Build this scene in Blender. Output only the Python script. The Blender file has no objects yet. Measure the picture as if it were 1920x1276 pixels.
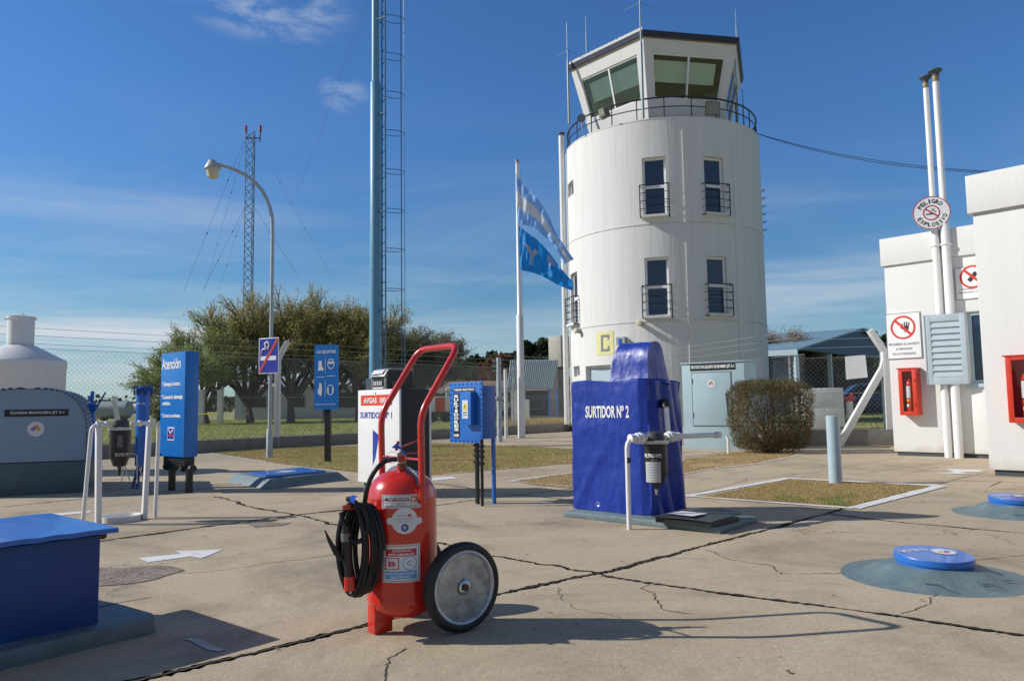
import bpy, bmesh, math, random
import numpy as np
from mathutils import Vector, Matrix, noise
random.seed(7); np.random.seed(7)
R_ = math.radians
S = bpy.context.scene
COL = S.collection
# ---------------------------------------------------------------- camera
F = 1440.0; PITCH = R_(4.8); ROLL = R_(0.86); CH = 1.15
CM = Matrix.Rotation(math.pi/2 + PITCH, 3, 'X') @ Matrix.Rotation(-ROLL, 3, 'Z')
cam = bpy.data.cameras.new('camera'); camo = bpy.data.objects.new('camera', cam); COL.objects.link(camo)
cam.sensor_width = 36; cam.lens = 27.0; cam.clip_start = .05; cam.clip_end = 6000
camo.matrix_world = Matrix.Translation((0, 0, CH)) @ CM.to_4x4(); S.camera = camo
S.view_settings.view_transform = 'Standard'; S.view_settings.look = 'None'
S.view_settings.exposure = 0.0; S.view_settings.gamma = 1.0
# ---------------------------------------------------------------- sun and sky
SUND = Vector((1, -.05, -.655)).normalized()
sl = bpy.data.lights.new('sun', 'SUN'); sl.energy = 4.6; sl.angle = R_(.5); sl.color = (1, .955, .885)
so = bpy.data.objects.new('sun', sl); COL.objects.link(so); so.rotation_euler = SUND.to_track_quat('-Z', 'Y').to_euler()
W = bpy.data.worlds.new('World'); S.world = W; W.use_nodes = True
nt = W.node_tree; N = nt.nodes; L = nt.links; bg = N['Background']
sky = N.new('ShaderNodeTexSky'); sky.sky_type = 'NISHITA'; sky.sun_disc = False
sky.sun_elevation = math.asin(-SUND.z); sky.sun_rotation = math.atan2(-SUND.x, -SUND.y)
sky.air_density = 1.0; sky.dust_density = .25; sky.ozone_density = 3.0; sky.altitude = 200
tc = N.new('ShaderNodeTexCoord')
def wn(t, **k):
    n = N.new(t)
    for a, b in k.items(): setattr(n, a, b)
    return n
def wmath(op, a, b=None, clamp=False):
    n = wn('ShaderNodeMath', operation=op); n.use_clamp = clamp
    for i, v in enumerate((a, b)):
        if v is None: continue
        if isinstance(v, (int, float)): n.inputs[i].default_value = v
        else: L.new(v, n.inputs[i])
    return n.outputs[0]
sep = N.new('ShaderNodeSeparateXYZ'); L.new(tc.outputs['Generated'], sep.inputs[0])
X, Y, Z = sep.outputs
# cloud plane coordinates: direction divided by height
zc = wmath('MAXIMUM', Z, .02)
u = wmath('DIVIDE', X, wmath('ADD', zc, .12)); v = wmath('DIVIDE', Y, wmath('ADD', zc, .12))
cb = N.new('ShaderNodeCombineXYZ'); L.new(wmath('MULTIPLY', u, .55), cb.inputs[0]); L.new(v, cb.inputs[1])
def wnoise(vec, sc, det, rough=.6, dist=0):
    n = wn('ShaderNodeTexNoise'); n.inputs['Scale'].default_value = sc; n.inputs['Detail'].default_value = det
    n.inputs['Roughness'].default_value = rough; n.inputs['Distortion'].default_value = dist
    L.new(vec, n.inputs['Vector']); return n.outputs[0]
def wramp(x, a, b, lo=0, hi=1):
    n = wn('ShaderNodeMapRange', interpolation_type='SMOOTHSTEP'); L.new(x, n.inputs[0])
    for i, q in enumerate((a, b, lo, hi)): n.inputs[i+1].default_value = q
    return n.outputs[0]
n1 = wnoise(cb.outputs[0], 1.1, 7, .62, .5)
low = wramp(Z, .10, .42, 1, 0)                     # thin streaks grow towards the horizon
streak = wmath('MULTIPLY', wramp(n1, .40, .74), wmath('MULTIPLY', low, .55))
# two soft small clouds high on the left and one haze bank low on the left
def blob(px, py, sx, sy, s=1):
    d = (CM @ Vector(((px-960)/F, -(py-638)/F, -1))).normalized()
    dx = wmath('DIVIDE', wmath('SUBTRACT', X, d.x), sx); dz = wmath('DIVIDE', wmath('SUBTRACT', Z, d.z), sz_ if False else sy)
    r = wmath('ADD', wmath('MULTIPLY', dx, dx), wmath('MULTIPLY', dz, dz))
    fr = wmath('GREATER_THAN', Y, 0)
    return wmath('MULTIPLY', wmath('MULTIPLY', wramp(r, 0, 1, 1, 0), s), fr)
mp = N.new('ShaderNodeMapping'); mp.inputs['Scale'].default_value = (5, 5, 17); L.new(tc.outputs['Generated'], mp.inputs[0])
mp.inputs['Rotation'].default_value = (0, R_(-8), 0)
n2 = wnoise(mp.outputs[0], 3.0, 6, .62, .3)
bl = wmath('ADD', blob(500, 8, .11, .045, .36), blob(645, 175, .035, .026, .26))
bl = wmath('MULTIPLY', bl, wramp(n2, .40, .66))
mp2 = N.new('ShaderNodeMapping'); mp2.inputs['Scale'].default_value = (1.6, 1.6, 22); L.new(tc.outputs['Generated'], mp2.inputs[0])
n3 = wnoise(mp2.outputs[0], 1.3, 5, .55, .2)
band = wmath('ADD', blob(180, 385, .34, .026, .24), blob(60, 655, .42, .075, .85))
band = wmath('ADD', band, blob(1500, 545, .28, .045, .5))
band = wmath('ADD', band, blob(750, 640, .7, .05, .45))
band = wmath('MULTIPLY', band, wramp(n3, .28, .66))
cm_ = wmath('ADD', wmath('MULTIPLY', streak, .5), wmath('ADD', bl, band), clamp=True)
tint = wn('ShaderNodeMix', data_type='RGBA', blend_type='MULTIPLY'); tint.inputs[0].default_value = 1
L.new(sky.outputs[0], tint.inputs[6]); tint.inputs[7].default_value = (.47, .80, 1.14, 1)
lowm = wn('ShaderNodeMix', data_type='RGBA', blend_type='MULTIPLY'); L.new(wramp(Z, .02, .40, 1, 0), lowm.inputs[0]); L.new(tint.outputs[2], lowm.inputs[6]); lowm.inputs[7].default_value = (.98, .84, .66, 1)
# unseen sky overhead and behind the viewer, greyed to make shadows less blue
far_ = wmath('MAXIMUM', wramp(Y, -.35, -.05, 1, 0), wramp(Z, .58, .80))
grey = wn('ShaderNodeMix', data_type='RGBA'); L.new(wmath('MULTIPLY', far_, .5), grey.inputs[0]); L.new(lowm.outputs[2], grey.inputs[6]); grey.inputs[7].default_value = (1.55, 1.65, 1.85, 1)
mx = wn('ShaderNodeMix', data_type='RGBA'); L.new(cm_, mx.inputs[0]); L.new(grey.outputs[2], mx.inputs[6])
mx.inputs[7].default_value = (5.4, 6.0, 6.7, 1)
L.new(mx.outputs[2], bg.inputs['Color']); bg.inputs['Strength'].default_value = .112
# ---------------------------------------------------------------- pixel helpers (photo pixels -> points in the place)
def ray(px, py): return CM @ Vector(((px-960)/F, -(py-638)/F, -1))
def G(px, py, z=0):
    r = ray(px, py); return Vector((0, 0, CH)) + r*((z-CH)/r.z)
def P(px, py, y):
    r = ray(px, py); return Vector((0, 0, CH)) + r*(y/r.y)
class Frame:                                       # a vertical face: origin, direction along it, and what a pixel hits on it
    def __init__(s, A, B=None, ang=None):
        s.A = Vector((A[0], A[1], 0))
        s.ang = ang if ang is not None else math.atan2(B[1]-A[1], B[0]-A[0])
        s.u = Vector((math.cos(s.ang), math.sin(s.ang), 0)); s.n = Vector((s.u.y, -s.u.x, 0))
    def uv(s, px, py, off=0):
        r = ray(px, py); o = Vector((0, 0, CH)); t = ((s.A + s.n*off - o).dot(s.n))/r.dot(s.n)
        p = o + r*t; return (p-s.A).dot(s.u), p.z
# ---------------------------------------------------------------- materials
MC = {}
def mat(name, col, rough=.5, metal=0, var=.12, vs=6, bump=0, bs=40, dirt=0, dcol=(.12, .10, .08), spec=.5, coat=0, stretch=None, ds=3, trans=0, basez=0):
    if name in MC: return MC[name]
    m = bpy.data.materials.new(name); m.use_nodes = True; MC[name] = m
    t = m.node_tree; n = t.nodes; l = t.links; b = n['Principled BSDF']
    b.inputs['Roughness'].default_value = rough; b.inputs['Metallic'].default_value = metal
    b.inputs['Specular IOR Level'].default_value = spec; b.inputs['Coat Weight'].default_value = coat
    c = n.new('ShaderNodeTexCoord'); vec = c.outputs['Object']
    if stretch:
        mpn = n.new('ShaderNodeMapping'); mpn.inputs['Scale'].default_value = stretch; l.new(vec, mpn.inputs[0]); vec2 = mpn.outputs[0]
    else: vec2 = vec
    ns = n.new('ShaderNodeTexNoise'); ns.inputs['Scale'].default_value = vs; ns.inputs['Detail'].default_value = 6; l.new(vec2, ns.inputs['Vector'])
    mr = n.new('ShaderNodeMapRange'); l.new(ns.outputs[0], mr.inputs[0]); mr.inputs[1].default_value = .3; mr.inputs[2].default_value = .7
    mr.inputs[3].default_value = 1-var; mr.inputs[4].default_value = 1+var
    mu = n.new('ShaderNodeVectorMath'); mu.operation = 'SCALE'; mu.inputs[0].default_value = col; l.new(mr.outputs[0], mu.inputs['Scale'])
    out = mu.outputs[0]
    if dirt:
        nd = n.new('ShaderNodeTexNoise'); nd.inputs['Scale'].default_value = ds; nd.inputs['Detail'].default_value = 9; nd.inputs['Roughness'].default_value = .72
        l.new(vec2, nd.inputs['Vector'])
        md = n.new('ShaderNodeMapRange'); l.new(nd.outputs[0], md.inputs[0]); md.inputs[1].default_value = .52; md.inputs[2].default_value = .78
        md.inputs[3].default_value = 0; md.inputs[4].default_value = dirt
        mi = n.new('ShaderNodeMix'); mi.data_type = 'RGBA'; l.new(md.outputs[0], mi.inputs[0]); l.new(out, mi.inputs[6]); mi.inputs[7].default_value = (*dcol, 1)
        out = mi.outputs[2]
    if basez:
        sx = n.new('ShaderNodeSeparateXYZ'); l.new(vec, sx.inputs[0]); nb_ = n.new('ShaderNodeTexNoise'); nb_.inputs['Scale'].default_value = 3.5; nb_.inputs['Detail'].default_value = 8; l.new(vec, nb_.inputs['Vector'])
        sb = n.new('ShaderNodeMath'); sb.operation = 'MULTIPLY_ADD'; l.new(nb_.outputs[0], sb.inputs[0]); sb.inputs[1].default_value = -basez*2; l.new(sx.outputs[2], sb.inputs[2])
        m3 = n.new('ShaderNodeMapRange'); l.new(sb.outputs[0], m3.inputs[0]); m3.inputs[1].default_value = -basez*1.0; m3.inputs[2].default_value = -basez*.35; m3.inputs[3].default_value = .55; m3.inputs[4].default_value = 0
        mi = n.new('ShaderNodeMix'); mi.data_type = 'RGBA'; l.new(m3.outputs[0], mi.inputs[0]); l.new(out, mi.inputs[6]); mi.inputs[7].default_value = (.46, .40, .31, 1); out = mi.outputs[2]
    l.new(out, b.inputs['Base Color'])
    rr = n.new('ShaderNodeMapRange'); l.new(ns.outputs[0], rr.inputs[0]); rr.inputs[3].default_value = max(.03, rough-.12); rr.inputs[4].default_value = min(1, rough+.12)
    l.new(rr.outputs[0], b.inputs['Roughness'])
    if bump:
        nb = n.new('ShaderNodeTexNoise'); nb.inputs['Scale'].default_value = bs; nb.inputs['Detail'].default_value = 5; l.new(vec2, nb.inputs['Vector'])
        bp = n.new('ShaderNodeBump'); bp.inputs['Strength'].default_value = bump; bp.inputs['Distance'].default_value = .01
        l.new(nb.outputs[0], bp.inputs['Height']); l.new(bp.outputs[0], b.inputs['Normal'])
    if trans: b.inputs['Transmission Weight'].default_value = trans
    return m
def glass(name, tint=(.55, .65, .68), refl=.12):
    m = bpy.data.materials.new(name); m.use_nodes = True; t = m.node_tree; n = t.nodes; l = t.links; n.remove(n['Principled BSDF'])
    tr = n.new('ShaderNodeBsdfTransparent'); tr.inputs[0].default_value = (*tint, 1)
    gl = n.new('ShaderNodeBsdfGlossy'); gl.inputs['Roughness'].default_value = .03
    fr = n.new('ShaderNodeLayerWeight'); fr.inputs[0].default_value = refl*3
    ad = n.new('ShaderNodeMath'); ad.operation = 'ADD'; ad.use_clamp = True; l.new(fr.outputs['Fresnel'], ad.inputs[0]); ad.inputs[1].default_value = refl
    mi = n.new('ShaderNodeMixShader'); l.new(ad.outputs[0], mi.inputs[0]); l.new(tr.outputs[0], mi.inputs[1]); l.new(gl.outputs[0], mi.inputs[2])
    l.new(mi.outputs[0], n['Material Output'].inputs[0]); return m
white = mat('white_paint', (.74, .74, .74), .4, var=.03, dirt=.10, dcol=(.45, .43, .40), bump=.15, bs=60)
plaster = mat('white_plaster', (.685, .68, .66), .75, var=.03, vs=1.5, bump=.35, bs=14, dirt=.28, dcol=(.58, .56, .53), ds=1.6, stretch=(1.4, 1.4, .25), basez=.34)
pipew = mat('white_pipe', (.76, .75, .73), .38, dirt=.15, dcol=(.4, .36, .3), var=.04)
redp = mat('red_gloss_paint', (.56, .022, .012), .26, var=.06, coat=.5, bump=.04, bs=25)
redc = mat('red_cabinet_paint', (.62, .045, .02), .35, var=.06)
rubber = mat('black_rubber', (.012, .012, .013), .42, var=.2, spec=.4)
tyre = mat('tyre_rubber', (.016, .016, .016), .6, dirt=.35, dcol=(.10, .09, .08), ds=8)
blackp = mat('black_paint', (.014, .014, .016), .4, dirt=.15, dcol=(.09, .08, .07))
blackl = mat('black_label', (.012, .012, .014), .4)
blackd = mat('black_side_panel', (.03, .028, .028), .65, var=.2, stretch=(4, 4, .5), dirt=.3, dcol=(.06, .055, .05))
blue = mat('blue_paint', (.018, .145, .52), .35, var=.06, coat=.25, dirt=.12, dcol=(.02, .08, .28))
blueb = mat('blue_box_paint', (.006, .055, .22), .42, var=.10, vs=3, dirt=.35, dcol=(.012, .05, .20), ds=4)
blued = mat('dark_blue_paint', (.012, .06, .22), .4)
lblue = mat('light_blue_paint', (.40, .51, .565), .4, var=.05, dirt=.15, dcol=(.25, .33, .36))
poleb = mat('mast_blue_paint', (.12, .31, .46), .4, var=.06, dirt=.2, dcol=(.10, .2, .28))
cabp = mat('pale_blue_cabinet_paint', (.36, .485, .53), .5, var=.05, vs=2, dirt=.2, dcol=(.28, .35, .36))
greyb = mat('blue_grey_concrete_paint', (.13, .185, .195), .55, var=.15, vs=8, bump=.5, bs=30, dirt=.7, dcol=(.26, .29, .28), ds=9)
greyb2 = mat('worn_blue_grey_paint', (.115, .165, .175), .55, var=.18, vs=6, bump=.8, bs=14, dirt=.6, dcol=(.24, .27, .26), ds=7)
hosep = mat('blue_grey_sheet_paint', (.22, .32, .44), .5, var=.06, vs=3, dirt=.15, dcol=(.15, .2, .25))
plinthp = mat('dark_blue_grey_plinth', (.075, .12, .145), .6, var=.12, bump=.3, bs=20, dirt=.3, dcol=(.12, .14, .15))
tarp = mat('blue_tarpaulin', (.005, .032, .30), .40, var=.08, vs=4, bump=1.0, bs=9, coat=.05, stretch=(1.6, 1.6, .7))
wlet = mat('white_lettering', (.80, .80, .80), .5, var=.03)
klet = mat('black_lettering', (.02, .02, .022), .5)
blet = mat('blue_lettering', (.02, .04, .33), .5)
rlet = mat('red_lettering', (.65, .03, .02), .5)
slabel = mat('sticker_white', (.66, .66, .68), .35, var=.05)
galv = mat('galvanised_steel', (.36, .37, .38), .36, metal=.55, var=.45, vs=11, dirt=1.0, dcol=(.66, .68, .70), ds=7, bump=.3, bs=30)
alu = mat('aluminium', (.62, .64, .66), .32, metal=.85, var=.05)
rust = mat('rusty_steel', (.13, .06, .03), .7, metal=.3, var=.4)
conc = mat('raw_concrete', (.22, .205, .185), .85, var=.15, vs=4, bump=.5, bs=25, dirt=.4, dcol=(.16, .15, .135))
darkc = mat('dark_grey_plinth', (.06, .068, .075), .7, bump=.5, bs=20)
darki = mat('dark_interior', (.02, .022, .025), .8)
wpost = mat('whitewashed_concrete', (.70, .70, .68), .7, var=.06, bump=.4, bs=25, dirt=.35, dcol=(.42, .41, .39), ds=5)
yellow = mat('yellow_paint', (.72, .58, .05), .5)
yellowf = mat('faded_yellow_paint', (.72, .68, .30), .6)
navy = mat('navy_sheet_metal', (.02, .055, .14), .5, stretch=(6, 6, .3), var=.2)
teal = mat('teal_roof_sheet', (.16, .27, .34), .5, stretch=(1, 6, 6), var=.12)
ladc = mat('ladder_blue_paint', (.05, .14, .24), .45)
rail = mat('black_rail_paint', (.015, .018, .03), .4)
signb = mat('sign_blue', (.012, .17, .55), .3, var=.03)
signb2 = mat('sign_dark_blue', (.03, .045, .36), .3, var=.03)
gl_dark = glass('cab_glass', (.90, .95, .92), .04)
gl_win = mat('window_glass', (.012, .03, .07), .06, var=.1, spec=1.0)
gl_case = glass('case_glass', (.97, .98, .98), .03)
lampg = mat('lamp_cover_glass', (.62, .58, .42), .2, var=.1)
bark = mat('willow_bark', (.13, .11, .09), .9, var=.3, vs=12)
bark2 = mat('twig_bark', (.21, .18, .14), .9, var=.3, vs=3)
def leafmat(name, cols, rough=.6):
    m = bpy.data.materials.new(name); m.use_nodes = True; t = m.node_tree; n = t.nodes; l = t.links; b = n['Principled BSDF']
    b.inputs['Roughness'].default_value = rough
    g = n.new('ShaderNodeNewGeometry'); cr = n.new('ShaderNodeValToRGB'); l.new(g.outputs['Random Per Island'], cr.inputs[0])
    e = cr.color_ramp.elements
    while len(e) < len(cols): e.new(.5)
    for i, c in enumerate(cols): e[i].position = i/(len(cols)-1); e[i].color = (*c, 1)
    l.new(cr.outputs[0], b.inputs['Base Color'])
    ts = n.new('ShaderNodeBsdfTranslucent'); l.new(cr.outputs[0], ts.inputs[0]); mi = n.new('ShaderNodeMixShader'); mi.inputs[0].default_value = .38
    l.new(b.outputs[0], mi.inputs[1]); l.new(ts.outputs[0], mi.inputs[2]); l.new(mi.outputs[0], n['Material Output'].inputs[0])
    return m
lf_willow = leafmat('willow_leaves', [(.28, .28, .07), (.42, .39, .11), (.52, .46, .15), (.32, .31, .10)])
lf_green = leafmat('fresh_willow_leaves', [(.22, .30, .07), (.30, .38, .09), (.38, .42, .14)])
lf_dull = leafmat('dull_tree_leaves', [(.13, .14, .06), (.20, .20, .09), (.16, .15, .09)])
lf_pine = leafmat('pine_leaves', [(.018, .032, .012), (.035, .055, .018), (.055, .075, .025)])
lf_rust = leafmat('autumn_leaves', [(.14, .055, .02), (.20, .09, .03), (.12, .08, .03)])
lf_far = leafmat('far_wood_leaves', [(.022, .034, .016), (.045, .058, .026), (.07, .07, .04)])
lf_bush = leafmat('bush_leaves', [(.06, .10, .02), (.14, .20, .04), (.15, .06, .035), (.18, .10, .055), (.11, .07, .03), (.09, .12, .03)])
lf_twig = leafmat('bush_twigs', [(.17, .10, .065), (.30, .19, .13), (.11, .06, .04)])
lf_dry = leafmat('dry_grass_blades', [(.50, .37, .17), (.58, .44, .22), (.38, .36, .13), (.50, .30, .15), (.30, .32, .09)])
lf_grass = leafmat('green_grass_blades', [(.24, .29, .07), (.32, .36, .10), (.40, .38, .15), (.20, .26, .06)])
# ---------------------------------------------------------------- mesh helpers
class MB:
    def __init__(s): s.v = []; s.f = []
    def add(s, vs, fs):
        o = len(s.v); s.v += [tuple(p) for p in vs]; s.f += [tuple(i+o for i in f) for f in fs]; return s
    def box(s, x0, y0, z0, x1, y1, z1):
        return s.add([(x0,y0,z0),(x1,y0,z0),(x1,y1,z0),(x0,y1,z0),(x0,y0,z1),(x1,y0,z1),(x1,y1,z1),(x0,y1,z1)],
                     [(0,3,2,1),(4,5,6,7),(0,1,5,4),(1,2,6,5),(2,3,7,6),(3,0,4,7)])
    def bar(s, a, b, w, h=None, up=(0,0,1)):        # rectangular bar between points
        h = h or w; a = Vector(a); b = Vector(b); d = (b-a).normalized(); up = Vector(up)
        if abs(d.dot(up)) > .95: up = Vector((1,0,0)) if abs(d.x) < .9 else Vector((0,1,0))
        x = d.cross(up).normalized()*w/2; y = d.cross(x).normalized()*h/2
        return s.add([a-x-y,a+x-y,a+x+y,a-x+y,b-x-y,b+x-y,b+x+y,b-x+y],
                     [(0,3,2,1),(4,5,6,7),(0,1,5,4),(1,2,6,5),(2,3,7,6),(3,0,4,7)])
    def tube(s, pts, r, n=10, cap=True, closed=False):
        pts = [Vector(p) for p in pts]; m = len(pts); rs = r if isinstance(r, (list, tuple)) else [r]*m
        prev = None; rings = []
        for i, p in enumerate(pts):
            if closed: d = pts[(i+1) % m]-pts[i-1]
            else: d = pts[min(i+1, m-1)]-pts[max(i-1, 0)]
            d.normalize()
            if prev is None:
                x = d.orthogonal().normalized()
            else:
                x = prev - d*prev.dot(d)
                x = x.normalized() if x.length > 1e-6 else d.orthogonal().normalized()
            prev = x; y = d.cross(x)
            rings.append([p + (x*math.cos(2*math.pi*k/n)+y*math.sin(2*math.pi*k/n))*rs[i] for k in range(n)])
        vs = [q for rg in rings for q in rg]; fs = []
        for i in range(m if closed else m-1):
            j = (i+1) % m
            for k in range(n): fs.append((i*n+k, i*n+(k+1) % n, j*n+(k+1) % n, j*n+k))
        if cap and not closed: fs.append(tuple(reversed(range(n)))); fs.append(tuple((m-1)*n+k for k in range(n)))
        return s.add(vs, fs)
    def lathe(s, prof, n=32, c=(0,0,0), ax=None, cap=True, a0=0, a1=2*math.pi):  # prof (r, z)
        c = Vector(c); ax = Vector(ax or (0,0,1)).normalized(); x = ax.orthogonal().normalized() if abs(ax.z) < .999 else Vector((1,0,0)); y = ax.cross(x)
        full = abs(a1-a0-2*math.pi) < 1e-6; m = n if full else n+1
        vs = [c + ax*z + (x*math.cos(a0+(a1-a0)*k/n)+y*math.sin(a0+(a1-a0)*k/n))*r for r, z in prof for k in range(m)]
        fs = []
        for i in range(len(prof)-1):
            for k in range(n):
                k2 = (k+1) % m
                fs.append((i*m+k, i*m+k2, (i+1)*m+k2, (i+1)*m+k))
        if cap and full:
            if prof[0][0] > 1e-5: fs.append(tuple(reversed(range(m))))
            if prof[-1][0] > 1e-5: fs.append(tuple((len(prof)-1)*m+k for k in range(m)))
        return s.add(vs, fs)
    def prism(s, poly, h0, h1, plane='xy'):          # poly extruded; plane xz extrudes along y
        n = len(poly)
        if plane == 'xy': vs = [(x,y,h0) for x,y in poly]+[(x,y,h1) for x,y in poly]
        else: vs = [(x,h0,z) for x,z in poly]+[(x,h1,z) for x,z in poly]
        return s.add(vs, [tuple(range(n)), tuple(reversed(range(n, 2*n)))]+[(i, (i+1) % n, n+(i+1) % n, n+i) for i in range(n)])
    def build(s, name, m, parent=None, smooth=False, bevel=0, fix=True, auto=35):
        me = bpy.data.meshes.new(name); me.from_pydata(s.v, [], s.f)
        if fix or bevel:
            bm = bmesh.new(); bm.from_mesh(me)
            if not bevel: bmesh.ops.remove_doubles(bm, verts=bm.verts, dist=1e-5)
            bmesh.ops.recalc_face_normals(bm, faces=bm.faces)
            if bevel:
                ed = [e for e in bm.edges if len(e.link_faces) == 2 and e.calc_face_angle(0) > .6]
                bmesh.ops.bevel(bm, geom=ed, offset=bevel, segments=2, affect='EDGES', profile=.6)
            bm.to_mesh(me); bm.free()
        o = bpy.data.objects.new(name, me); COL.objects.link(o); me.materials.append(m)
        if parent: o.parent = parent
        if smooth or bevel:
            me.shade_smooth()
            try: me.set_sharp_from_angle(angle=R_(auto))
            except Exception: pass
        return o
def empty(name, loc, rz=0):
    o = bpy.data.objects.new(name, None); COL.objects.link(o); o.location = loc; o.rotation_euler = (0, 0, rz); o.empty_display_size = .1; return o
def tag(o, label=None, cat=None, group=None, kind=None):
    if label: o['label'] = label
    if cat: o['category'] = cat
    if group: o['group'] = group
    if kind: o['kind'] = kind
    return o
def thing(name, label, cat, loc=(0,0,0), rz=0, group=None): return tag(empty(name, loc, rz), label, cat, group)
def fthing(name, label, cat, fr, group=None): return thing(name, label, cat, fr.A, fr.ang, group)
def textmesh(s, bold=.0):
    c = bpy.data.curves.new('t', 'FONT'); c.body = s; c.size = 1; c.offset = bold; c.resolution_u = 3; c.align_x = 'LEFT'; c.space_line = 1.0
    o = bpy.data.objects.new('t', c); COL.objects.link(o); bpy.context.view_layer.update()
    dg = bpy.context.evaluated_depsgraph_get(); me = bpy.data.meshes.new_from_object(o.evaluated_get(dg))
    v = [tuple(p.co) for p in me.vertices]; f = [tuple(p.vertices) for p in me.polygons]
    bpy.data.objects.remove(o); bpy.data.curves.remove(c); bpy.data.meshes.remove(me)
    return v, f
def text(s, box, root, m, y=-.004, bold=.012, fn=None, name='lettering', keep=False):   # box = x0, z0, x1, z1 on the face
    v, f = textmesh(s, bold); xs = [p[0] for p in v]; ys = [p[1] for p in v]
    a, b, c, d = min(xs), max(xs), min(ys), max(ys); x0, z0, x1, z1 = box
    sx = (x1-x0)/(b-a); sz = (z1-z0)/(d-c)
    if keep: sx = sz
    q = [(x0+(p[0]-a)*sx, y, z0+(p[1]-c)*sz) for p in v]
    if fn: q = [fn(*p) for p in q]
    return MB().add(q, f).build(name, m, root, fix=False)
def rect(box, root, m, name, y0=-.003, y1=.0, bevel=0):
    x0, z0, x1, z1 = box; return MB().box(x0, y0, z0, x1, y1, z1).build(name, m, root, bevel=bevel)
def fbox(fr, p0, p1, off=0):                        # pixel corners (left-top, right-bottom) -> x0,z0,x1,z1
    a = fr.uv(*p0, off); b = fr.uv(*p1, off); return (a[0], b[1], b[0], a[1])
def arc(c, r, a0, a1, n, ux=(1,0,0), uz=(0,0,1)):
    c = Vector(c); ux = Vector(ux); uz = Vector(uz)
    return [c+ux*(r*math.cos(a0+(a1-a0)*i/n))+uz*(r*math.sin(a0+(a1-a0)*i/n)) for i in range(n+1)]
def roundpath(pts, r, n=6):                          # polyline with rounded corners
    pts = [Vector(p) for p in pts]; out = [pts[0]]
    for i in range(1, len(pts)-1):
        a = (pts[i-1]-pts[i]); b = (pts[i+1]-pts[i]); k = min(r, a.length*.49, b.length*.49)
        p0 = pts[i]+a.normalized()*k; p1 = pts[i]+b.normalized()*k
        for j in range(n+1):
            t = j/n; out.append(p0*(1-t)**2+pts[i]*2*t*(1-t)+p1*t*t)
    return out+[pts[-1]]
def ring2d(cx, cz, r0, r1, n=28):
    return [(cx+r0*math.cos(2*math.pi*k/n), cz+r0*math.sin(2*math.pi*k/n)) for k in range(n)], [(cx+r1*math.cos(2*math.pi*k/n), cz+r1*math.sin(2*math.pi*k/n)) for k in range(n)]
def flatring(mb, cx, cz, r0, r1, y, n=32, fn=None):
    a, b = ring2d(cx, cz, r0, r1, n); vs = [(x, y, z) for x, z in a+b]
    if fn: vs = [fn(*p) for p in vs]
    return mb.add(vs, [(i, (i+1) % n, n+(i+1) % n, n+i) for i in range(n)])
def flatpoly(mb, pts, y, fn=None):
    vs = [(x, y, z) for x, z in pts]
    if fn: vs = [fn(*p) for p in vs]
    return mb.add(vs, [tuple(range(len(pts)))])
hz_cols = {'b': mat('hazard_blue', (.03, .05, .45), .4), 'r': mat('hazard_red', (.6, .03, .02), .4), 'y': mat('hazard_yellow', (.75, .55, .02), .4)}
def hazard(cx, cz, r, root, fn=None, y=-.004):       # round sticker with the four coloured squares
    st = flatpoly(MB(), ring2d(cx, cz, r, r, 28)[0], y, fn).build('hazard_sticker', slabel, root, fix=False)
    k = r*.33
    for c, (dx, dz) in (('b', (-1, 0)), ('r', (0, 1)), ('y', (1, 0))):
        x, z = cx+dx*k, cz+dz*k
        flatpoly(MB(), [(x-k*.92, z), (x, z-k*.92), (x+k*.92, z), (x, z+k*.92)], y-.002, fn).build('hazard_square', hz_cols[c], st, fix=False)
    for t, dx, dz in (('3', -1, 0), ('3', 0, 1), ('1', 1, 0)):
        text(t, (cx+dx*k-k*.22, cz+dz*k-k*.35, cx+dx*k+k*.22, cz+dz*k+k*.35), st, wlet if dx < 1 else klet, y-.004, fn=fn)
    return st
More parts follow.
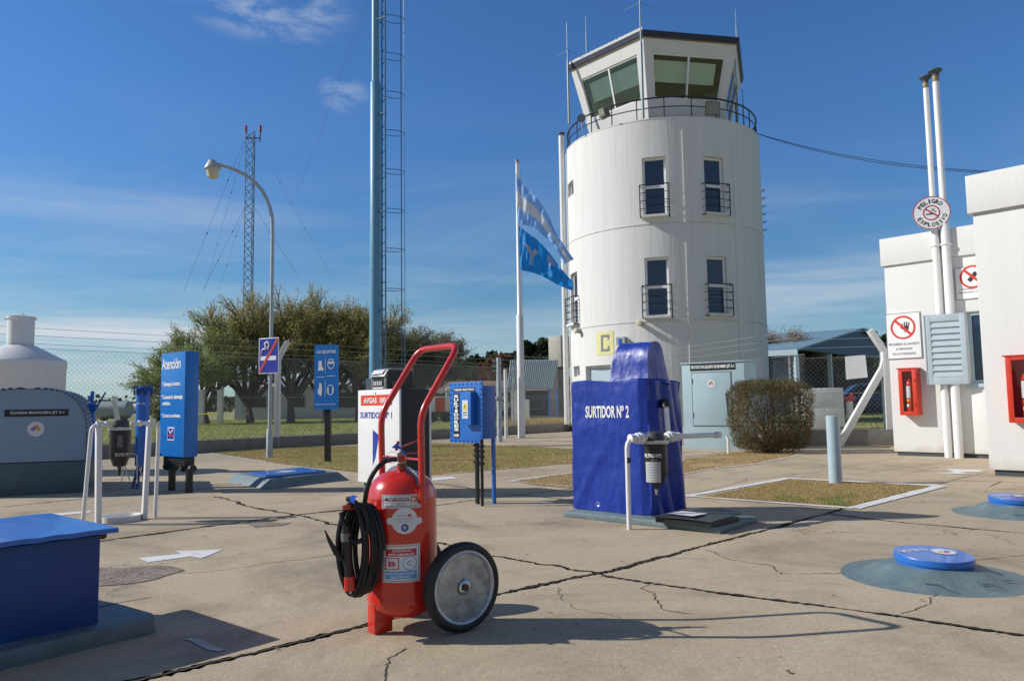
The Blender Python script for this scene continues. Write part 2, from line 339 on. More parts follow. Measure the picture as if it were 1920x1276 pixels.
# ---------------------------------------------------------------- the setting: ground
def groundmat(name, c1, c2, c3, sc=.35, fine=60, bump=.4, speck=.25, cracks=False):
    m = bpy.data.materials.new(name); m.use_nodes = True; t = m.node_tree; n = t.nodes; l = t.links; b = n['Principled BSDF']
    b.inputs['Roughness'].default_value = .88; b.inputs['Specular IOR Level'].default_value = .25
    c = n.new('ShaderNodeTexCoord'); vec = c.outputs['Object']
    def nz(s, d=6, r=.6, di=0):
        q = n.new('ShaderNodeTexNoise'); q.inputs['Scale'].default_value = s; q.inputs['Detail'].default_value = d; q.inputs['Roughness'].default_value = r
        q.inputs['Distortion'].default_value = di; l.new(vec, q.inputs['Vector']); return q.outputs[0]
    def mr(x, a, b_, lo, hi):
        q = n.new('ShaderNodeMapRange'); l.new(x, q.inputs[0])
        for i, k in enumerate((a, b_, lo, hi)): q.inputs[i+1].default_value = k
        return q.outputs[0]
    def mix(f, a, b_, bt='MIX'):
        q = n.new('ShaderNodeMix'); q.data_type = 'RGBA'; q.blend_type = bt
        if isinstance(f, float): q.inputs[0].default_value = f
        else: l.new(f, q.inputs[0])
        for i, k in ((6, a), (7, b_)):
            if isinstance(k, tuple): q.inputs[i].default_value = (*k, 1)
            else: l.new(k, q.inputs[i])
        return q.outputs[2]
    o = mix(mr(nz(sc, 8, .68, .6), .40, .60, 0, 1), c1, c2)
    o = mix(mr(nz(sc*5, 9, .75, .6), .50, .70, 0, .85), o, c3)
    f = nz(fine, 3, .7); f2 = nz(fine*.45, 4, .7)
    sp = n.new('ShaderNodeVectorMath'); sp.operation = 'SCALE'; l.new(o, sp.inputs[0])
    ad = n.new('ShaderNodeMath'); ad.operation = 'MULTIPLY'; l.new(mr(f, .3, .7, 1-speck, 1+speck), ad.inputs[0]); l.new(mr(f2, .3, .7, 1-speck*.8, 1+speck*.8), ad.inputs[1])
    l.new(ad.outputs[0], sp.inputs['Scale']); o = sp.outputs[0]
    if cracks:
        q = n.new('ShaderNodeTexVoronoi'); q.feature = 'DISTANCE_TO_EDGE'; q.inputs['Scale'].default_value = .38
        wv = n.new('ShaderNodeVectorMath'); wv.operation = 'ADD'; l.new(vec, wv.inputs[0])
        wz = n.new('ShaderNodeTexNoise'); wz.inputs['Scale'].default_value = 2.2; wz.inputs['Detail'].default_value = 8; wz.inputs['Roughness'].default_value = .7; l.new(vec, wz.inputs['Vector'])
        ws = n.new('ShaderNodeVectorMath'); ws.operation = 'SCALE'; l.new(wz.outputs['Color'], ws.inputs[0]); ws.inputs['Scale'].default_value = .9
        l.new(ws.outputs[0], wv.inputs[1]); l.new(wv.outputs[0], q.inputs['Vector'])
        k1 = mr(q.outputs['Distance'], .0015, .0045, 1, 0); k2 = mr(nz(.45, 2), .46, .56, 0, .8)
        mm = n.new('ShaderNodeMath'); mm.operation = 'MULTIPLY'; l.new(k1, mm.inputs[0]); l.new(k2, mm.inputs[1])
        o = mix(mm.outputs[0], o, (.10, .085, .065))
        # oil-dark soft stains and pale scrapes
        o = mix(mr(nz(.55, 7, .68, 1.4), .49, .68, 0, .62), o, (.20, .16, .11))
        o = mix(mr(nz(2.6, 9, .8, 1.5), .60, .70, 0, .45), o, (.56, .49, .38))
        # small dark specks: leaves and grit
        vs_ = n.new('ShaderNodeTexVoronoi'); vs_.inputs['Scale'].default_value = 2.4; l.new(wv.outputs[0], vs_.inputs['Vector'])
        o = mix(mr(vs_.outputs['Distance'], .018, .03, .8, 0), o, (.07, .055, .04))
    l.new(o, b.inputs['Base Color'])
    bp = n.new('ShaderNodeBump'); bp.inputs['Strength'].default_value = bump; bp.inputs['Distance'].default_value = .006
    l.new(f, bp.inputs['Height']); l.new(bp.outputs[0], b.inputs['Normal']); return m
concg = groundmat('concrete_ground', (.48, .388, .268), (.41, .336, .234), (.35, .295, .22), .35, 55, .5, .13, True)
grassg = groundmat('grass_soil', (.25, .25, .085), (.30, .28, .11), (.27, .20, .10), .12, 9, .6, .35)
dryg = groundmat('dry_soil', (.34, .22, .12), (.40, .28, .15), (.26, .16, .09), .9, 40, 1.0, .35)
paint = mat('white_road_paint', (.66, .655, .64), .8, var=.08, vs=3, dirt=.85, dcol=(.34, .30, .25), ds=5, bump=.3)
crackm = mat('crack_filler', (.062, .052, .042), .95, var=.3, bump=.5)
def sheet(name, pts, z, m, **k):
    me = MB().add([(p[0], p[1], z) for p in pts], [tuple(range(len(pts)))])
    o = me.build(name, m, None, fix=False); return tag(o, kind='structure')
sheet('ground', [(-3000, -3000), (3000, -3000), (3000, 3000), (-3000, 3000)], -.30, grassg)
LIN = Vector((.66, .75, 0)).normalized()
K0 = Vector((-8.4, 20.8, 0)); KC = Vector((3.1, 34.0, 0)); LIN = (KC-K0).normalized()
KL = K0 - LIN*16; WL = Vector((7.6, 19.95, 0)); WR = Vector((10.1, 19.35, 0))
sheet('concrete_ground', [(-60, -25), (60, -25), (60, 13), (12.5, 19.0), WR, WL, KC, K0, KL, (-60, KL.y)], 0, concg)
TZ = .30
tb = [KL, K0, KC, WL, WR, Vector((12.5, 19.0, 0)), Vector((60, 13, 0)), Vector((900, 13, 0)), Vector((900, 1500, 0)), Vector((-1200, 1500, 0)), Vector((-1200, KL.y, 0)), ]
sheet('lawn_ground', tb, TZ, grassg)
# kerb wall retaining the raised lawn
kb = MB()
def wallseg(mb, a, b, h, w, z0=0):
    a = Vector(a); b = Vector(b); a.z = b.z = 0; mb.bar(a+Vector((0,0,z0+(h)/2)), b+Vector((0,0,z0+(h)/2)), w, h)
wallseg(kb, KL, KC, .335, .2)
tag(kb.build('kerb_wall', conc, bevel=.01), 'long low dark concrete kerb retaining the lawn under the left fence', 'kerb wall')
kb = MB(); wallseg(kb, WL-(WR-WL).normalized()*.9, WR, .40, .16)
tag(kb.build('low_wall', conc, bevel=.01), 'low bare concrete wall below the chain-link fence by the white building', 'low wall')
kb = MB(); wallseg(kb, KC, WL, .335, .2)
tag(kb.build('kerb_wall', conc, bevel=.01), 'low concrete kerb below the fence in front of the control tower', 'kerb wall')
# painted edges and cracks as thin strips
def strip(pts, w, z, jit=0, seed=0, step=.06, wj=0):
    rnd = random.Random(seed); P_ = []
    for a, b in zip(pts[:-1], pts[1:]):
        n = max(1, int((b-a).length/step))
        P_ += [a.lerp(b, i/n) for i in range(n)]
    P_.append(pts[-1]); vs = []; fs = []
    for i, p in enumerate(P_):
        d = (P_[min(i+1, len(P_)-1)]-P_[max(i-1, 0)]).normalized(); nn = Vector((-d.y, d.x, 0))
        off = nn*jit*(noise.noise(Vector((p.x*1.5, p.y*1.5, seed)))*1.6+noise.noise(Vector((p.x*7, p.y*7, seed+5)))*.8+noise.noise(Vector((p.x*26, p.y*26, seed+7)))*.45)
        ww = w/2*(1+wj*(noise.noise(Vector((p.x*2.2, p.y*2.2, seed+9)))*.9+noise.noise(Vector((p.x*31, p.y*31, seed+2)))*1.3)); ww = max(ww, w*.12)
        vs += [(p.x+off.x-nn.x*ww, p.y+off.y-nn.y*ww, z), (p.x+off.x+nn.x*ww, p.y+off.y+nn.y*ww, z)]
        if i: k = 2*i; fs.append((k-2, k, k+1, k-1))
    return vs, fs
def cracks(name, lists, z, m):
    mb = MB()
    if name == 'expansion_joint':                     # crumbled edges beside the joint
        cr = MB()
        for i, (px, w, jit) in enumerate(lists):
            pts = [G(*q) for q in px]
            for p in pts: p.z = 0
            for kk in range(2): cr.add(*strip(pts, w*1.9, .0006+.0001*(i % 7), jit*1.15, i*3.1+1+kk*.02, step=.02, wj=.8))
        tag(cr.build('crumbled_joint_edge', mat('crumbled_concrete', (.29, .24, .18), .95, var=.35, vs=40), None, fix=False), kind='structure')
    for i, (px, w, jit) in enumerate(lists):
        pts = [G(*q) for q in px]
        for p in pts: p.z = 0
        mb.add(*strip(pts, w*(.50 if name == 'expansion_joint' else .8), z+.0002*(i % 6), jit, i*3.1+1, step=.025, wj=.7))
    return tag(mb.build(name, m, None, fix=False), kind='structure')
cracks('expansion_joint', [
    ([(150, 1300), (480, 1222), (690, 1170), (930, 1113), (1150, 1068), (1400, 1002), (1555, 961), (1600, 948)], 0.0270, 0.018),
    ([(1130, 1078), (1260, 1098), (1420, 1120), (1690, 1155), (1990, 1202)], 0.0243, 0.015),
    ([(1548, 962), (1700, 980), (1990, 1005)], 0.0216, 0.015),
    ([(-60, 1042), (185, 1014), (400, 985), (545, 966), (640, 956), (760, 938)], 0.0270, 0.018),
    ([(410, 930), (470, 950), (560, 965), (640, 985), (930, 1040)], 0.0216, 0.045),
    ([(930, 1040), (1030, 1058), (1140, 1080)], 0.0162, 0.045),
    ([(815, 948), (880, 938), (1075, 915)], 0.0189, 0.015),
    ([(0, 950), (200, 930), (440, 912), (560, 905), (665, 900)], 0.0189, 0.018),
    ([(815, 905), (950, 925), (1080, 938)], 0.0162, 0.015),
], .002, crackm)
cracks('hairline_crack', [
    ([(335, 1075), (420, 1068), (500, 1055), (600, 1043), (680, 1030)], 0.0081, 0.045),
    ([(1330, 1030), (1370, 1050), (1440, 1058), (1462, 1077), (1590, 1076)], 0.0121, 0.045),
    ([(1820, 1052), (1870, 1046), (1960, 1035)], 0.0081, 0.030),
    ([(760, 1215), (715, 1245), (712, 1300)], 0.0081, 0.045),
    ([(1690, 1150), (1745, 1132), (1770, 1112)], 0.0068, 0.030),
    ([(1200, 1095), (1260, 1140), (1300, 1150)], 0.0068, 0.075),
    ([(1070, 1100), (1090, 1140), (1180, 1160)], 0.0054, 0.075),
    ([(560, 1035), (700, 1010)], 0.0054, 0.030),
    ([(1180, 1060), (1250, 1045), (1330, 1048)], 0.0054, 0.060),
    ([(960, 985), (1080, 975)], 0.0054, 0.030),
    ([(190, 950), (320, 935), (420, 930)], 0.0081, 0.030),
], .0015, crackm)
# paver joints on the walk towards the white building
cracks('paver_joint', [
    ([(1280, 930), (1400, 900), (1560, 880), (1700, 855)], .010, .003), ([(1290, 905), (1400, 882), (1540, 862)], .008, .003),
    ([(1600, 890), (1720, 872), (1810, 862)], .010, .003), ([(1760, 908), (1800, 896), (1850, 885)], .014, .003),
    ([(1855, 912), (1878, 902)], .016, .003), ([(1480, 880), (1660, 862)], .008, .003), ([(1690, 890), (1790, 868)], .008, .003),
    ([(1430, 870), (1560, 884), (1700, 902), (1850, 915), (1990, 925)], .008, .003), ([(1500, 858), (1660, 872), (1850, 893)], .008, .003),
    ([(820, 850), (1080, 838)], .01, .003), ([(760, 866), (1080, 884)], .008, .003), ([(1280, 862), (1370, 860), (1460, 850)], .01, .003)], .002, crackm)
def edging(px, w, z=.006, seed=0):
    pts = [G(*q) for q in px]
    mb = MB(); vs, fs = strip(pts, w, z, .006, seed, step=.12, wj=.12); mb.add(vs, fs); return mb
# beds and lawns inside the paved yard
beds = {'bed_soil': ([(1318, 932), (1482, 899), (1742, 912), (1595, 948)], dryg), 'soil_strip': ([(965, 902), (1075, 886), (1200, 878), (1200, 925), (1000, 909)], dryg),
        'bush_bed_soil': ([(1255, 884), (1290, 858), (1400, 845), (1500, 851), (1425, 868), (1330, 880), (1255, 893)], dryg),
        'left_lawn_soil': ([(392, 848), (560, 838), (682, 836), (780, 832), (900, 832), (1075, 842), (1200, 850), (1200, 868), (1075, 868), (830, 889), (740, 893), (500, 866)], dryg)}
bedpoly = {}
for nme, (px, m_) in beds.items():
    pts = [G(*q) for q in px]; bedpoly[nme] = pts; sheet(nme, pts, .004, m_)
mb = MB()
for px, w in (([(1288, 930), (1480, 896)], .13), ([(1480, 897), (1765, 911)], .14), ([(1765, 911), (1600, 953)], .15), ([(1600, 953), (1288, 930)], .09),
              ([(1250, 893), (1330, 880), (1425, 868), (1505, 851)], .06), ([(955, 902), (1076, 886)], .09), ([(955, 902), (1076, 912)], .05),
              ([(380, 847), (500, 866), (680, 882)], .07), ([(830, 889), (1076, 866)], .06), ([(770, 826), (1076, 842)], .05), ([(1255, 858), (1290, 854), (1400, 842)], .07)):
    vs, fs = strip([G(*q) for q in px], w, .0065+.0003*(len(mb.v) % 7), .008, len(mb.v), step=.12, wj=.15); mb.add(vs, fs)
tag(mb.build('painted_edging', paint, None, fix=False), kind='structure')
def arrow(px, name='painted_arrow'):
    pts = [G(*q) for q in px]
    tag(MB().add([(p.x, p.y, .0035) for p in pts], [tuple(range(len(pts)))]).build(name, paint, None, fix=False), kind='structure')
arrow([(258, 1046), (278, 1054), (358, 1043), (378, 1047), (418, 1030), (327, 1033), (340, 1038)])
arrow([(45, 968), (95, 960), (92, 963), (170, 957), (172, 960), (96, 968), (94, 972)])
arrow([(775, 898), (845, 893), (858, 896), (790, 903)])
arrow([(1744, 886.5), (1790, 884.6), (1773, 879), (1846, 881), (1836, 884), (1800, 884.3), (1818, 887.6), (1800, 888)])
gravel = groundmat('exposed_gravel', (.22, .18, .14), (.30, .25, .2), (.13, .10, .08), 6, 60, 1.5, .5)
def blotch(px, name, m, z=.0045):
    pts = [G(*q) for q in px]; out = []
    for i in range(len(pts)):
        a, b = pts[i], pts[(i+1) % len(pts)]
        for k in range(8):
            p = a.lerp(b, k/8); p += Vector((noise.noise(p*5), noise.noise(p*5+Vector((9, 9, 9))), 0))*.05; out.append(p)
    sheet(name, out, z, m)
blotch([(150, 1066), (310, 1061), (345, 1070), (300, 1084), (240, 1093), (150, 1102)], 'gravel_patch', gravel)
blotch([(468, 983), (500, 979), (540, 980), (530, 985), (480, 988)], 'gravel_patch', gravel)
# ---- grass blades
def inpoly(x, y, poly):
    c = np.zeros(len(x), bool); n = len(poly)
    for i in range(n):
        a = poly[i]; b = poly[i-1]
        k = ((a.y > y) != (b.y > y)) & (x < (b.x-a.x)*(y-a.y)/((b.y-a.y) or 1e-9)+a.x); c ^= k
    return c
def blades(name, poly, n, h, w, z, m, label, cat='grass', patch=None):
    xs = [p.x for p in poly]; ys = [p.y for p in poly]
    x = np.random.uniform(min(xs), max(xs), n); y = np.random.uniform(min(ys), max(ys), n); k = inpoly(x, y, poly); x = x[k]; y = y[k]
    if patch:
        q = np.array([noise.noise(Vector((a*patch[0], b*patch[0], 3.3))) for a, b in zip(x, y)]); k = q > patch[1]; x = x[k]; y = y[k]
    n = len(x); a = np.random.uniform(0, 2*np.pi, n); hh = h*np.random.uniform(.4, 1.2, n); ww = w*np.random.uniform(.6, 1.3, n)
    le = np.random.uniform(0, 1.2, n)*hh; b = np.random.uniform(0, 2*np.pi, n)
    v = np.zeros((n, 3, 3)); v[:, 0] = np.stack([x-np.cos(a)*ww, y-np.sin(a)*ww, np.full(n, z)], 1); v[:, 1] = np.stack([x+np.cos(a)*ww, y+np.sin(a)*ww, np.full(n, z)], 1)
    v[:, 2] = np.stack([x+np.cos(b)*le, y+np.sin(b)*le, z+hh], 1)
    me = bpy.data.meshes.new(name); me.vertices.add(3*n); me.vertices.foreach_set('co', v.reshape(-1)); me.loops.add(3*n)
    me.loops.foreach_set('vertex_index', np.arange(3*n)); me.polygons.add(n); me.polygons.foreach_set('loop_start', np.arange(n)*3); me.polygons.foreach_set('loop_total', np.full(n, 3))
    me.update(); me.validate(); me.materials.append(m); o = bpy.data.objects.new(name, me); COL.objects.link(o); return tag(o, label, cat, kind='stuff')
blades('dry_grass', bedpoly['bed_soil'], 60000, .022, .004, .004, lf_dry, 'short dry turf filling the white-edged square bed')
blades('green_grass', [G(*q) for q in [(1450, 930), (1600, 928), (1610, 942), (1580, 948), (1450, 938)]], 9000, .03, .004, .004, lf_grass, 'greener tuft at the near edge of the square bed', patch=(2, -.1))
blades('dry_grass', bedpoly['soil_strip'], 14000, .022, .005, .004, lf_dry, 'dry turf in the small bed left of the blue pump cover')
blades('dry_grass', bedpoly['bush_bed_soil'], 26000, .025, .006, .004, lf_dry, 'dry turf strip under the clipped bush', patch=(.8, -.15))
blades('dry_grass', bedpoly['left_lawn_soil'], 150000, .03, .008, .004, lf_dry, 'dry brown turf strip between the paving and the kerb', patch=(.5, -.25))
blades('green_grass', bedpoly['left_lawn_soil'], 90000, .03, .008, .004, lf_grass, 'greener patches in the turf strip behind the electric panel', patch=(.35, .0))
nearl = [KL, K0, KC, Vector((6, 60, 0)), Vector((-40, 60, 0)), Vector((-25, KL.y, 0))]
blades('lawn_grass', nearl, 220000, .06, .02, TZ, lf_grass, 'mown green lawn beyond the left fence')
blades('lawn_grass', [KC, WL, WR, Vector((14, 19, 0)), Vector((40, 60, 0)), Vector((6, 60, 0))], 60000, .06, .02, TZ, lf_grass, 'mown lawn beyond the right fence')
blades('tall_grass', [K0+LIN*14.2, KC+LIN*0, KC+Vector((-1.2, 1.6, 0)), K0+LIN*14+Vector((-1.4, 1.6, 0))], 9000, .30, .008, TZ, lf_dry, 'taller weeds along the fence foot near the shelter')
# ================================================================ wheeled extinguisher
EC = P(754, 1050, 4.12); EC.z = 0; EA = math.atan2(-.78, .626)
ext = thing('wheeled_fire_extinguisher', 'large red wheeled fire extinguisher with tall tube handle, standing in the middle of the concrete', 'fire extinguisher', EC, EA)
ER = .182
def rotx(a): return Vector((math.cos(a), math.sin(a), 0))
b = MB(); pr = [(0, .065), (.06, .067), (.12, .082), (.165, .115), (.182, .155), (.184, .165), (.182, .172), (ER, .20), (ER, .672), (.184, .678), (.181, .686), (.172, .725), (.150, .765), (.112, .797), (.06, .815), (.03, .818), (.03, .835), (0, .836)]
b.lathe(pr, 64); body = b.build('cylinder_body', redp, ext, smooth=True, auto=50)
VA = math.atan2(*reversed((lambda d: (d.x, d.y))((Matrix.Rotation(-EA, 3, 'Z') @ Vector((-EC.x, -EC.y, 0))))))
def cyl(px, py):
    dx = max(-.98, min(.98, (px-754)*4.02/F/ER)); a = math.asin(dx); z = P(px, py, EC.y-ER*math.cos(a)).z
    return a*ER, z
def cfn(x, y, z): r = ER+.0012-y*.6; a = VA+x/ER; return (r*math.cos(a), r*math.sin(a), z)
def cpatch(x0, z0, x1, z1, m, name, y=0, par=None, n=14):
    q = MB(); vs = []; fs = []
    for i in range(n+1):
        x = x0+(x1-x0)*i/n; vs += [cfn(x, y, z0), cfn(x, y, z1)]
        if i: k = 2*i; fs.append((k-2, k, k+1, k-1))
    return q.add(vs, fs).build(name, m, par or ext, fix=False)
def cbox(p0, p1): a = cyl(*p0); c = cyl(*p1); return a[0], c[1], c[0], a[1]
# top rectangular label
x0, z0, x1, z1 = cbox((718, 926), (788, 951)); lb = cpatch(x0, z0, x1, z1, slabel, 'maker_label')
w_ = x1-x0; h_ = z1-z0
frm = mat('label_frame_grey', (.10, .11, .14), .5)
for (a, c, d, e) in ((.03, .05, .97, .08), (.03, .92, .97, .95), (.03, .05, .045, .95), (.955, .05, .97, .95), (.03, .40, .97, .425)):
    cpatch(x0+w_*a, z0+h_*c, x0+w_*d, z0+h_*e, frm, 'label_line', -.0006, lb, 8)
text('MATAFUEGOS', (x0+w_*.09, z0+h_*.52, x0+w_*.69, z0+h_*.80), lb, klet, -.001, fn=cfn)
cpatch(x0+w_*.73, z0+h_*.48, x0+w_*.90, z0+h_*.84, mat('label_orange', (.62, .10, .03), .4), 'label_block', -.0006, lb, 4)
text('MA', (x0+w_*.76, z0+h_*.55, x0+w_*.87, z0+h_*.76), lb, wlet, -.0014, .02, cfn)
text('VENTAS', (x0+w_*.38, z0+h_*.27, x0+w_*.60, z0+h_*.36), lb, rlet, -.001, fn=cfn)
text('Y SERVICIOS DE EXTINTORES PARA INDUSTRIA', (x0+w_*.08, z0+h_*.12, x0+w_*.90, z0+h_*.22), lb, klet, -.001, fn=cfn)
# round label with side ears
cx_, cz_ = cyl(759, 976); rr_ = .066
ears = []
for k in range(72):
    a = 2*math.pi*k/72; r = rr_
    c_, s_ = math.cos(a), math.sin(a)
    if abs(s_) < .30: r = .094 if abs(s_) < .17 else .094-.02*((abs(s_)-.17)/.13)
    ears.append((cx_+r*c_, cz_+r*s_*(.9 if abs(s_) >= .30 else .95)))
vs = []; fs = []; nn = 48
for i in range(nn+1):
    x = -.094+.188*i/nn; h = math.sqrt(max(0, .067**2-x*x))*.97; e = .0165*math.sqrt(max(0, 1-(max(0, abs(x)-.078)/.016)**2)); h = max(h, e, .0005)
    vs += [cfn(cx_+x, 0, cz_-h-(.004 if x > .06 else 0)), cfn(cx_+x, 0, cz_+h-(.004 if x > .06 else 0))]
    if i: k = 2*i; fs.append((k-2, k, k+1, k-1))
lb = MB().add(vs, fs).build('round_label', slabel, ext, fix=False)
flatring(MB(), cx_, cz_-.034, .009, .019, -.001, 24, cfn).build('label_ring', mat('label_seal_blue', (.03, .07, .28), .5), lb, fix=False)
flatring(MB(), cx_, cz_-.034, .003, .005, -.001, 16, cfn).build('label_ring', mat('label_seal_blue', (.03, .07, .28), .5), lb, fix=False)
tg = mat('faint_print', (.30, .36, .34), .5)
text('Matafuegos', (cx_-.034, cz_+.022, cx_+.012, cz_+.030), lb, tg, -.001, fn=cfn)
cpatch(cx_+.016, cz_+.019, cx_+.032, cz_+.033, mat('label_orange', (.62, .10, .03), .4), 'label_block', -.0006, lb, 3)
text('AGENTE EXTINTOR POLVO', (cx_-.045, cz_+.006, cx_+.048, cz_+.012), lb, tg, -.001, fn=cfn)
text('FABRICACION 2012', (cx_-.032, cz_-.006, cx_+.03, cz_), lb, tg, -.001, fn=cfn)
# big class label
x0, z0, x1, z1 = cbox((719, 1019), (786, 1089)); lb = cpatch(x0, z0, x1, z1, slabel, 'class_label'); w_ = x1-x0; h_ = z1-z0
lblu = mat('label_light_blue', (.08, .33, .66), .4); lred = mat('label_red', (.50, .02, .03), .4)
X_ = lambda t: x0+w_*t
Z_ = lambda t: z0+h_*t
for (a, c, d, e) in ((.03, .03, .97, .045), (.03, .955, .97, .97), (.03, .03, .045, .97), (.955, .03, .97, .97)): cpatch(X_(a), Z_(c), X_(d), Z_(e), frm, 'label_line', -.0006, lb, 8)
cpatch(X_(.10), Z_(.69), X_(.90), Z_(.88), lred, 'label_band', -.0006, lb, 8); cpatch(X_(.09), Z_(.09), X_(.90), Z_(.30), lblu, 'label_band', -.0006, lb, 8)
text('LIQUIDOS', (X_(.28), Z_(.80), X_(.76), Z_(.86)), lb, wlet, -.0014, .02, cfn); text('INFLAMABLES', (X_(.17), Z_(.71), X_(.84), Z_(.77)), lb, wlet, -.0014, .02, cfn)
text('INSTALACIONES', (X_(.13), Z_(.205), X_(.87), Z_(.265)), lb, wlet, -.0014, .02, cfn); text('ELECTRICAS', (X_(.24), Z_(.115), X_(.74), Z_(.175)), lb, wlet, -.0014, .02, cfn)
text('B', (X_(.17), Z_(.42), X_(.36), Z_(.56)), lb, lred, -.001, .03, cfn)
for (a, c, d, e) in ((.08, .345, .45, .365), (.08, .635, .45, .655), (.08, .345, .105, .655), (.425, .345, .45, .655)): cpatch(X_(a), Z_(c), X_(d), Z_(e), lred, 'label_line', -.0008, lb, 4)
flatring(MB(), X_(.72), Z_(.505), w_*.165, w_*.185, -.001, 30, cfn).build('label_ring', lblu, lb, fix=False)
text('C', (X_(.64), Z_(.44), X_(.79), Z_(.57)), lb, lblu, -.001, .02, cfn)
text('EXTINTOR A BASE DE POLVO QUIMICO', (-.05, .778, .045, .782), ext, klet, 0, fn=lambda x, y, z: ((.136)*math.cos(VA+x/.13), (.136)*math.sin(VA+x/.13), .7815))
# handle: one bent tube
HB = .205
pts = roundpath([(HB-.012, 0, .66), (HB, -.002, .72), (HB, -.01, 1.11), (HB-.005, .235, 1.475), (-HB+.005, .235, 1.475), (-HB, -.01, 1.11), (-HB, -.002, .72), (-HB+.012, 0, .66)], .075, 7)
MB().tube(pts, .018, 14).build('handle', redp, ext, smooth=True)
MB().tube([(HB, -.008, .88), (-HB, -.008, .88)], .006, 8).build('handle_crossbar', redp, ext, smooth=True)
b = MB(); st_ = [( .172*math.cos(t), 0, .735+.085*math.sin(t)) for t in np.linspace(.15, math.pi-.15, 15)]
for p_, q_ in zip(st_[:-1], st_[1:]): b.bar(p_, q_, .045, .004, up=(0, 1, 0))
b.build('shoulder_strap', mat('grey_strap', (.22, .26, .32), .35, metal=.4), ext)
# wheels
def wheel(sx):
    wc = Vector((sx*.262, .20, .225)); ax = Vector((sx, 0, 0)); b = MB()
    prof = [(.182, -.022), (.190, -.03), (.210, -.031), (.221, -.022), (.226, 0), (.221, .022), (.210, .031), (.190, .03), (.182, .022)]
    b.lathe(prof+[prof[0]], 56, wc, ax, cap=False); w = b.build('wheel', tyre, ext, smooth=True, auto=60)
    b = MB(); b.lathe([(.187, .024), (.184, .030), (.178, .031), (.169, .026), (.167, .012)], 56, wc, ax, cap=False); b.build('rim_lip', mat('rim_lip_silver', (.50, .53, .57), .30, metal=.5, var=.2, vs=20, dirt=.3, dcol=(.2, .2, .2)), w, smooth=True, auto=60)
    b = MB(); b.lathe([(.167, .012), (.160, -.012), (.145, -.020), (.11, -.022), (.08, -.016), (.055, .004), (.042, .012), (0, .012)], 56, wc, ax); b.lathe([(.184, -.024), (.05, -.012), (0, -.016)], 40, wc, ax)
    b.build('rim', galv, w, smooth=True, auto=60)
    b = MB(); b.lathe([(.034, .008), (.034, .024), (.024, .028), (.024, .020), (0, .020)], 24, wc, ax); b.build('hub', alu, w, smooth=True)
    b = MB(); b.lathe([(.018, .018), (.018, .034), (.010, .036), (0, .036)], 6, wc, ax); b.build('axle_bolt', rust, w)
    return w
wheel(1); wheel(-1)
b = MB(); b.tube([(-.26, .20, .225), (.26, .20, .225)], .013, 12)
for s in (-1, 1): b.bar((s*.10, .10, .20), (s*.10, .205, .225), .03, .006)
b.build('axle', redp, ext)
b = MB(); b.box(-.055, -.172, .004, .015, -.166, .14); b.box(.015, -.172, .004, .020, -.07, .12); b.box(-.055, -.166, 0, .015, -.11, .004)
b.build('front_foot', redp, ext, bevel=.0015)
# valve, gauge, lever, tags
b = MB(); b.lathe([(.026, .83), (.026, .85), (.018, .853), (.018, .885), (.024, .89), (.024, .905), (.012, .91), (0, .91)], 16); b.build('valve', mat('valve_brass', (.20, .10, .05), .4, metal=.6), ext, smooth=True)
gd = rotx(VA); gx = Vector((-gd.y, gd.x, 0))
b = MB(); gc = gd*.042+Vector((0, 0, .878)); b.lathe([(.024, -.012), (.026, 0), (.026, .004), (.021, .005), (.021, .002), (0, .002)], 24, gc, gd); ga = b.build('pressure_gauge', mat('gauge_chrome', (.45, .40, .40), .3, metal=.7), ext, smooth=True)
MB().lathe([(.020, .0), (0, .001)], 24, gc+gd*.004, gd).build('gauge_dial', mat('gauge_dial_red', (.45, .05, .04), .35), ga)
b = MB(); b.bar(gx*-.03+Vector((0, 0, .925)), gx*.09+Vector((0, 0, .972)), .022, .007); b.build('lever', redp, ext, bevel=.002)
b = MB(); b.bar(gx*-.03+Vector((0, 0, .918)), gx*-.018+Vector((0, 0, .968)), .018, .006); b.bar(gx*-.02+Vector((0, 0, .902)), gx*.115+Vector((0, 0, .904)), .02, .006); b.build('carry_grip', redp, ext, bevel=.002)
btag = mat('blue_seal_tag', (.03, .13, .70), .4)
b = MB(); o_ = gd*.03; b.add([o_+gx*-.055+Vector((0, 0, .935)), o_+gx*-.03+Vector((0, 0, .957)), o_+gx*-.0+Vector((0, 0, .935)), o_+gx*.004+Vector((0, 0, .925)), o_+gx*.022+Vector((0, 0, .905)), o_+gx*.02+Vector((0, 0, .885)), o_+gx*.0+Vector((0, 0, .915))], [(0, 1, 2, 3), (3, 4, 5, 6)])
b.build('seal_tag', btag, ext, fix=False)
b = MB(); b.tube(arc(o_+gx*-.052+Vector((0, 0, .885)), .03, 0, 2*math.pi, 18, gx), .0013, 5); b.build('seal_wire', alu, ext)
# hose: from valve over the left shoulder, then coil on the side hook
tox = Matrix.Rotation(-EA, 3, 'Z')
def EL(px, py, y): return tox @ (P(px, py, y)-EC)        # place by where it is seen, at true depth y
cD = EC.y-.19
pts = [gx*-.0+gd*.012+Vector((0, 0, .872)), gx*-.05+gd*.03+Vector((0, 0, .875)), EL(722, 864, cD+.03), EL(707, 876, cD), EL(696, 893, cD), EL(688, 915, cD), EL(683, 945, cD+.02), EL(682, 990, cD+.04), EL(683, 1060, cD+.05)]
MB().tube(roundpath(pts, .05, 5), .0125, 12).build('hose', rubber, ext, smooth=True)
MB().lathe([(.016, 0), (.017, .03), (.013, .034), (.013, .05)], 14, gx*-.10+gd*.03+Vector((0, 0, .8735)), gx).build('hose_coupling', mat('dark_brass', (.16, .13, .08), .4, metal=.7), ext, smooth=True)
b = MB()
cc = EL(664, 1024, cD-.01)
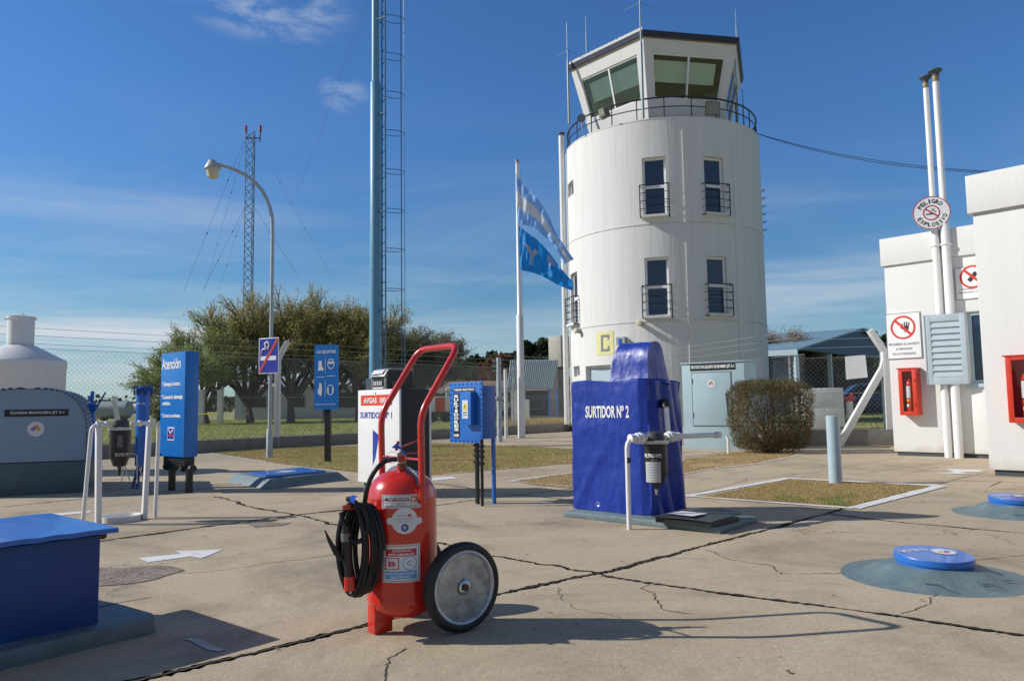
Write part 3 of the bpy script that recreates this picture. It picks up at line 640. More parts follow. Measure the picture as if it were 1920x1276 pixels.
ux = (tox @ Vector((.93, -.36, 0))).normalized(); oy = (tox @ Vector((.75, .66, 0))).normalized()
path = []
for i in range(0, 5*40+12):
    t = i/40; a = math.pi*.55-2*math.pi*t
    rx = .080+.005*math.sin(t*9); rz = .232+.008*math.sin(t*5+1)-.004*t
    c = cc+oy*(.019*t-.03)+ux*(.004*t)+Vector((0, 0, -.004*t))
    path.append(c+ux*rx*math.cos(a)*(1-.15*math.sin(a)**2)+Vector((0, 0, rz*math.sin(a))))
b.tube(path, .0128, 10); b.build('hose_coil', rubber, ext, smooth=True)
b = MB(); p0 = EL(648, 985, cD-.055); p1 = EL(654, 1085, cD-.055)
pts = [EL(700, 1000, cD-.03), EL(690, 1018, cD-.05), EL(672, 1017, cD-.055), EL(700, 970, cD-.06)]
b.tube([EL(640, 960, cD-.04), EL(642, 975, cD-.05), p0], .0125, 10)
b.tube(roundpath([EL(662, 940, cD-.05), EL(684, 955, cD-.05), EL(690, 985, cD-.05), EL(683, 1010, cD-.05), EL(668, 1017, cD-.05), EL(655, 1011, cD-.05)], .03, 5), .0125, 10)
b.build('hose_end', rubber, ext, smooth=True)
n_ = MB().tube([p0, p0.lerp(p1, .15), p0.lerp(p1, .2), p0.lerp(p1, .7), p0.lerp(p1, .75), p1], [.019, .019, .022, .022, .018, .018], 16).build('discharge_nozzle', blackp, ext, smooth=True)
MB().tube([EL(648, 999, cD-.055), EL(649, 1014, cD-.055)], .0235, 16).build('nozzle_collar', mat('grey_brown_collar', (.17, .14, .12), .5), n_, smooth=True)
b = MB(); b.tube([EL(641, 1049, cD-.06), EL(630, 1035, cD-.065), EL(618, 1014, cD-.07), EL(609, 993, cD-.07)], [.011, .015, .010, .003], 10); b.build('nozzle_lever', blackp, n_, smooth=True)
b = MB(); b.tube([EL(655, 1080, cD-.055), EL(656, 1106, cD-.055)], .026, 18); b.build('nozzle_holder', redp, ext, smooth=True)
b = MB(); b.bar(EL(662, 1098, cD-.04), EL(700, 1096, cD+.10), .05, .006); b.bar(EL(650, 953, cD-.06), EL(700, 950, cD+.10), .045, .006); b.bar(EL(650, 953, cD-.06), EL(650, 946, cD-.06), .045, .005)
b.build('hose_hook', redp, ext)
b = MB(); o_ = EL(661, 940, cD-.065); b.add([o_+ux*-.012, o_+ux*.012+Vector((0, 0, -.01)), o_+ux*.01+Vector((0, 0, .012)), o_+ux*.03+Vector((0, 0, .028)), o_+ux*.0+Vector((0, 0, .034)), o_+ux*-.02+Vector((0, 0, .022))], [(0, 1, 2), (0, 2, 3, 4, 5)])
b.build('seal_tag', btag, ext, fix=False)
# ================================================================ blue tank box at lower left
fr = Frame(G(183, 1200), ang=R_(50)); c0 = fr.A
bx = thing('blue_tank_box', 'low dark blue painted box with lighter sheet lid, cut off at the lower left corner', 'box', fr.A, fr.ang)
MB().box(-1.9, 0, .05, 0, .80, .522).build('box_body', blueb, bx, bevel=.006)
b = MB(); nseg = 28; vs = []; fs = []
for i in range(nseg+1):
    t = i/nseg; x = -1.98+t*2.045
    for (y, dz) in ((-.055, 0), (.88, 0)):
        z = .545+.0022*math.sin(t*75)+(.003 if y > 0 else 0)*math.sin(t*7)
        vs += [(x, y, z-.012), (x, y, z+.012)]
for i in range(nseg):
    k = 4*i; fs += [(k+1, k+5, k+7, k+3), (k, k+2, k+6, k+4), (k, k+4, k+5, k+1), (k+2, k+3, k+7, k+6)]
fs += [(0, 1, 3, 2), (4*nseg, 4*nseg+2, 4*nseg+3, 4*nseg+1)]
b.add(vs, fs).build('lid', blue, bx, smooth=True)
MB().add([(-.53, .28, .580), (-.40, .28, .580), (-.40, .36, .580), (-.53, .36, .580)], [(0, 1, 2, 3)]).build('lid_sticker', slabel, bx, fix=False)
MB().tube([(.02, .1, .515), (.02, .02, .515)], .02, 10).build('hinge_pipe', rust, bx, smooth=True)
b = MB()
slabp = [(-2.6, -.16), (.24, -.11), (.27, -.02), (.25, .32), (.20, .62), (.14, .90), (-2.6, .95)]
b.prism(slabp, -.02, .085); sl_ = b.build('box_slab', greyb2, bx, bevel=.02)
MB().add(*strip([Vector((0, .30, 0)), Vector((.2, .33, 0)), Vector((.41, .30, 0))], .014, .088, .01, 3)).build('slab_crack', crackm, bx, fix=False)
blotch([(325, 1199), (362, 1198), (398, 1212), (425, 1219), (408, 1224), (384, 1219), (352, 1206)], 'cement_patch', mat('pale_cement_smear', (.50, .48, .44), .9, bump=.8, var=.3, dirt=.6, dcol=(.3, .27, .22)), .0045)
# ================================================================ hose cabinet and its plinth
fr = Frame(G(158, 922), ang=R_(24))
hc = thing('hose_cabinet', 'blue-grey arched metal hose cabinet on a dark plinth at the left edge', 'cabinet', fr.A, fr.ang)
wd = 1.50; zb = fr.uv(100, 864)[1]; zt = fr.uv(72, 729)[1]
zs = fr.uv(158, 800)[1]
def prof(off=0, teeth=False):
    pts = []; n = 150 if teeth else 60
    pts.append((off, zb))
    for i in range(n+1):
        a = math.pi*i/n; 
        x = -wd/2+(wd/2+off)*math.copysign(abs(math.cos(a))**.62, math.cos(a)); z = (zs-.12)+(zt+off-zs+.12)*abs(math.sin(a))**.85
        if teeth: k = .012*math.sin(i*1.5); x += k*math.cos(a); z += k*math.sin(a)
        pts.append((x, z))
    pts.append((-wd-off, zb)); return pts
MB().prism(prof(), .02, .045, 'xz').build('end_panel', hosep, hc, fix=True)
pa = prof(.02, True); pb = prof(.008, True); n = len(pa)
b = MB(); vs = [(x, 0, z) for x, z in pa]+[(x, 1.7, z) for x, z in pa]+[(x, 0, z) for x, z in pb]+[(x, 1.7, z) for x, z in pb]; fs = []
for i in range(n-1): fs += [(i, i+1, n+i+1, n+i), (2*n+i, 3*n+i, 3*n+i+1, 2*n+i+1), (i, 2*n+i, 2*n+i+1, i+1)]
b.add(vs, fs).build('corrugated_hood', mat('hood_sheet', (.20, .28, .35), .5, metal=.2, dirt=.2), hc, fix=False)
MB().prism(prof(-.01), 1.66, 1.69, 'xz').build('end_panel', hosep, hc)
MB().box(-wd-.06, .0, 0, .0, 1.75, zb-.012).build('plinth', plinthp, hc, bevel=.01)
MB().box(-wd-.02, .03, zb-.012, -.03, 1.7, zb+.002).build('base_frame', mat('rust_red_frame', (.06, .015, .015), .6), hc)
bb = fbox(fr, (8, 768), (128, 779)); lbp = rect((fr.uv(8, 774)[0], bb[1], bb[2], bb[3]), hc, blackl, 'name_plate', .012, .019)
a0 = fr.uv(19, 774)[0]; a1 = fr.uv(120, 774)[0]; text('GUARDA MANGUERA JET A-1', (a0, bb[1]+.025, a1, bb[3]-.025), lbp, wlet, .009)
h0 = fr.uv(67, 804); hazard(h0[0], h0[1], .105, hc, y=.016)
# white storage tank behind
tk = thing('storage_tank', 'white upright cylindrical tank with conical top and neck behind the hose cabinet', 'tank', (P(36, 700, 14.6).x, 14.6, 0))
zz = lambda y: P(36, y, 14.6).z
b = MB(); r_ = .775
b.lathe([(r_, 0), (r_, zz(692)), (r_+.012, zz(690)), (r_+.012, zz(678)), (r_-.01, zz(675)), (.26, zz(648))], 48, cap=False); b.build('tank_shell', white, tk, smooth=True)
b = MB(); b.lathe([(.225, zz(649)), (.225, zz(600)), (.25, zz(598)), (.25, zz(594)), (0, zz(592))], 32); nk = b.build('tank_neck', white, tk, smooth=True)
b = MB(); b.tube(arc((0, 0, zz(592)), .05, 0, math.pi, 8), .012, 6); b.box(-.30, -.03, zz(600), -.24, .03, zz(594)); b.build('lid_handle', white, nk)
# hand pump and blue vertical filter tube
hp = thing('hand_pump', 'blue hand pump on a post with raised lever, left of the white pipe stand', 'pump', (P(172, 800, 12.0).x, 12.0, 0))
q = lambda px, py: (P(px, py, 12.0).x-hp.location.x, 0, P(px, py, 12.0).z)
MB().tube([q(172, 858), q(172, 790)], .085, 14).build('pump_post', blue, hp, smooth=True)
MB().tube([q(173, 792), q(173, 772)], .03, 10).build('pump_neck', blue, hp, smooth=True)
c = Vector(q(173, 764)); MB().lathe([(0, -.05), (.06, -.05), (.075, -.03), (.075, .03), (.06, .05), (0, .05)], 20, c, (.3, -1, 0)).build('pump_body', blue, hp, smooth=True)
b = MB(); b.tube([c, c+Vector((-.11, -.02, .01))], .03, 10); b.tube([q(173, 755), q(172, 748), q(168, 742), q(168, 752)], [.022, .03, .02, .02], 10); b.tube([q(172, 746), q(174, 733)], .028, 10); b.build('spout', blue, hp, smooth=True)
MB().tube([q(180, 765), q(198, 735)], .014, 8).build('pump_lever', blued, hp, smooth=True)
ft = thing('filter_column', 'tall blue cylindrical column with flanged lid left of the attention sign', 'filter column', (P(267, 800, 11.6).x, 11.6, 0))
zq = lambda y: P(267, y, 11.6).z
MB().lathe([(.093, zq(872)), (.093, zq(736))], 24).build('column_tube', blue, ft, smooth=True)
b = MB(); b.lathe([(.115, zq(736)), (.115, zq(730)), (.10, zq(727)), (.04, zq(723)), (0, zq(723))], 24)
for k in range(6): a = k*1.05+.2; b.tube([(.12*math.cos(a), .12*math.sin(a), zq(741)), (.12*math.cos(a), .12*math.sin(a), zq(722))], .014, 6)
b.build('column_lid', blued, ft, smooth=True)
text('T-100/130LL', (-.085, zq(758.5), .085, zq(754)), ft, wlet, 0, fn=lambda x, y, z: (.095*math.sin(x/.095), -.095*math.cos(x/.095), z))
b = MB()
for s in (-1, 1): b.bar((s*.05, 0, zq(872)), (s*.10, .05*s, 0), .03); b.bar((0, s*.05, zq(872)), (0, s*.12, 0), .03)
b.build('column_feet', blued, ft)
# small trestle of thin grey rods on the ground behind filter 1
tr = thing('rod_stand', 'thin grey rod trestle standing behind the first black filter', 'stand', (P(237, 890, 10.2).x, 10.2, 0))
q2 = lambda px, py, y=10.2: (P(px, py, y).x-tr.location.x, y-10.2, max(.0, P(px, py, y).z))
b = MB()
for seg in ([(228, 902), (232, 860)], [(243, 900), (229, 858)], [(257, 906), (257, 853), (250, 850), (205, 850)], [(257, 868), (268, 892)]): b.tube([q2(*p) for p in seg], .008, 6)
b.build('rod_frame', galv, tr)
# ================================================================ pipe stand with filter (number 1)
def filter_body(root, c, r, ztop, zbot, lab, px_text, txt):
    cx, cy = c; H = ztop-zbot
    f = MB().lathe([(0, zbot), (r*.12, zbot), (r*.2, zbot+H*.07), (r*.62, zbot+H*.10), (r*.78, zbot+H*.2), (r*.95, zbot+H*.27), (r, zbot+H*.34), (r*.98, zbot+H*.80)], 32, (cx, cy, 0)).build('filter_housing', blackp, root, smooth=True)
    MB().lathe([(r*.98, ztop-H*.21), (r*1.15, ztop-H*.205), (r*1.15, ztop-H*.155), (r*.98, ztop-H*.15)], 32, (cx, cy, 0)).build('clamp_ring', mat('cream_clamp', (.50, .50, .45), .4, metal=.3), f, smooth=True)
    hd = MB().lathe([(r*.8, ztop-H*.16), (r*.8, ztop-H*.1), (r*.72, ztop-H*.02), (r*.6, ztop)], 24, (cx, cy, 0)); hd.build('filter_head', mat('filter_head_grey', (.05, .05, .055) if lab == 1 else (.16, .165, .17), .55), f, smooth=True)
    MB().tube([(cx, cy, zbot-.0), (cx, cy, zbot-.05)], [.018, .008], 10).build('drain_plug', blackp if lab == 1 else galv, f, smooth=True)
    va = math.atan2(-1, 0)
    return f
fA = Frame(G(185, 982), G(272, 972)); 
s1 = fthing('filter_pipe_stand', 'white pipe stand with tapered legs carrying the black filter numbered 1', 'pipe stand', fA)
def L1(px, py, off=0): a = fA.uv(px, py, off); return (a[0], -off, a[1])
zt_ = fA.uv(225, 794)[1]
b = MB()
pl = roundpath([(fA.uv(155, 980)[0], .0, 0), (L1(172, 793)[0], 0, zt_), (L1(205, 793)[0], 0, zt_)], .09, 7)
b.tube(pl, [.020]*len(pl), 12); b.build('pipe_leg', pipew, s1, smooth=True)
pr_ = roundpath([(fA.uv(291, 968)[0], 0, 0), (L1(298, 793)[0], 0, zt_), (L1(245, 793)[0], 0, zt_)], .08, 7)
MB().tube(pr_, .020, 12).build('pipe_leg', pipew, s1, smooth=True)
for (pb_, pt_, wv) in (((184, 982), (185, 800), .055), ((270, 972), (280, 798), .050)):
    a = L1(*pb_); t = L1(*pt_); MB().bar((a[0], .0, 0), (t[0], 0, t[2]), wv, wv, up=(0, 1, 0)).build('square_leg', pipew, s1, bevel=.006)
b = MB()
for px_ in (183, 190, 200, 238, 262, 282): x = L1(px_, 793)[0]; b.lathe([(.022, -.018), (.032, -.014), (.032, .014), (.022, .018)], 10, (x, 0, zt_), (1, 0, 0))
b.build('pipe_fittings', pipew, s1)
fx = L1(225, 840)[0]; rf = .105
f1 = filter_body(s1, (fx, 0), rf, fA.uv(225, 786)[1], fA.uv(225, 882)[1], 1, None, None)
vdir = math.atan2(-(fA.A.y), -(fA.A.x))-fA.ang
def ff(cx, r): return lambda x, y, z: (cx+(r+.002-y*.5)*math.cos(vdir+x/r), (r+.002-y*.5)*math.sin(vdir+x/r), z)
zf = lambda py: fA.uv(225, py)[1]
text('FILTRO Nº1', (-.045, zf(854), .098, zf(848)), f1, wlet, 0, fn=ff(fx, rf))
def cylpatch(x0, z0, x1, z1, m, name, par, fn, y=0, n=8):
    vs = []; fs = []
    for i in range(n+1):
        x = x0+(x1-x0)*i/n; vs += [fn(x, y, z0), fn(x, y, z1)]
        if i: k = 2*i; fs.append((k-2, k, k+1, k-1))
    return MB().add(vs, fs).build(name, m, par, fix=False)
cylpatch(-.028, zf(838), .02, zf(816), mat('worn_grey_label', (.13, .13, .14), .4, var=.4, vs=30), 'filter_label', f1, ff(fx, rf))
bs_ = G(224, 976); bn = thing('drip_basin', 'white round drip basin on the ground under the first filter', 'basin', (bs_.x, bs_.y+.02, 0))
MB().lathe([(0, .01), (.185, .01), (.19, .06), (.20, .06), (.195, 0), (0, 0)], 36).build('basin_bowl', pipew, bn, smooth=True)
# ================================================================ attention sign pillar
fr = Frame(P(298.5, 857, 11.22), P(342.5, 857, 10.75)); zlo = fr.uv(345, 857)[1]; zhi = fr.uv(345, 658)[1]; wA = fr.uv(345, 800)[0]
at = fthing('attention_sign_box', 'tall blue box sign reading Atención on black legs', 'sign', fr)
MB().box(0, 0, zlo, wA, .20, zhi).build('sign_box', signb, at, bevel=.004)
def ftext(s, p0, p1, par, m, frm_, y=-.004, bold=.015, off=0):
    z1 = frm_.uv(p0[0], p0[1], off)[1]; z0 = frm_.uv(p1[0], p1[1], off)[1]; return text(s, (frm_.uv(p0[0], p0[1], off)[0], z0, frm_.uv(p1[0], p1[1], off)[0], z1), par, m, y, bold)
ftext('Atención', (304.5, 673), (339, 690), at, wlet, fr, bold=.02)
ftext('* Detenga el motor.', (304, 716), (339, 724), at, wlet, fr, bold=.04); ftext('* Conecte la descarga', (302, 740), (342.5, 749), at, wlet, fr, bold=.04)
ftext('estática.', (305, 752.5), (320, 759), at, wlet, fr, bold=.04); ftext('* Corte la corriente.', (302, 775), (339, 782), at, wlet, fr, bold=.04)
bb = fbox(fr, (314.5, 800.5), (326.5, 825)); pl_ = rect(bb, at, wlet, 'small_no_smoking_plate', -.003, 0)
rect((bb[0]+.01, bb[1]+.015, bb[2]-.01, bb[3]-.015), pl_, signb2, 'plate_field', -.005, -.003)
text('V', (bb[0]+.025, bb[1]+.09, bb[2]-.025, bb[3]-.03), pl_, wlet, -.007, 0); rect((bb[0]+.02, bb[1]+.055, bb[2]-.02, bb[1]+.075), pl_, mat('sign_red', (.6, .04, .02), .4), 'plate_bar', -.007, -.005)
MB().box(.07, .03, zlo-.13, wA-.02, .17, zlo).build('box_mount', blackp, at)
for x in (.16, wA-.06):
    lg = MB().tube([(x, .12, 0), (x, .12, zlo-.1)], .05, 12).build('leg', blackp, at, smooth=True)
    b = MB(); b.tube([(x-.14, .10, zlo-.16), (x+.14, .10, zlo-.16)], .035, 10); b.lathe([(.055, -.03), (.055, .03)], 8, (x-.12, .10, zlo-.16), (1, 0, 0)); b.lathe([(.055, -.03), (.055, .03)], 8, (x+.12, .10, zlo-.16), (1, 0, 0)); b.build('pipe_union', blackp, lg)
# ================================================================ lamp post and no-smoking sign
lp = G(505, 858); lm = thing('lamp_post', 'slender pale blue-grey lamp post with curved arm and one glass lamp', 'lamp post', (lp.x, lp.y, 0))
qp = lambda px, py: Vector((P(px, py, lp.y).x-lp.x, 0, P(px, py, lp.y).z))
lpm = mat('lamp_post_paint', (.40, .46, .50), .45, dirt=.2, dcol=(.3, .3, .3))
MB().tube([(0, 0, 0), (0, 0, qp(505, 808).z), (0, 0, qp(505, 804).z)], [.075, .07, .05], 14).build('post_base', lpm, lm, smooth=True)
pp = [(0, 0, qp(505, 806).z), qp(509, 600)*1, qp(511.5, 440)]
pp = [Vector((0, 0, qp(505, 806).z)), Vector((qp(509, 600).x, 0, qp(509, 600).z)), qp(511, 440), qp(510.5, 405), qp(503, 378), qp(490, 354), qp(470, 334), qp(445, 320), qp(425, 312), qp(412, 309)]
MB().tube(roundpath(pp, .3, 4), [.045]*4+[.042]*200 if False else .043, 12).build('post_arm', lpm, lm, smooth=True)
hp_ = qp(400, 309); 
b = MB(); b.lathe([(.02, .12), (.08, .11), (.13, .02), (.19, -.07), (.19, -.10), (.13, -.11)], 24, hp_+Vector((-.03, 0, 0)), (-.12, 0, 1)); b.tube([qp(414, 309), qp(404, 311)], .055, 10); hd = b.build('lamp_head', mat('lamp_head_paint', (.42, .44, .46), .4, dirt=.5, dcol=(.25, .22, .18)), lm, smooth=True)
b = MB(); b.lathe([(.155, -.10), (.15, -.2), (.12, -.31), (.03, -.35), (0, -.355)], 24, hp_+Vector((-.03, 0, 0)), (-.12, 0, 1)); b.build('lamp_glass', lampg, hd, smooth=True)
ns = thing('no_smoking_sign', 'blue square plate with white cigarette and red diagonal, fixed to the lamp post', 'sign', (lp.x, lp.y-.08, 0), R_(-25))
fs_ = Frame((lp.x, lp.y-.08), ang=R_(-25)); bb = (fs_.uv(486, 667)[0], fs_.uv(505, 700)[1], fs_.uv(523, 667)[0], fs_.uv(505, 633)[1])
b = MB(); b.box(bb[0], -.012, bb[1], bb[2], 0, bb[3]); b.build('sign_plate', wlet, ns, bevel=.003)
w_ = bb[2]-bb[0]; h_ = bb[3]-bb[1]; XX = lambda t: bb[0]+t*w_; ZZ = lambda t: bb[1]+t*h_
rect((XX(.03), ZZ(.025), XX(.97), ZZ(.975)), ns, signb2, 'sign_field', -.015, -.012)
b = MB(); b.box(XX(.10), -.018, ZZ(.37), XX(.88), -.015, ZZ(.49)); b.tube([Vector((XX(a), -.017, ZZ(c))) for a, c in ((.14, .52), (.14, .62), (.22, .69), (.32, .68), (.36, .75), (.31, .84), (.42, .90), (.50, .86), (.52, .76), (.44, .68))], .018*1.2, 5); b.build('cigarette_mark', wlet, ns)
MB().add([(XX(.03), -.021, ZZ(.03)), (XX(.11), -.021, ZZ(.03)), (XX(.97), -.021, ZZ(.90)), (XX(.97), -.021, ZZ(.97)), (XX(.90), -.021, ZZ(.97)), (XX(.03), -.021, ZZ(.11))], [(0, 1, 2, 3, 4, 5)]).build('red_diagonal', mat('sign_red_line', (.50, .07, .06), .4), ns, fix=False)
# ================================================================ mandatory gear sign
ub = G(613, 866); uf = Frame(ub, ang=R_(-12)); us = thing('mandatory_gear_sign', 'blue rounded sign of white safety gear pictograms headed USO OBLIGATORIO', 'sign', uf.A, uf.ang)
bb = (uf.uv(590, 700)[0], uf.uv(613, 767)[1], uf.uv(635, 700)[0], uf.uv(613, 646)[1])
def rrect(x0, z0, x1, z1, r, n=6):
    o = []
    for cx, cz, a in ((x1-r, z1-r, 0), (x0+r, z1-r, 90), (x0+r, z0+r, 180), (x1-r, z0+r, 270)):
        for i in range(n+1): t = R_(a+90*i/n); o.append((cx+r*math.cos(t), cz+r*math.sin(t)))
    return o
MB().prism(rrect(*bb, .05), -.02, 0, 'xz').build('sign_panel', signb, us)
MB().box(-.06, 0, 0, .06, .08, bb[3]-.1).build('sign_post', blackp, us)
w_ = bb[2]-bb[0]; h_ = bb[3]-bb[1]; XX = lambda t: bb[0]+t*w_; ZZ = lambda t: bb[1]+t*h_
text('USO OBLIGATORIO', (XX(.10), ZZ(.865), XX(.90), ZZ(.915)), us, wlet, -.024, .03); text('Mantenga el orden y la limpieza', (XX(.07), ZZ(.065), XX(.90), ZZ(.09)), us, wlet, -.024, .02)
b = MB()
for (a, c, d, e) in ((.46, .56, .475, .79), (.46, .20, .475, .44), (.10, .495, .44, .503), (.52, .508, .88, .516)): b.box(XX(a), -.024, ZZ(c), XX(d), -.021, ZZ(e))
flatpoly(b, [(XX(a), ZZ(c)) for a, c in ((.15, .60), (.40, .60), (.40, .625), (.33, .66), (.31, .75), (.18, .75), (.18, .66))], -.024)
flatpoly(b, [(XX(a), ZZ(c)) for a, c in ((.17, .24), (.30, .20), (.33, .26), (.33, .32), (.30, .40), (.22, .41), (.20, .33), (.15, .29))], -.024)
for (cx, cz) in ((.70, .70), (.68, .30)):
    a, d = ring2d(0, 0, .082*1.0, .098, 24); vs = [(XX(cx)+x*.85, -.024, ZZ(cz)+z*1.15) for x, z in a+d]; b.add(vs, [(i, (i+1) % 24, 24+(i+1) % 24, 24+i) for i in range(24)])
b.box(XX(.59), -.024, ZZ(.70), XX(.81), -.021, ZZ(.735)); b.box(XX(.54), -.024, ZZ(.25), XX(.61), -.021, ZZ(.33)); b.box(XX(.75), -.024, ZZ(.25), XX(.82), -.021, ZZ(.33))
b.build('pictograms', wlet, us)
# ================================================================ sloped plinth with blue hatch
L0, F0, R0 = G(421, 903), G(499, 917), G(656, 900); B0 = L0+R0-F0
zt_ = .13; T = [G(443, 887, zt_), G(508, 898, zt_), G(634, 884, zt_)]; T.append(T[0]+T[2]-T[1])
ht = thing('hatch_plinth', 'low sloped blue-grey concrete plinth with a blue hatch plate on top', 'plinth', F0)
b = MB(); q = [p-F0 for p in (L0, F0, R0, B0)]+[p-F0 for p in T]
b.add([(p.x, p.y, p.z) for p in q], [(0, 1, 5, 4), (1, 2, 6, 5), (2, 3, 7, 6), (3, 0, 4, 7), (4, 5, 6, 7), (3, 2, 1, 0)]).build('plinth_body', greyb, ht, bevel=.01)
T2 = [G(469, 884, .17), G(506, 890.5, .17), G(610, 881, .17)]; T2.append(T2[0]+T2[2]-T2[1]); vs = [(p.x-F0.x, p.y-F0.y, .135) for p in T2]+[(p.x-F0.x, p.y-F0.y, .165) for p in T2]
hp2 = MB().add(vs, [(0, 3, 2, 1), (4, 5, 6, 7), (0, 1, 5, 4), (1, 2, 6, 5), (2, 3, 7, 6), (3, 0, 4, 7)]).build('hatch_plate', blue, ht)
ce = sum(T2, Vector())/4-F0; MB().add([(ce.x-.18, ce.y-.15, .169), (ce.x+.05, ce.y-.2, .169), (ce.x+.12, ce.y+.1, .169), (ce.x-.1, ce.y+.15, .169)], [(0, 1, 2, 3)]).build('hatch_sticker', slabel, hp2, fix=False)
# ================================================================ fuel pump number 1
pA, pB = G(671, 922), G(749, 934); fr = Frame(pA, pB); wF = fr.uv(749, 900)[0]; z0 = fr.uv(700, 906)[1]; z1 = fr.uv(700, 729)[1]
fp = fthing('fuel_pump', 'white fuel dispenser with red label and black side, behind the extinguisher', 'fuel dispenser', fr)
z1 = fr.uv(748, 728)[1]
MB().box(0, 0, z0, wF, .03, z1).build('front_panel', mat('pump_front_white', (.78, .78, .77), .35, var=.03), fp, bevel=.006)
MB().box(.02, .03, z0, wF-.005, .46, z1-.005).build('pump_cabinet', blackd, fp, bevel=.004)
MB().box(.01, .46, z0, wF, .49, z1).build('back_panel', mat('pump_front_white', (.78, .78, .77), .35, var=.03), fp, bevel=.004)
MB().box(.06, .06, 0, wF-.04, .44, z0).build('pedestal', greyb, fp)
bb = fbox(fr, (677, 741), (735, 759)); bb = (fr.uv(677, 750)[0], bb[1], fr.uv(735, 750)[0], bb[3]); rb = rect(bb, fp, mat('label_bright_red', (.72, .07, .03), .4), 'fuel_label')
text('AVGAS  100 LL', (bb[0]+.08, bb[1]+.03, bb[2]-.01, bb[3]-.035), rb, wlet, -.006, .03)
bb = fbox(fr, (676, 772), (735, 783)); text('SURTIDOR Nº 1', (bb[0], fr.uv(705, 784)[1], bb[2], fr.uv(705, 772)[1]), fp, blet, -.003, .02)
X1 = fr.uv(699, 840)[0]; za = fr.uv(699, 805)[1]; zb_ = fr.uv(699, 872)[1]
flatpoly(MB(), [(X1, za), (X1+.16, za-.07), (X1+.07, zb_+.10), (X1, zb_)], -.002).build('blue_emblem', blet, fp, fix=False)
MB().lathe([(.012, 0), (.008, .006), (0, .006)], 10, (fr.uv(704, 737)[0], -.001, fr.uv(704, 737)[1]), (0, -1, 0)).build('panel_lock', blackp, fp)
xa, xb = fr.uv(696, 710)[0], fr.uv(723, 710)[0]; zc = fr.uv(710, 706)[1]; ztp = fr.uv(710, 690)[1]
grc = mat('counter_grey', (.28, .28, .26), .4, metal=.4)
hd = MB().box(xa, .0, z1, xb, .40, zc+.01).build('counter_head', grc, fp, bevel=.006)
rect((xa+.04, z1+.04, xb-.04, zc-.005), hd, blackl, 'counter_window', -.004, .0)
for i in range(5): x = xa+.07+i*(xb-xa-.14)/5; rect((x, z1+.055, x+.022, z1+.11), hd, slabel, 'counter_digit', -.006, -.004)
rect((xa+.06, z1+.008, xb-.06, z1+.028), hd, slabel, 'counter_strip', -.005, 0)
MB().prism([(0, 0), (.40, 0), (.40, .17), (.12, .17), (0, .02)], 0, 1).v
b = MB(); vs = []
for x in (xa-.01, xb+.01): vs += [(x, -.03, zc), (x, .42, zc), (x, .42, ztp), (x, .10, ztp), (x, .04, ztp-.02)]
b.add(vs, [(0, 1, 2, 3, 4), (9, 8, 7, 6, 5), (0, 5, 6, 1), (1, 6, 7, 2), (2, 7, 8, 3), (3, 8, 9, 4), (4, 9, 5, 0)]); b.build('counter_hood', grc, hd, bevel=.004)
MB().add([(xa+.05, -.027, zc+.035), (xb-.05, -.027, zc+.035), (xb-.05, .02, zc+.09), (xa+.05, .02, zc+.09)], [(0, 1, 2, 3)]).build('hood_plate', slabel, hd, fix=False)
MB().box(xb+.012, .03, z1+.01, xb+.03, .4, ztp-.03).build('hood_side', blackp, hd)
MB().tube(arc((xb+.035, .12, z1+.07), .035, .5, 5.2, 14, (0, 1, 0)), .006, 6).build('reset_ring', galv, hd)
# ================================================================ electrical panel
fr = Frame(P(844, 830, 9.42), P(904, 830, 8.98)); pA = fr.A
z0 = fr.uv(904, 831)[1]; z1 = fr.uv(904, 714.5)[1]; wE = fr.uv(904, 800)[0]
ep = fthing('electrical_panel', 'bright blue electrical panel on thin legs marked SURTIDORES 100', 'electrical panel', fr)
MB().box(0, 0, z0, wE, .02, z1).build('flange_plate', blue, ep, bevel=.003)
MB().box(.04, .02, z0+.05, wE-.03, .24, z1-.05).build('panel_box', mat('panel_side_blue', (.03, .13, .40), .4, coat=.2), ep, bevel=.004)
b = MB()
for i in range(8):
    for (x, z) in ((.025+(wE-.05)*i/7, z0+.025), (.025+(wE-.05)*i/7, z1-.025)): b.lathe([(.011, 0), (.009, .008), (0, .009)], 6, (x, 0, z), (0, -1, 0))
for i in range(1, 11):
    for x in (.025, wE-.025): b.lathe([(.011, 0), (.009, .008), (0, .009)], 6, (x, 0, z0+.025+(z1-z0-.05)*i/11), (0, -1, 0))
tag(b.build('flange_bolts', blued, ep), kind='stuff')
bx_ = lambda a, c: fbox(fr, a, c)
bb = bx_((850, 727), (892, 733)); k = rect((fr.uv(850, 730)[0], bb[1], fr.uv(891, 730)[0], bb[3]), ep, blackl, 'top_label'); bb2 = (fr.uv(850, 730)[0]+.015, bb[1]+.012, fr.uv(891, 730)[0]-.015, bb[3]-.012); text('TABLERO ELECTRICO', bb2, k, wlet, -.006, .04)
xa, xb = fr.uv(850.5, 780)[0], fr.uv(862, 780)[0]; za, zb_ = fr.uv(856, 820)[1], fr.uv(856, 737)[1]; k = rect((xa, za, xb, zb_), ep, blackl, 'vertical_label')
word = 'SURTIDORES'; hh = (zb_-za-.06)/10.7
for i, ch in enumerate(word):
    zz_ = zb_-.015-hh*(i+1); m_ = .032 if ch == 'I' else .016
    text(ch, (xa+m_, zz_+hh*.12, xb-m_, zz_+hh*.95), k, wlet, -.006, .05)
text('100', (xa+.01, za+.012, xb-.01, za+.012+hh*.75), k, wlet, -.006, .04)
xa, xb = fr.uv(865, 770, .085)[0], fr.uv(882.5, 770, .085)[0]; za, zb_ = fr.uv(884, 797, .1)[1], fr.uv(884, 733.5, .1)[1]
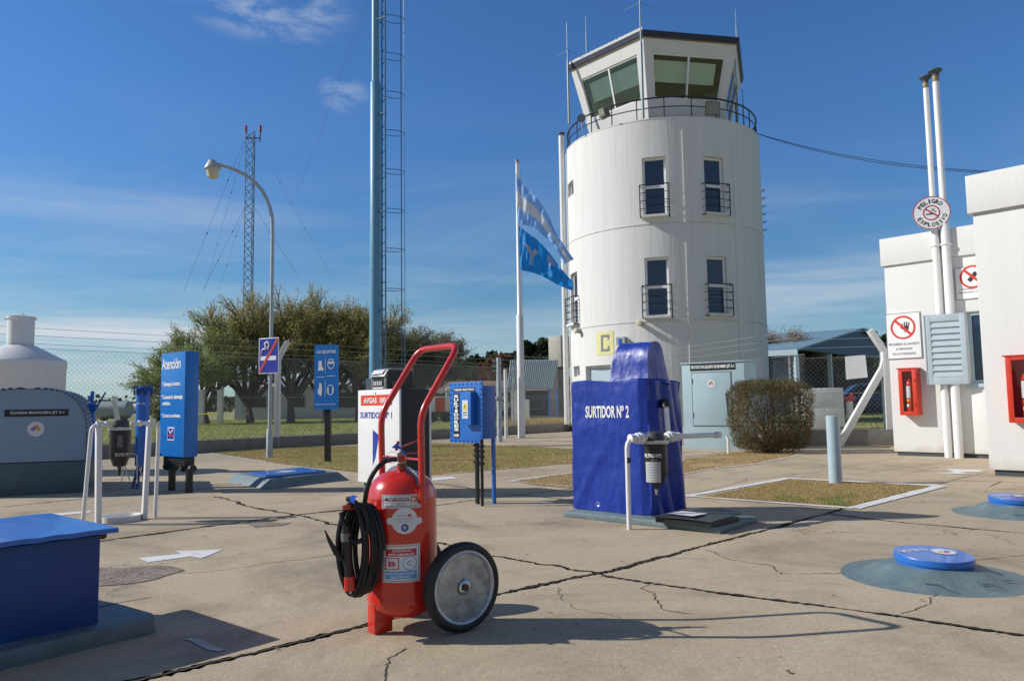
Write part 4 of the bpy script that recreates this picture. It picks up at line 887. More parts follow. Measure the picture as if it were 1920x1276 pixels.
sw = MB().box(xa, -.085, za, xb, 0, zb_).build('switch_box', blue, ep, bevel=.008)
c0_, c1_ = xa+.02, xa+.125; zq_ = za+(zb_-za)*.20
lb = MB().box(c0_, -.089, zq_, c1_, -.0855, zq_+.215).build('warning_label', slabel, sw)
mx_ = (c0_+c1_)/2; flatpoly(MB(), [(mx_-.045, zq_+.10), (mx_+.045, zq_+.10), (mx_, zq_+.19)], -.091).build('warning_triangle', hz_cols['y'], lb, fix=False)
flatpoly(MB(), [(mx_-.004, zq_+.11), (mx_+.01, zq_+.14), (mx_+.002, zq_+.14), (mx_+.004, zq_+.165), (mx_-.01, zq_+.135), (mx_-.001, zq_+.135)], -.093).build('flash_mark', klet, lb, fix=False)
text('RIESGO', (c0_+.02, zq_+.06, c1_-.02, zq_+.08), lb, klet, -.091); text('ELECTRICO', (c0_+.015, zq_+.03, c1_-.015, zq_+.048), lb, klet, -.091)
zA = z0+.05
for (x, y, m_, r) in ((wE*.62, .10, 'k', .018), (wE*.74, .06, 'k', .018), (wE*1.02, -.02, 'k', .018)):
    lg = MB().tube([(x, y, 0), (x, y, zA)], r, 10).build('conduit', blackp, ep, smooth=True)
    b = MB(); 
    for dz in (-.03, -.09, -.15, -.23): b.lathe([(.022, -.018), (.034, -.014), (.034, .014), (.022, .018)], 8, (x, y, z0+dz), (0, 0, 1))
    b.build('conduit_union', blackp, lg)
for (x, y) in ((wE*.45, .20), (wE-.05, .215)): MB().box(x-.018, y-.018, 0, x+.018, y+.018, zA).build('leg', blue, ep)
# ================================================================ covered pump number 2
sz = .06
fr = Frame(G(1078, 953, sz), G(1222, 967, sz)); wC = fr.uv(1222, 900)[0]
cp = fthing('covered_pump', 'fuel pump wrapped in a dark blue tarpaulin lettered SURTIDOR Nº 2', 'covered pump', fr)
z1 = fr.uv(1215, 711)[1]; dC = .60
def clothbox(x0, y0, z0, x1, y1, z1, nx, ny, nz, amp, seed, shape=None):
    bm = bmesh.new(); vs = {}
    def V(i, j, k):
        if (i, j, k) not in vs:
            x = x0+(x1-x0)*i/nx; y = y0+(y1-y0)*j/ny; z = z0+(z1-z0)*k/nz; p = Vector((x, y, z))
            if shape: p = shape(p)
            vs[(i, j, k)] = bm.verts.new(p)
        return vs[(i, j, k)]
    for i in range(nx):
        for k in range(nz): bm.faces.new((V(i, 0, k), V(i+1, 0, k), V(i+1, 0, k+1), V(i, 0, k+1))); bm.faces.new((V(i, ny, k), V(i, ny, k+1), V(i+1, ny, k+1), V(i+1, ny, k)))
    for j in range(ny):
        for k in range(nz): bm.faces.new((V(0, j, k), V(0, j, k+1), V(0, j+1, k+1), V(0, j+1, k))); bm.faces.new((V(nx, j, k), V(nx, j+1, k), V(nx, j+1, k+1), V(nx, j, k+1)))
    for i in range(nx):
        for j in range(ny): bm.faces.new((V(i, j, nz), V(i+1, j, nz), V(i+1, j+1, nz), V(i, j+1, nz)))
    bm.normal_update()
    mv = {}
    for v in bm.verts:
        p = v.co; q = Vector((p.x*1.6+p.z*.9, p.y*1.6, p.z*.8-p.x*.7)); h = noise.fractal(q*1.7+Vector((seed, 0, 0)), .9, 2.1, 4)*amp
        h += (abs(noise.noise(Vector((p.x*2.3+p.z*1.4, p.y*3, p.z*1.1-p.x)) + Vector((seed*3, 1, 1))))-.3)*amp*1.4   # creases
        h += (1-abs(noise.noise(Vector((p.x*5+p.z*3, p.y*5, p.z*3.2-p.x*2)))))*amp*.55+noise.noise(Vector((p.x*14+p.z*4, p.y*14, p.z*9)))*amp*.22
        if abs(v.normal.x) > .6 and p.x > x0+.1: h += (abs(noise.noise(Vector((p.y*4.5+p.z*.8, p.z*.9, seed+4))))*.075-.012)*(1.0 if seed == 2 else .2)
        else: h += max(0, .12-abs(noise.noise(Vector((p.x*1.3-p.z*1.1, p.x*.5+p.z*.35, seed+6)))))*(.07 if seed == 2 else .02)
        mv[v] = v.normal*h
    for v, d in mv.items(): v.co += d
    me = bpy.data.meshes.new('cloth'); bm.to_mesh(me); bm.free(); return me
def cloth_obj(name, me, m, par):
    o = bpy.data.objects.new(name, me); COL.objects.link(o); me.materials.append(m); o.parent = par; me.shade_smooth()
    me.set_sharp_from_angle(angle=R_(50)); return o
def boxshape(p):                                     # rounded right front corner, slight flare towards the hem
    q = p.copy(); t = (p.z-sz)/(z1-sz)
    q.x += (p.x-wC/2)*.02*(1-t); q.y += (p.y-dC/2)*.03*(1-t)
    if p.x > wC-.12 and p.y < .12:
        a = (p.x-(wC-.12)); c = .12-p.y; r = .10
        q.x -= min(a, .12)*c/.12*.30; q.y += c*min(a, .12)/.12*.30
    if t > .97 and p.x > wC*.98: q.z -= .015
    q.z += .012*math.sin(p.x*9+p.y*5)*t if t > .98 else 0
    return q
me = clothbox(0, 0, sz+.005, wC, dC, z1, 70, 48, 90, .009, 2, boxshape)
cv = cloth_obj('tarpaulin_cover', me, tarp, cp)
h0, h1 = fr.uv(1139, 690)[0], fr.uv(1203, 690)[0]; ht = fr.uv(1165, 643, -.2)[1]
def hoodshape(p):
    x, y, z = p; t = (z-(z1-.04))/(ht-z1+.04); d0, d1 = .10, .43; c = (d0+d1)/2; hw = (d1-d0)/2
    k = math.sqrt(max(0, 1-max(0, (t-.45)/.55)**2.2)); yy = c+(y-.5)*2*hw*max(k, .03)
    inx = .03*max(0, t-.55)/.45; xx = x+(inx if x < (h0+h1)/2 else -inx*.3); 
    return Vector((xx-(.03 if x < (h0+h1)/2 else -.03)*(1-t)**3, yy-(.05*(1-t)**3 if y < .5 else -.05*(1-t)**3), z))
me = clothbox(h0, 0, z1-.04, h1+.01, 1, ht, 28, 30, 34, .009, 5, hoodshape)
cloth_obj('tarpaulin_hood', me, tarp, cp)
ta = fr.uv(1099, 772); tb_ = fr.uv(1181, 770); zc0 = fr.uv(1140, 783)[1]; zc1 = fr.uv(1140, 760)[1]
def tfn(x, y, z):
    q = Vector((x*1.6+z*.9, 0, z*.8-x*.7)); return (x, -.022, z)
lt = text('SURTIDOR Nº 2', (ta[0], zc0, tb_[0], zc1), cp, wlet, 0, .03, fn=None)
# lay the letters on the wrinkled cloth
from mathutils.bvhtree import BVHTree
bm_ = bmesh.new(); bm_.from_mesh(cv.data); bvh = BVHTree.FromBMesh(bm_); bm_.free()
for v in lt.data.vertices:
    hit = bvh.ray_cast(Vector((v.co.x, -.5, v.co.z)), Vector((0, 1, 0)))
    v.co.y = (hit[0].y if hit[0] else 0)-.004
ex, ez = fr.uv(1123, 948); hit = bvh.ray_cast(Vector((ex, -.5, ez+.02)), Vector((0, 1, 0))); ey = hit[0].y if hit[0] else 0
MB().lathe([(.014, 0), (.022, .003), (.024, 0)], 16, (ex, ey-.001, ez+.02), (0, -1, 0), cap=False).build('eyelet', alu, cv, smooth=True)
MB().box(.05, .03, .05, wC-.05, dC-.05, sz+.05).build('pump_foot', blackp, cp)
b = MB(); s0 = fr.uv
P0 = G(1058, 957, sz); P1 = G(1350, 988, sz); P2 = G(1420, 967, sz)
inv = Matrix.Rotation(-fr.ang, 3, 'Z')
l = [inv @ (p-fr.A) for p in (P0, P1, P2)]; l.append(l[0]+l[2]-l[1])
poly = []
for i in range(4):
    a, c = l[i], l[(i+1) % 4]
    for k in range(8):
        p = a.lerp(c, k/8); poly.append((p.x+.02*noise.noise(p*4), p.y+.02*noise.noise(p*4+Vector((7, 7, 7)))))
b.prism(poly, 0, sz); slb = thing('pump_slab', 'worn blue-grey concrete slab carrying the tarpaulin-covered pump', 'slab', fr.A, fr.ang)
b.build('slab_body', greyb, slb, bevel=.012)
Q = [G(1222, 968, sz+.05), G(1335, 978, sz+.05), G(1392, 966, sz+.05)]; l2 = [inv @ (p-fr.A) for p in Q]; l2.append(l2[0]+l2[2]-l2[1])
pt = thing('black_plate', 'bent black sheet plate lying on the slab beside the covered pump', 'plate', fr.A, fr.ang)
def ipoly(l, k, off=0): c = sum(l, Vector())/4; return [((p.x-c.x)*k+c.x, (p.y-c.y)*k+c.y) for p in l]
MB().prism(ipoly(l2, .92), sz+.001, sz+.04).build('plate_frame', blackp, pt)
bm_ = MB(); n = 10; vs = []; fs = []
for i in range(n+1):
    for j in range(n+1):
        p = (l2[0].lerp(l2[1], i/n)).lerp(l2[3].lerp(l2[2], i/n), j/n); zz_ = sz+.045+.03*math.sin(i/n*3.1)*(.3+.7*j/n)+.02*(j/n)
        vs.append((p.x, p.y, zz_))
for i in range(n):
    for j in range(n): k = i*(n+1)+j; fs.append((k, k+n+1, k+n+2, k+1))
top = [(x, y, z+.006) for x, y, z in vs]; m = len(vs)
bm_.add(vs+top, [tuple(reversed(f)) for f in fs]+[tuple(i+m for i in f) for f in fs]+[(i*(n+1), i*(n+1)+m, (i+1)*(n+1)+m, (i+1)*(n+1)) for i in range(n)]+[(i, i+1, i+1+m, i+m) for i in range(n)])
bm_.build('plate_sheet', mat('dark_bitumen_sheet', (.05, .06, .065), .38, var=.15, coat=.2), pt, smooth=True)
pc = l2[0].lerp(l2[1], .42).lerp(l2[3].lerp(l2[2], .42), .38)
pp_ = thing('paper_sheet', 'white printed paper lying on the black plate', 'paper', fr.A, fr.ang)
MB().add([(pc.x-.15, pc.y-.12, sz+.078), (pc.x+.13, pc.y-.16, sz+.082), (pc.x+.17, pc.y+.04, sz+.088), (pc.x-.11, pc.y+.08, sz+.083)], [(0, 1, 2, 3)]).build('paper_page', slabel, pp_, fix=False)
# filter stand 2
a0 = G(1180, 992); zt_ = P(1180, 822, a0.y).z
e0 = P(1345, 815, 7.7); e0.z = zt_
s2 = thing('filter_pipe', 'white pipework with black filter marked number 2 beside the covered pump', 'pipework', (a0.x, a0.y, 0), math.atan2(e0.y-a0.y, e0.x-a0.x))
f2r = Frame(a0, e0); Lp = (e0-a0).xy.length
fxx = f2r.uv(1229, 850)[0]
MB().tube(roundpath([(0, 0, 0), (0, 0, zt_), (fxx-.1, 0, zt_)], .10, 8), .0225, 14).build('riser_pipe', pipew, s2, smooth=True)
MB().tube([(fxx+.1, 0, zt_), (fxx+.35, 0, zt_+.005), (fxx+.36, 0, zt_), (Lp, 0, zt_)], .0235, 14).build('cross_pipe', pipew, s2, smooth=True)
def w2l(p): return Matrix.Rotation(-s2.rotation_euler.z, 3, 'Z') @ (p-Vector(s2.location))
g1 = P(1253, 810, 7.60); g1.z = zt_+.01; g2 = P(1249, 762, 7.60); g1 = w2l(g1); g2 = w2l(g2)
MB().tube([(Lp, 0, zt_), (g1.x, g1.y, zt_)], .022, 14).build('return_pipe', pipew, s2, smooth=True)
MB().lathe([(.022, -.03), (.032, -.03), (.032, .03), (.022, .03)], 12, (Lp, 0, zt_), (1, 0, 0)).build('elbow', pipew, s2, smooth=True)
MB().tube([(g1.x, g1.y, zt_-.02), g2], .026, 14).build('inlet_pipe', pipew, s2, smooth=True)
MB().tube([g2, g2+Vector((0, 0, .02)), g2+Vector((.03, .06, .035)), g2+Vector((.05, .16, .03))], .045, 12).build('inlet_elbow', blackp, s2, smooth=True)
b = MB(); b2 = MB()
for x, r in ((.10, .045), (.13, .055), (.165, .05), (.205, .042), (.235, .042)): b.lathe([(.03, -.014), (r, -.012), (r, .012), (.03, .014)], 12, (fxx-.02-x-.03, 0, zt_), (1, 0, 0)); b2.lathe([(.03, -.014), (r, -.012), (r, .012), (.03, .014)], 12, (fxx+.02+x+.03, 0, zt_), (1, 0, 0))
b.build('union_coupling', pipew, s2, smooth=True); b2.build('union_coupling', pipew, s2, smooth=True)
MB().box(-.018, -.024, f2r.uv(1180, 867)[1]-.0, .018, -.018, f2r.uv(1180, 857)[1]).build('pipe_mark', blackl, s2)
rr = .112; f2 = filter_body(s2, (fxx, 0), rr, zt_+.055, f2r.uv(1229, 917)[1], 2, None, None)
vdir = math.atan2(-a0.y, -(a0.x+.3))-s2.rotation_euler.z
zf2 = lambda py: f2r.uv(1229, py)[1]
text('FILTRO Nº2', (-.115, zf2(856), .055, zf2(849)), f2, wlet, 0, .03, fn=ff(fxx, rr)); text('Nº 2', (-.04, zf2(863), .01, zf2(859)), f2, mat('faint_print', (.3, .3, .3), .5), 0, .02, fn=ff(fxx, rr))
lb = cylpatch(-.105, zf2(902), .045, zf2(864), mat('filter_label_silver', (.46, .46, .47), .35, var=.12), 'filter_label', f2, ff(fxx, rr))
for i in range(7): cylpatch(-.09, zf2(899-i*5), .03-.02*(i % 3), zf2(898-i*5), mat('faint_print', (.3, .3, .3), .5), 'label_line', lb, ff(fxx, rr), -.002)
# ================================================================ electrical protector cabinet
fr = Frame(G(1283, 839), G(1380, 843)); fr = Frame(G(1283, 840), ang=R_(-35)); wK = fr.uv(1398, 760)[0]; z1 = fr.uv(1390, 677.5)[1]
pk = fthing('pump_protector_cabinet', 'pale blue metal cabinet with one door headed PROTECTOR EQUIPO DE BOMBEO', 'cabinet', fr)
MB().box(0, 0, 0, wK, .9, z1).build('cabinet_body', cabp, pk, bevel=.01)
b = MB(); b.box(-.03, -.03, z1, wK+.03, .93, z1+.03); b.build('cabinet_top', cabp, pk, bevel=.006)
ddl, ddr = fr.uv(1300, 760)[0], fr.uv(1372, 760)[0]; dz0, dz1 = fr.uv(1340, 797)[1], fr.uv(1340, 698)[1]
dr = MB().box(ddl, -.022, dz0, ddr, -.002, dz1).build('door', cabp, pk, bevel=.005)
b = MB(); b.box(ddl-.02, -.012, dz0-.02, ddl, -.001, dz1+.02); b.box(ddl, -.012, dz1, ddr+.02, -.001, dz1+.02); b.box(ddl, -.012, dz0-.02, ddr+.02, -.001, dz0); b.build('door_shadow_strips', mat('door_shadow_line', (.10, .13, .14), .7), dr)  # dark strips painted in as the shadow line along three door edges
for z in (dz0+.2, dz1-.25): MB().tube([(ddl-.012, -.03, z), (ddl-.012, -.03, z+.12)], .014, 8).build('hinge', cabp, dr)
h = fr.uv(1362, 735); MB().tube([(h[0]+.03, -.04, h[1]-.55), (h[0], -.04, h[1])], .012, 6).build('door_latch', darkc, dr)
bb = (fr.uv(1294, 690)[0], fr.uv(1330, 694)[1], fr.uv(1379, 690)[0], fr.uv(1330, 682)[1]); k = rect(bb, pk, blackl, 'name_plate', -.006, 0)
text('PROTECTOR EQUIPO DE BOMBEO JET A-1', (bb[0]+.03, bb[1]+.03, bb[2]-.03, bb[3]-.03), k, wlet, -.009, .04)
h = fr.uv(1334, 719); hazard(h[0], h[1], .105, dr, y=-.026)
text('JET A-1', (fr.uv(1329, 780)[0], fr.uv(1335, 784)[1], fr.uv(1344, 780)[0], fr.uv(1335, 779)[1]), dr, mat('faded_white_letters', (.55, .60, .62), .6), -.026, .02)
sp = G(1366, 850); sp_ = thing('stub_pipe', 'short white stub pipe standing in the turf before the pale blue cabinet', 'pipe', (sp.x, sp.y, 0)); MB().tube([(0, 0, 0), (0, 0, .32), (-.02, .03, .38)], .03, 10).build('stub', pipew, sp_, smooth=True)
# ================================================================ bollard
bo = G(1567, 906); tp = P(1556, 779, bo.y)
bd = thing('bollard', 'pale blue round bollard at the back edge of the square bed', 'bollard', (bo.x, bo.y, 0))
MB().lathe([(.088, 0), (.088, tp.z-.005), (.083, tp.z), (0, tp.z)], 28).build('post', lblue, bd, smooth=True)
# ================================================================ manhole mounds
def mound(c, r, h, lr, label, tilt, txt, dirr):
    t = thing('manhole_mound', label, 'manhole', (c.x, c.y, 0))
    b = MB(); vs = []; fs = []; n = 64; rings = [(1, .004), (.93, .03), (.80, .07), (.66, .38), (.55, .72), (.44, .95), (.34, 1.0), (0.0, 1.0)]
    for q_, (k, hh) in enumerate(rings):
        for i in range(n):
            a = 2*math.pi*i/n; rr = r*k*(1+.04*noise.noise(Vector((math.cos(a)*1.5, math.sin(a)*1.5, 1)))); x, y = rr*math.cos(a), rr*math.sin(a)
            vs.append((x, y, h*hh*(1+.12*noise.noise(Vector((x*5, y*5, 2)))) if hh < 1 else h*.97))
    for q_ in range(len(rings)-1):
        for i in range(n): fs.append((q_*n+i, q_*n+(i+1) % n, (q_+1)*n+(i+1) % n, (q_+1)*n+i))
    mo = b.add(vs, fs).build('concrete_cone', greyb, t, smooth=True, auto=60)
    for i, (a, l_) in enumerate(((.9, .16), (-2.2, .2), (-.9, .14), (-1.4, .12), (2.3, .14))):
        p = Vector((math.cos(a)*r*.72, math.sin(a)*r*.72, 0)); d = Vector((math.cos(a+1.2), math.sin(a+1.2), 0))*l_
        pts = [p, p+d*.4+Vector((.02, .03, 0)), p+d]; hgt = max(.0, h*.30); v_, f_ = strip(pts, .008, 0, .01, i+3)
        def hz(x, y):
            k = math.hypot(x, y)/r; rs_ = [(1, .004), (.93, .03), (.80, .07), (.66, .38), (.55, .72), (.44, .95), (.36, 1)]
            for (k0, h0_), (k1, h1_) in zip(rs_[:-1], rs_[1:]):
                if k1 <= k <= k0: return h*(h0_+(h1_-h0_)*(k0-k)/(k0-k1))
            return h if k < .36 else 0
        MB().add([(x, y, hz(x, y)+.010) for x, y, z in v_], f_).build('cone_crack', crackm, mo, fix=False)
    e = Matrix.Rotation(tilt, 3, (1, .3, 0)); T_ = lambda x, y, z: tuple(e @ Vector((x, y, z))+Vector((0, 0, h+.02)))
    b = MB(); pr = [(lr*.95, -.03), (lr*.97, 0), (lr*1.0, .002), (lr*1.0, .034), (lr*.985, .040), (0, .042)]; n = 56; vs = []; fs = []
    for k, (rr, z) in enumerate(pr):
        for i in range(n): a = 2*math.pi*i/n; vs.append(T_(rr*math.cos(a), rr*math.sin(a), z))
    for k in range(len(pr)-1):
        for i in range(n): fs.append((k*n+i, k*n+(i+1) % n, (k+1)*n+(i+1) % n, (k+1)*n+i))
    ld = b.add(vs, fs).build('lid', blue, t, smooth=True, auto=30)
    ca, sa = math.cos(dirr), math.sin(dirr)
    fn = lambda x, y, z: T_(x*ca-z*sa, x*sa+z*ca, .0445+(-y)*.3)
    text(txt, (-.03, -.125, .17, -.065), ld, wlet, 0, .02, fn=fn)
    hazard(-.09, -.0, .075, ld, fn=fn, y=0)
    return t
mc = G(1752, 1079); mound(Vector((mc.x, mc.y+.0, 0)), .57, .085, .236, 'nearer grey concrete mound with a round blue manhole lid', R_(3.5), 'TI 100 - 2 M', R_(200))
mc = G(1905, 961); mound(Vector((mc.x, mc.y, 0)), .57, .10, .236, 'farther grey concrete mound with a round blue lid, cut by the right edge', R_(3), 'TI 100 - 1', R_(200))
# ================================================================ white building on the right
fr = Frame(G(1677, 853), ang=R_(-46.7)); HB_ = fr.uv(1646, 450)[1]; zP = fr.uv(1648, 501)[1]
bl = fthing('white_building', 'white rendered single-storey building with raised parapet, at the right edge', 'building', fr)
s2p = 2.55; prj = 3.75
# front block wall with a window opening
wx0, wx1 = fr.uv(1814, 640)[0], fr.uv(1856, 640)[0]; wz0, wz1 = fr.uv(1830, 719)[1], fr.uv(1830, 583)[1]
b = MB(); T_ = .22
def wallwin(b, x0, x1, z0, z1, y0, y1, wx0, wx1, wz0, wz1):
    b.box(x0, y0, z0, wx0, y1, z1); b.box(wx1, y0, z0, x1, y1, z1); b.box(wx0, y0, z0, wx1, y1, wz0); b.box(wx0, y0, wz1, wx1, y1, z1)
wallwin(b, 0, 3.6, .08, zP, 0, T_, wx0, wx1, wz0, wz1)
b.box(0, T_, .08, .22, 6, zP); b.box(0, 5.8, .08, 9, 6, zP)
b.build('side_wall', plaster, bl, bevel=.012)
MB().box(-.05, -.05, zP, 3.6, 6.05, HB_).build('parapet', plaster, bl, bevel=.02)
MB().box(.06, .03, -.01, 3.6, .2, .08).build('base_course', darkc, bl)
c2 = G(1856, 891); p_ = Matrix.Rotation(-fr.ang, 3, 'Z') @ (c2-fr.A); xo, yo = p_.x, p_.y
fr2 = Frame(c2, ang=fr.ang); zP2 = fr2.uv(1818, 402)[1]; HB2 = fr2.uv(1810, 332)[1]
MB().box(xo, yo, .09, xo+5, 5.8, zP2).build('front_wall', plaster, bl, bevel=.012)
MB().box(xo-.06, yo-.06, zP2, xo+5.06, 6.0, HB2).build('parapet', plaster, bl, bevel=.02)
MB().box(xo+.06, yo+.04, -.01, xo+5, 5.7, .09).build('base_course', darkc, bl)
wn_ = MB(); fw = .07; wn_.box(wx0, .06, wz0, wx0+fw, .14, wz1); wn_.box(wx1-fw, .06, wz0, wx1, .14, wz1); wn_.box(wx0+fw, .06, wz0, wx1-fw, .14, wz0+fw); wn_.box(wx0+fw, .06, wz1-fw, wx1-fw, .14, wz1)
w = wn_.build('window', lblue, bl); MB().box(wx0+fw, .09, wz0+fw, wx1-fw, .10, wz1-fw).build('pane', gl_win, w)
MB().box(wx0-.03, -.05, wz0-.07, wx1+.03, .06, wz0-.001).build('sill', lblue, w, bevel=.005)
# louvred shutter, open and standing proud of the wall
off = .30
sx0, sx1 = fr.uv(1736, 650, off)[0], fr.uv(1813, 650, off-.16)[0]; sz0, sz1 = fr.uv(1780, 720, off)[1], fr.uv(1780, 587, off)[1]
sh = thing('louvred_shutter', 'pale blue louvred shutter standing open in front of the two white pipes', 'shutter', fr.A + fr.u*sx0 + fr.n*(off), fr.ang + R_(12))
wS = (sx1-sx0)/math.cos(R_(12)); shm = mat('shutter_blue', (.42, .50, .545), .5, var=.05, dirt=.15, dcol=(.3, .36, .4))
b = MB(); b.box(0, -.02, sz0, .10, .02, sz1); b.box(wS-.10, -.02, sz0, wS, .02, sz1); b.box(.10, -.02, sz0, wS-.10, .02, sz0+.14); b.box(.10, -.02, sz1-.14, wS-.10, .02, sz1); b.build('shutter_frame', shm, sh, bevel=.004)
nS = 9; b = MB(); h_ = (sz1-sz0-.28)/nS
for i in range(nS): z = sz0+.14+i*h_; b.add([(.10, -.018, z), (wS-.10, -.018, z), (wS-.10, .018, z+h_*1.05), (.10, .018, z+h_*1.05), (.10, -.024, z+.012), (wS-.10, -.024, z+.012), (wS-.10, .012, z+h_*1.05+.01), (.10, .012, z+h_*1.05+.01)], [(0, 1, 2, 3), (4, 7, 6, 5), (0, 4, 5, 1), (3, 2, 6, 7), (0, 3, 7, 4), (1, 5, 6, 2)])
b.build('louvres', shm, sh)
MB().box(-.012, -.03, sz0, .0, .05, sz1).build('edge_strip', shm, sh)
# vent pipes
for px_t, px_b, r, lab in ((1728, 1778, .068, 'shorter left white vent pipe with grey cap rising behind the round sign'), (1753, 1798, .080, 'taller right white vent pipe with grey cap rising beside the round sign')):
    o = .12; x = fr.uv(px_b, 845, o)[0]; zt_ = fr.uv(px_t, 150 if px_t == 1728 else 136, o)[1]
    vp = thing('vent_pipe', lab, 'vent pipe', fr.A+fr.u*x+fr.n*o, fr.ang, 'vent pipes against the white wall')
    zm = fr.uv(1765, 418, o)[1]
    MB().tube([(0, 0, 0), (0, 0, zm-.05), (0, 0, zm), (0, 0, zt_-.20)], [r, r, r*.80, r*.76], 18).build('pipe', pipew, vp, smooth=True)
    b = MB(); b.lathe([(r*.78, zt_-.20), (r*.84, zt_-.19), (r*.84, zt_-.09), (r*.7, zt_-.08)], 16); b.build('socket', mat('brass_socket', (.28, .22, .14), .5, metal=.4), vp, smooth=True)
    b = MB(); b.lathe([(r*.8, zt_-.08), (r*.85, zt_-.04), (r*1.65, zt_+.02), (r*1.6, zt_+.045), (r*.5, zt_+.04), (0, zt_+.05)], 16); b.build('rain_cap', darkc, vp, smooth=True)
    b = MB(); b.lathe([(r*1.2, -.02), (r*1.3, 0), (r*1.2, .02)], 14, (0, 0, fr.uv(1760, 460, o)[1])); b.box(-.22 if px_t > 1740 else -.1, .02, fr.uv(1760, 462, o)[1], .1, .10, fr.uv(1760, 460, o)[1]); b.build('wall_clamp', pipew, vp)
o = .26; cxx, czz = fr.uv(1746.5, 399, o); rd = thing('round_danger_sign', 'round white sign with red rim reading PELIGRO EXPLOSIVO on the pipes', 'sign', fr.A+fr.u*cxx+fr.n*o, fr.ang+R_(22))
Rr = .335; A2 = (0, 0)
MB().lathe([(0, -.008), (Rr, -.008), (Rr, .008), (0, .008)], 48, (0, 0, czz), (0, -1, 0)).build('sign_disc', wlet, rd)
rim = mat('sign_rim_red', (.42, .05, .06), .4)
flatring(MB(), 0, czz, Rr*.945, Rr*.998, -.0105, 48).build('rim_band', rim, rd, fix=False)
flatring(MB(), 0, czz, Rr*.385, Rr*.455, -.0105, 40).build('prohibition_ring', rim, rd, fix=False)
MB().add([(-.115, -.014, czz+.075), (-.095, -.014, czz+.095), (.115, -.014, czz-.065), (.095, -.014, czz-.09)], [(0, 1, 2, 3)]).build('prohibition_bar', rim, rd, fix=False)
b = MB(); b.box(-.10, -.012, czz-.035, .055, -.0105, czz-.01); b.tube([(.05, -.011, czz+.01), (.08, -.011, czz+.03), (.04, -.011, czz+.05), (.01, -.011, czz+.04), (0, -.011, czz+.07), (.05, -.011, czz+.08)], .005, 5); b.build('cigarette_mark', klet, rd)
def arctext(word, r, a0, a1, top, par, size, miss=()):
    n = len(word)
    for i, ch in enumerate(word):
        if i in miss: continue
        a = R_(a0+(a1-a0)*i/(n-1)); cx, cz = r*math.cos(a), r*math.sin(a); ro = a-math.pi/2 if top else a+math.pi/2
        c, s = math.cos(ro), math.sin(ro); hw = size*(.14 if ch == 'I' else .36)
        text(ch, (-hw, -size/2, hw, size/2), par, klet, -.0125, .02, fn=lambda x, y, z, c=c, s=s, cx=cx, cz=cz: (cx+x*c-z*s, y, czz+cz+x*s+z*c))
arctext('PELIGRO', Rr*.70, 148, 46, True, rd, .085); arctext('EXPLOSIVO', Rr*.72, 208, 342, False, rd, .08)
# wall signs
kf = mat('thin_sign_border', (.18, .20, .22), .5); sred = mat('prohibition_red', (.66, .05, .03), .4)
def wsign(name, lab, a, c, lines, hand, off=.02):
    x0, x1 = fr.uv(a[0], 630, off)[0], fr.uv(c[0], 630, off)[0]; mid = (a[0]+c[0])/2
    zt = fr.uv(mid, a[1], off)[1]; zb = fr.uv(mid, c[1], off)[1]
    t = thing(name, lab, 'sign', fr.A, fr.ang)
    MB().box(x0, -off, zb, x1, -.002, zt).build('sign_plate', wlet, t); w = x1-x0; h = zt-zb; y = -off-.002
    b = MB(); e = .012
    for (p, q, r_, s_) in ((x0, zb, x1, zb+e), (x0, zt-e, x1, zt), (x0, zb+e, x0+e, zt-e), (x1-e, zb+e, x1, zt-e)): b.box(p, y, q, r_, y+.001, s_)
    b.build('sign_border', kf, t)
    cx, cz = x0+w*.5, zt-h*.32; r = w*.36; g = MB()
    if hand:
        for k, (dx, l_) in enumerate(((-.30, .30), (-.10, .42), (.10, .44), (.30, .38))): g.bar((cx+r*.22+dx*r*.55, y-.001, cz-.02), (cx+r*.22+dx*r*.95, y-.001, cz+l_*r*1.05), r*.085, .001, up=(0, 1, 0))
        flatpoly(g, [(cx+r*.22+px_*r, cz+pz*r) for px_, pz in ((-.24, .12), (.22, .12), (.24, -.12), (.12, -.42), (-.05, -.42), (-.22, -.15), (-.42, .04), (-.46, -.02))], y-.001)
    else:
        g.bar((cx-r*.3, y-.001, cz-r*.35), (cx+r*.3, y-.001, cz+r*.35), r*.35, .002, up=(0, 1, 0))
    g.build('hand_mark' if hand else 'telephone_mark', klet, t, fix=False)
    flatring(MB(), cx, cz, r*.84, r, y-.002, 44).build('prohibition_ring', sred, t, fix=False)
    d = r*.66; k = r*.075; MB().add([(cx-d-k, y-.003, cz+d-k), (cx-d+k, y-.003, cz+d+k), (cx+d+k, y-.003, cz-d+k), (cx+d-k, y-.003, cz-d-k)], [(0, 1, 2, 3)]).build('prohibition_bar', sred, t, fix=False)
    zl = zt-h*.655
    for s, wd_ in lines: text(s, (cx-w*wd_/2, zl-h*.052, cx+w*wd_/2, zl), t, klet, y-.001, .0); zl -= h*.105
wsign('no_entry_sign', 'white wall sign with crossed-out hand reading PROHIBIDO EL INGRESO A PERSONAS NO AUTORIZADAS', (1662, 586), (1727, 672), [('PROHIBIDO EL INGRESO', .88), ('A PERSONAS', .48), ('NO AUTORIZADAS', .66)], True)
wsign('no_telephone_sign', 'white wall sign with red ring about telephones, half hidden by the front block', (1797, 498), (1866, 559), [('PROHIBIDO USAR', .66), ('TELEFONO CELULAR', .86)], False)
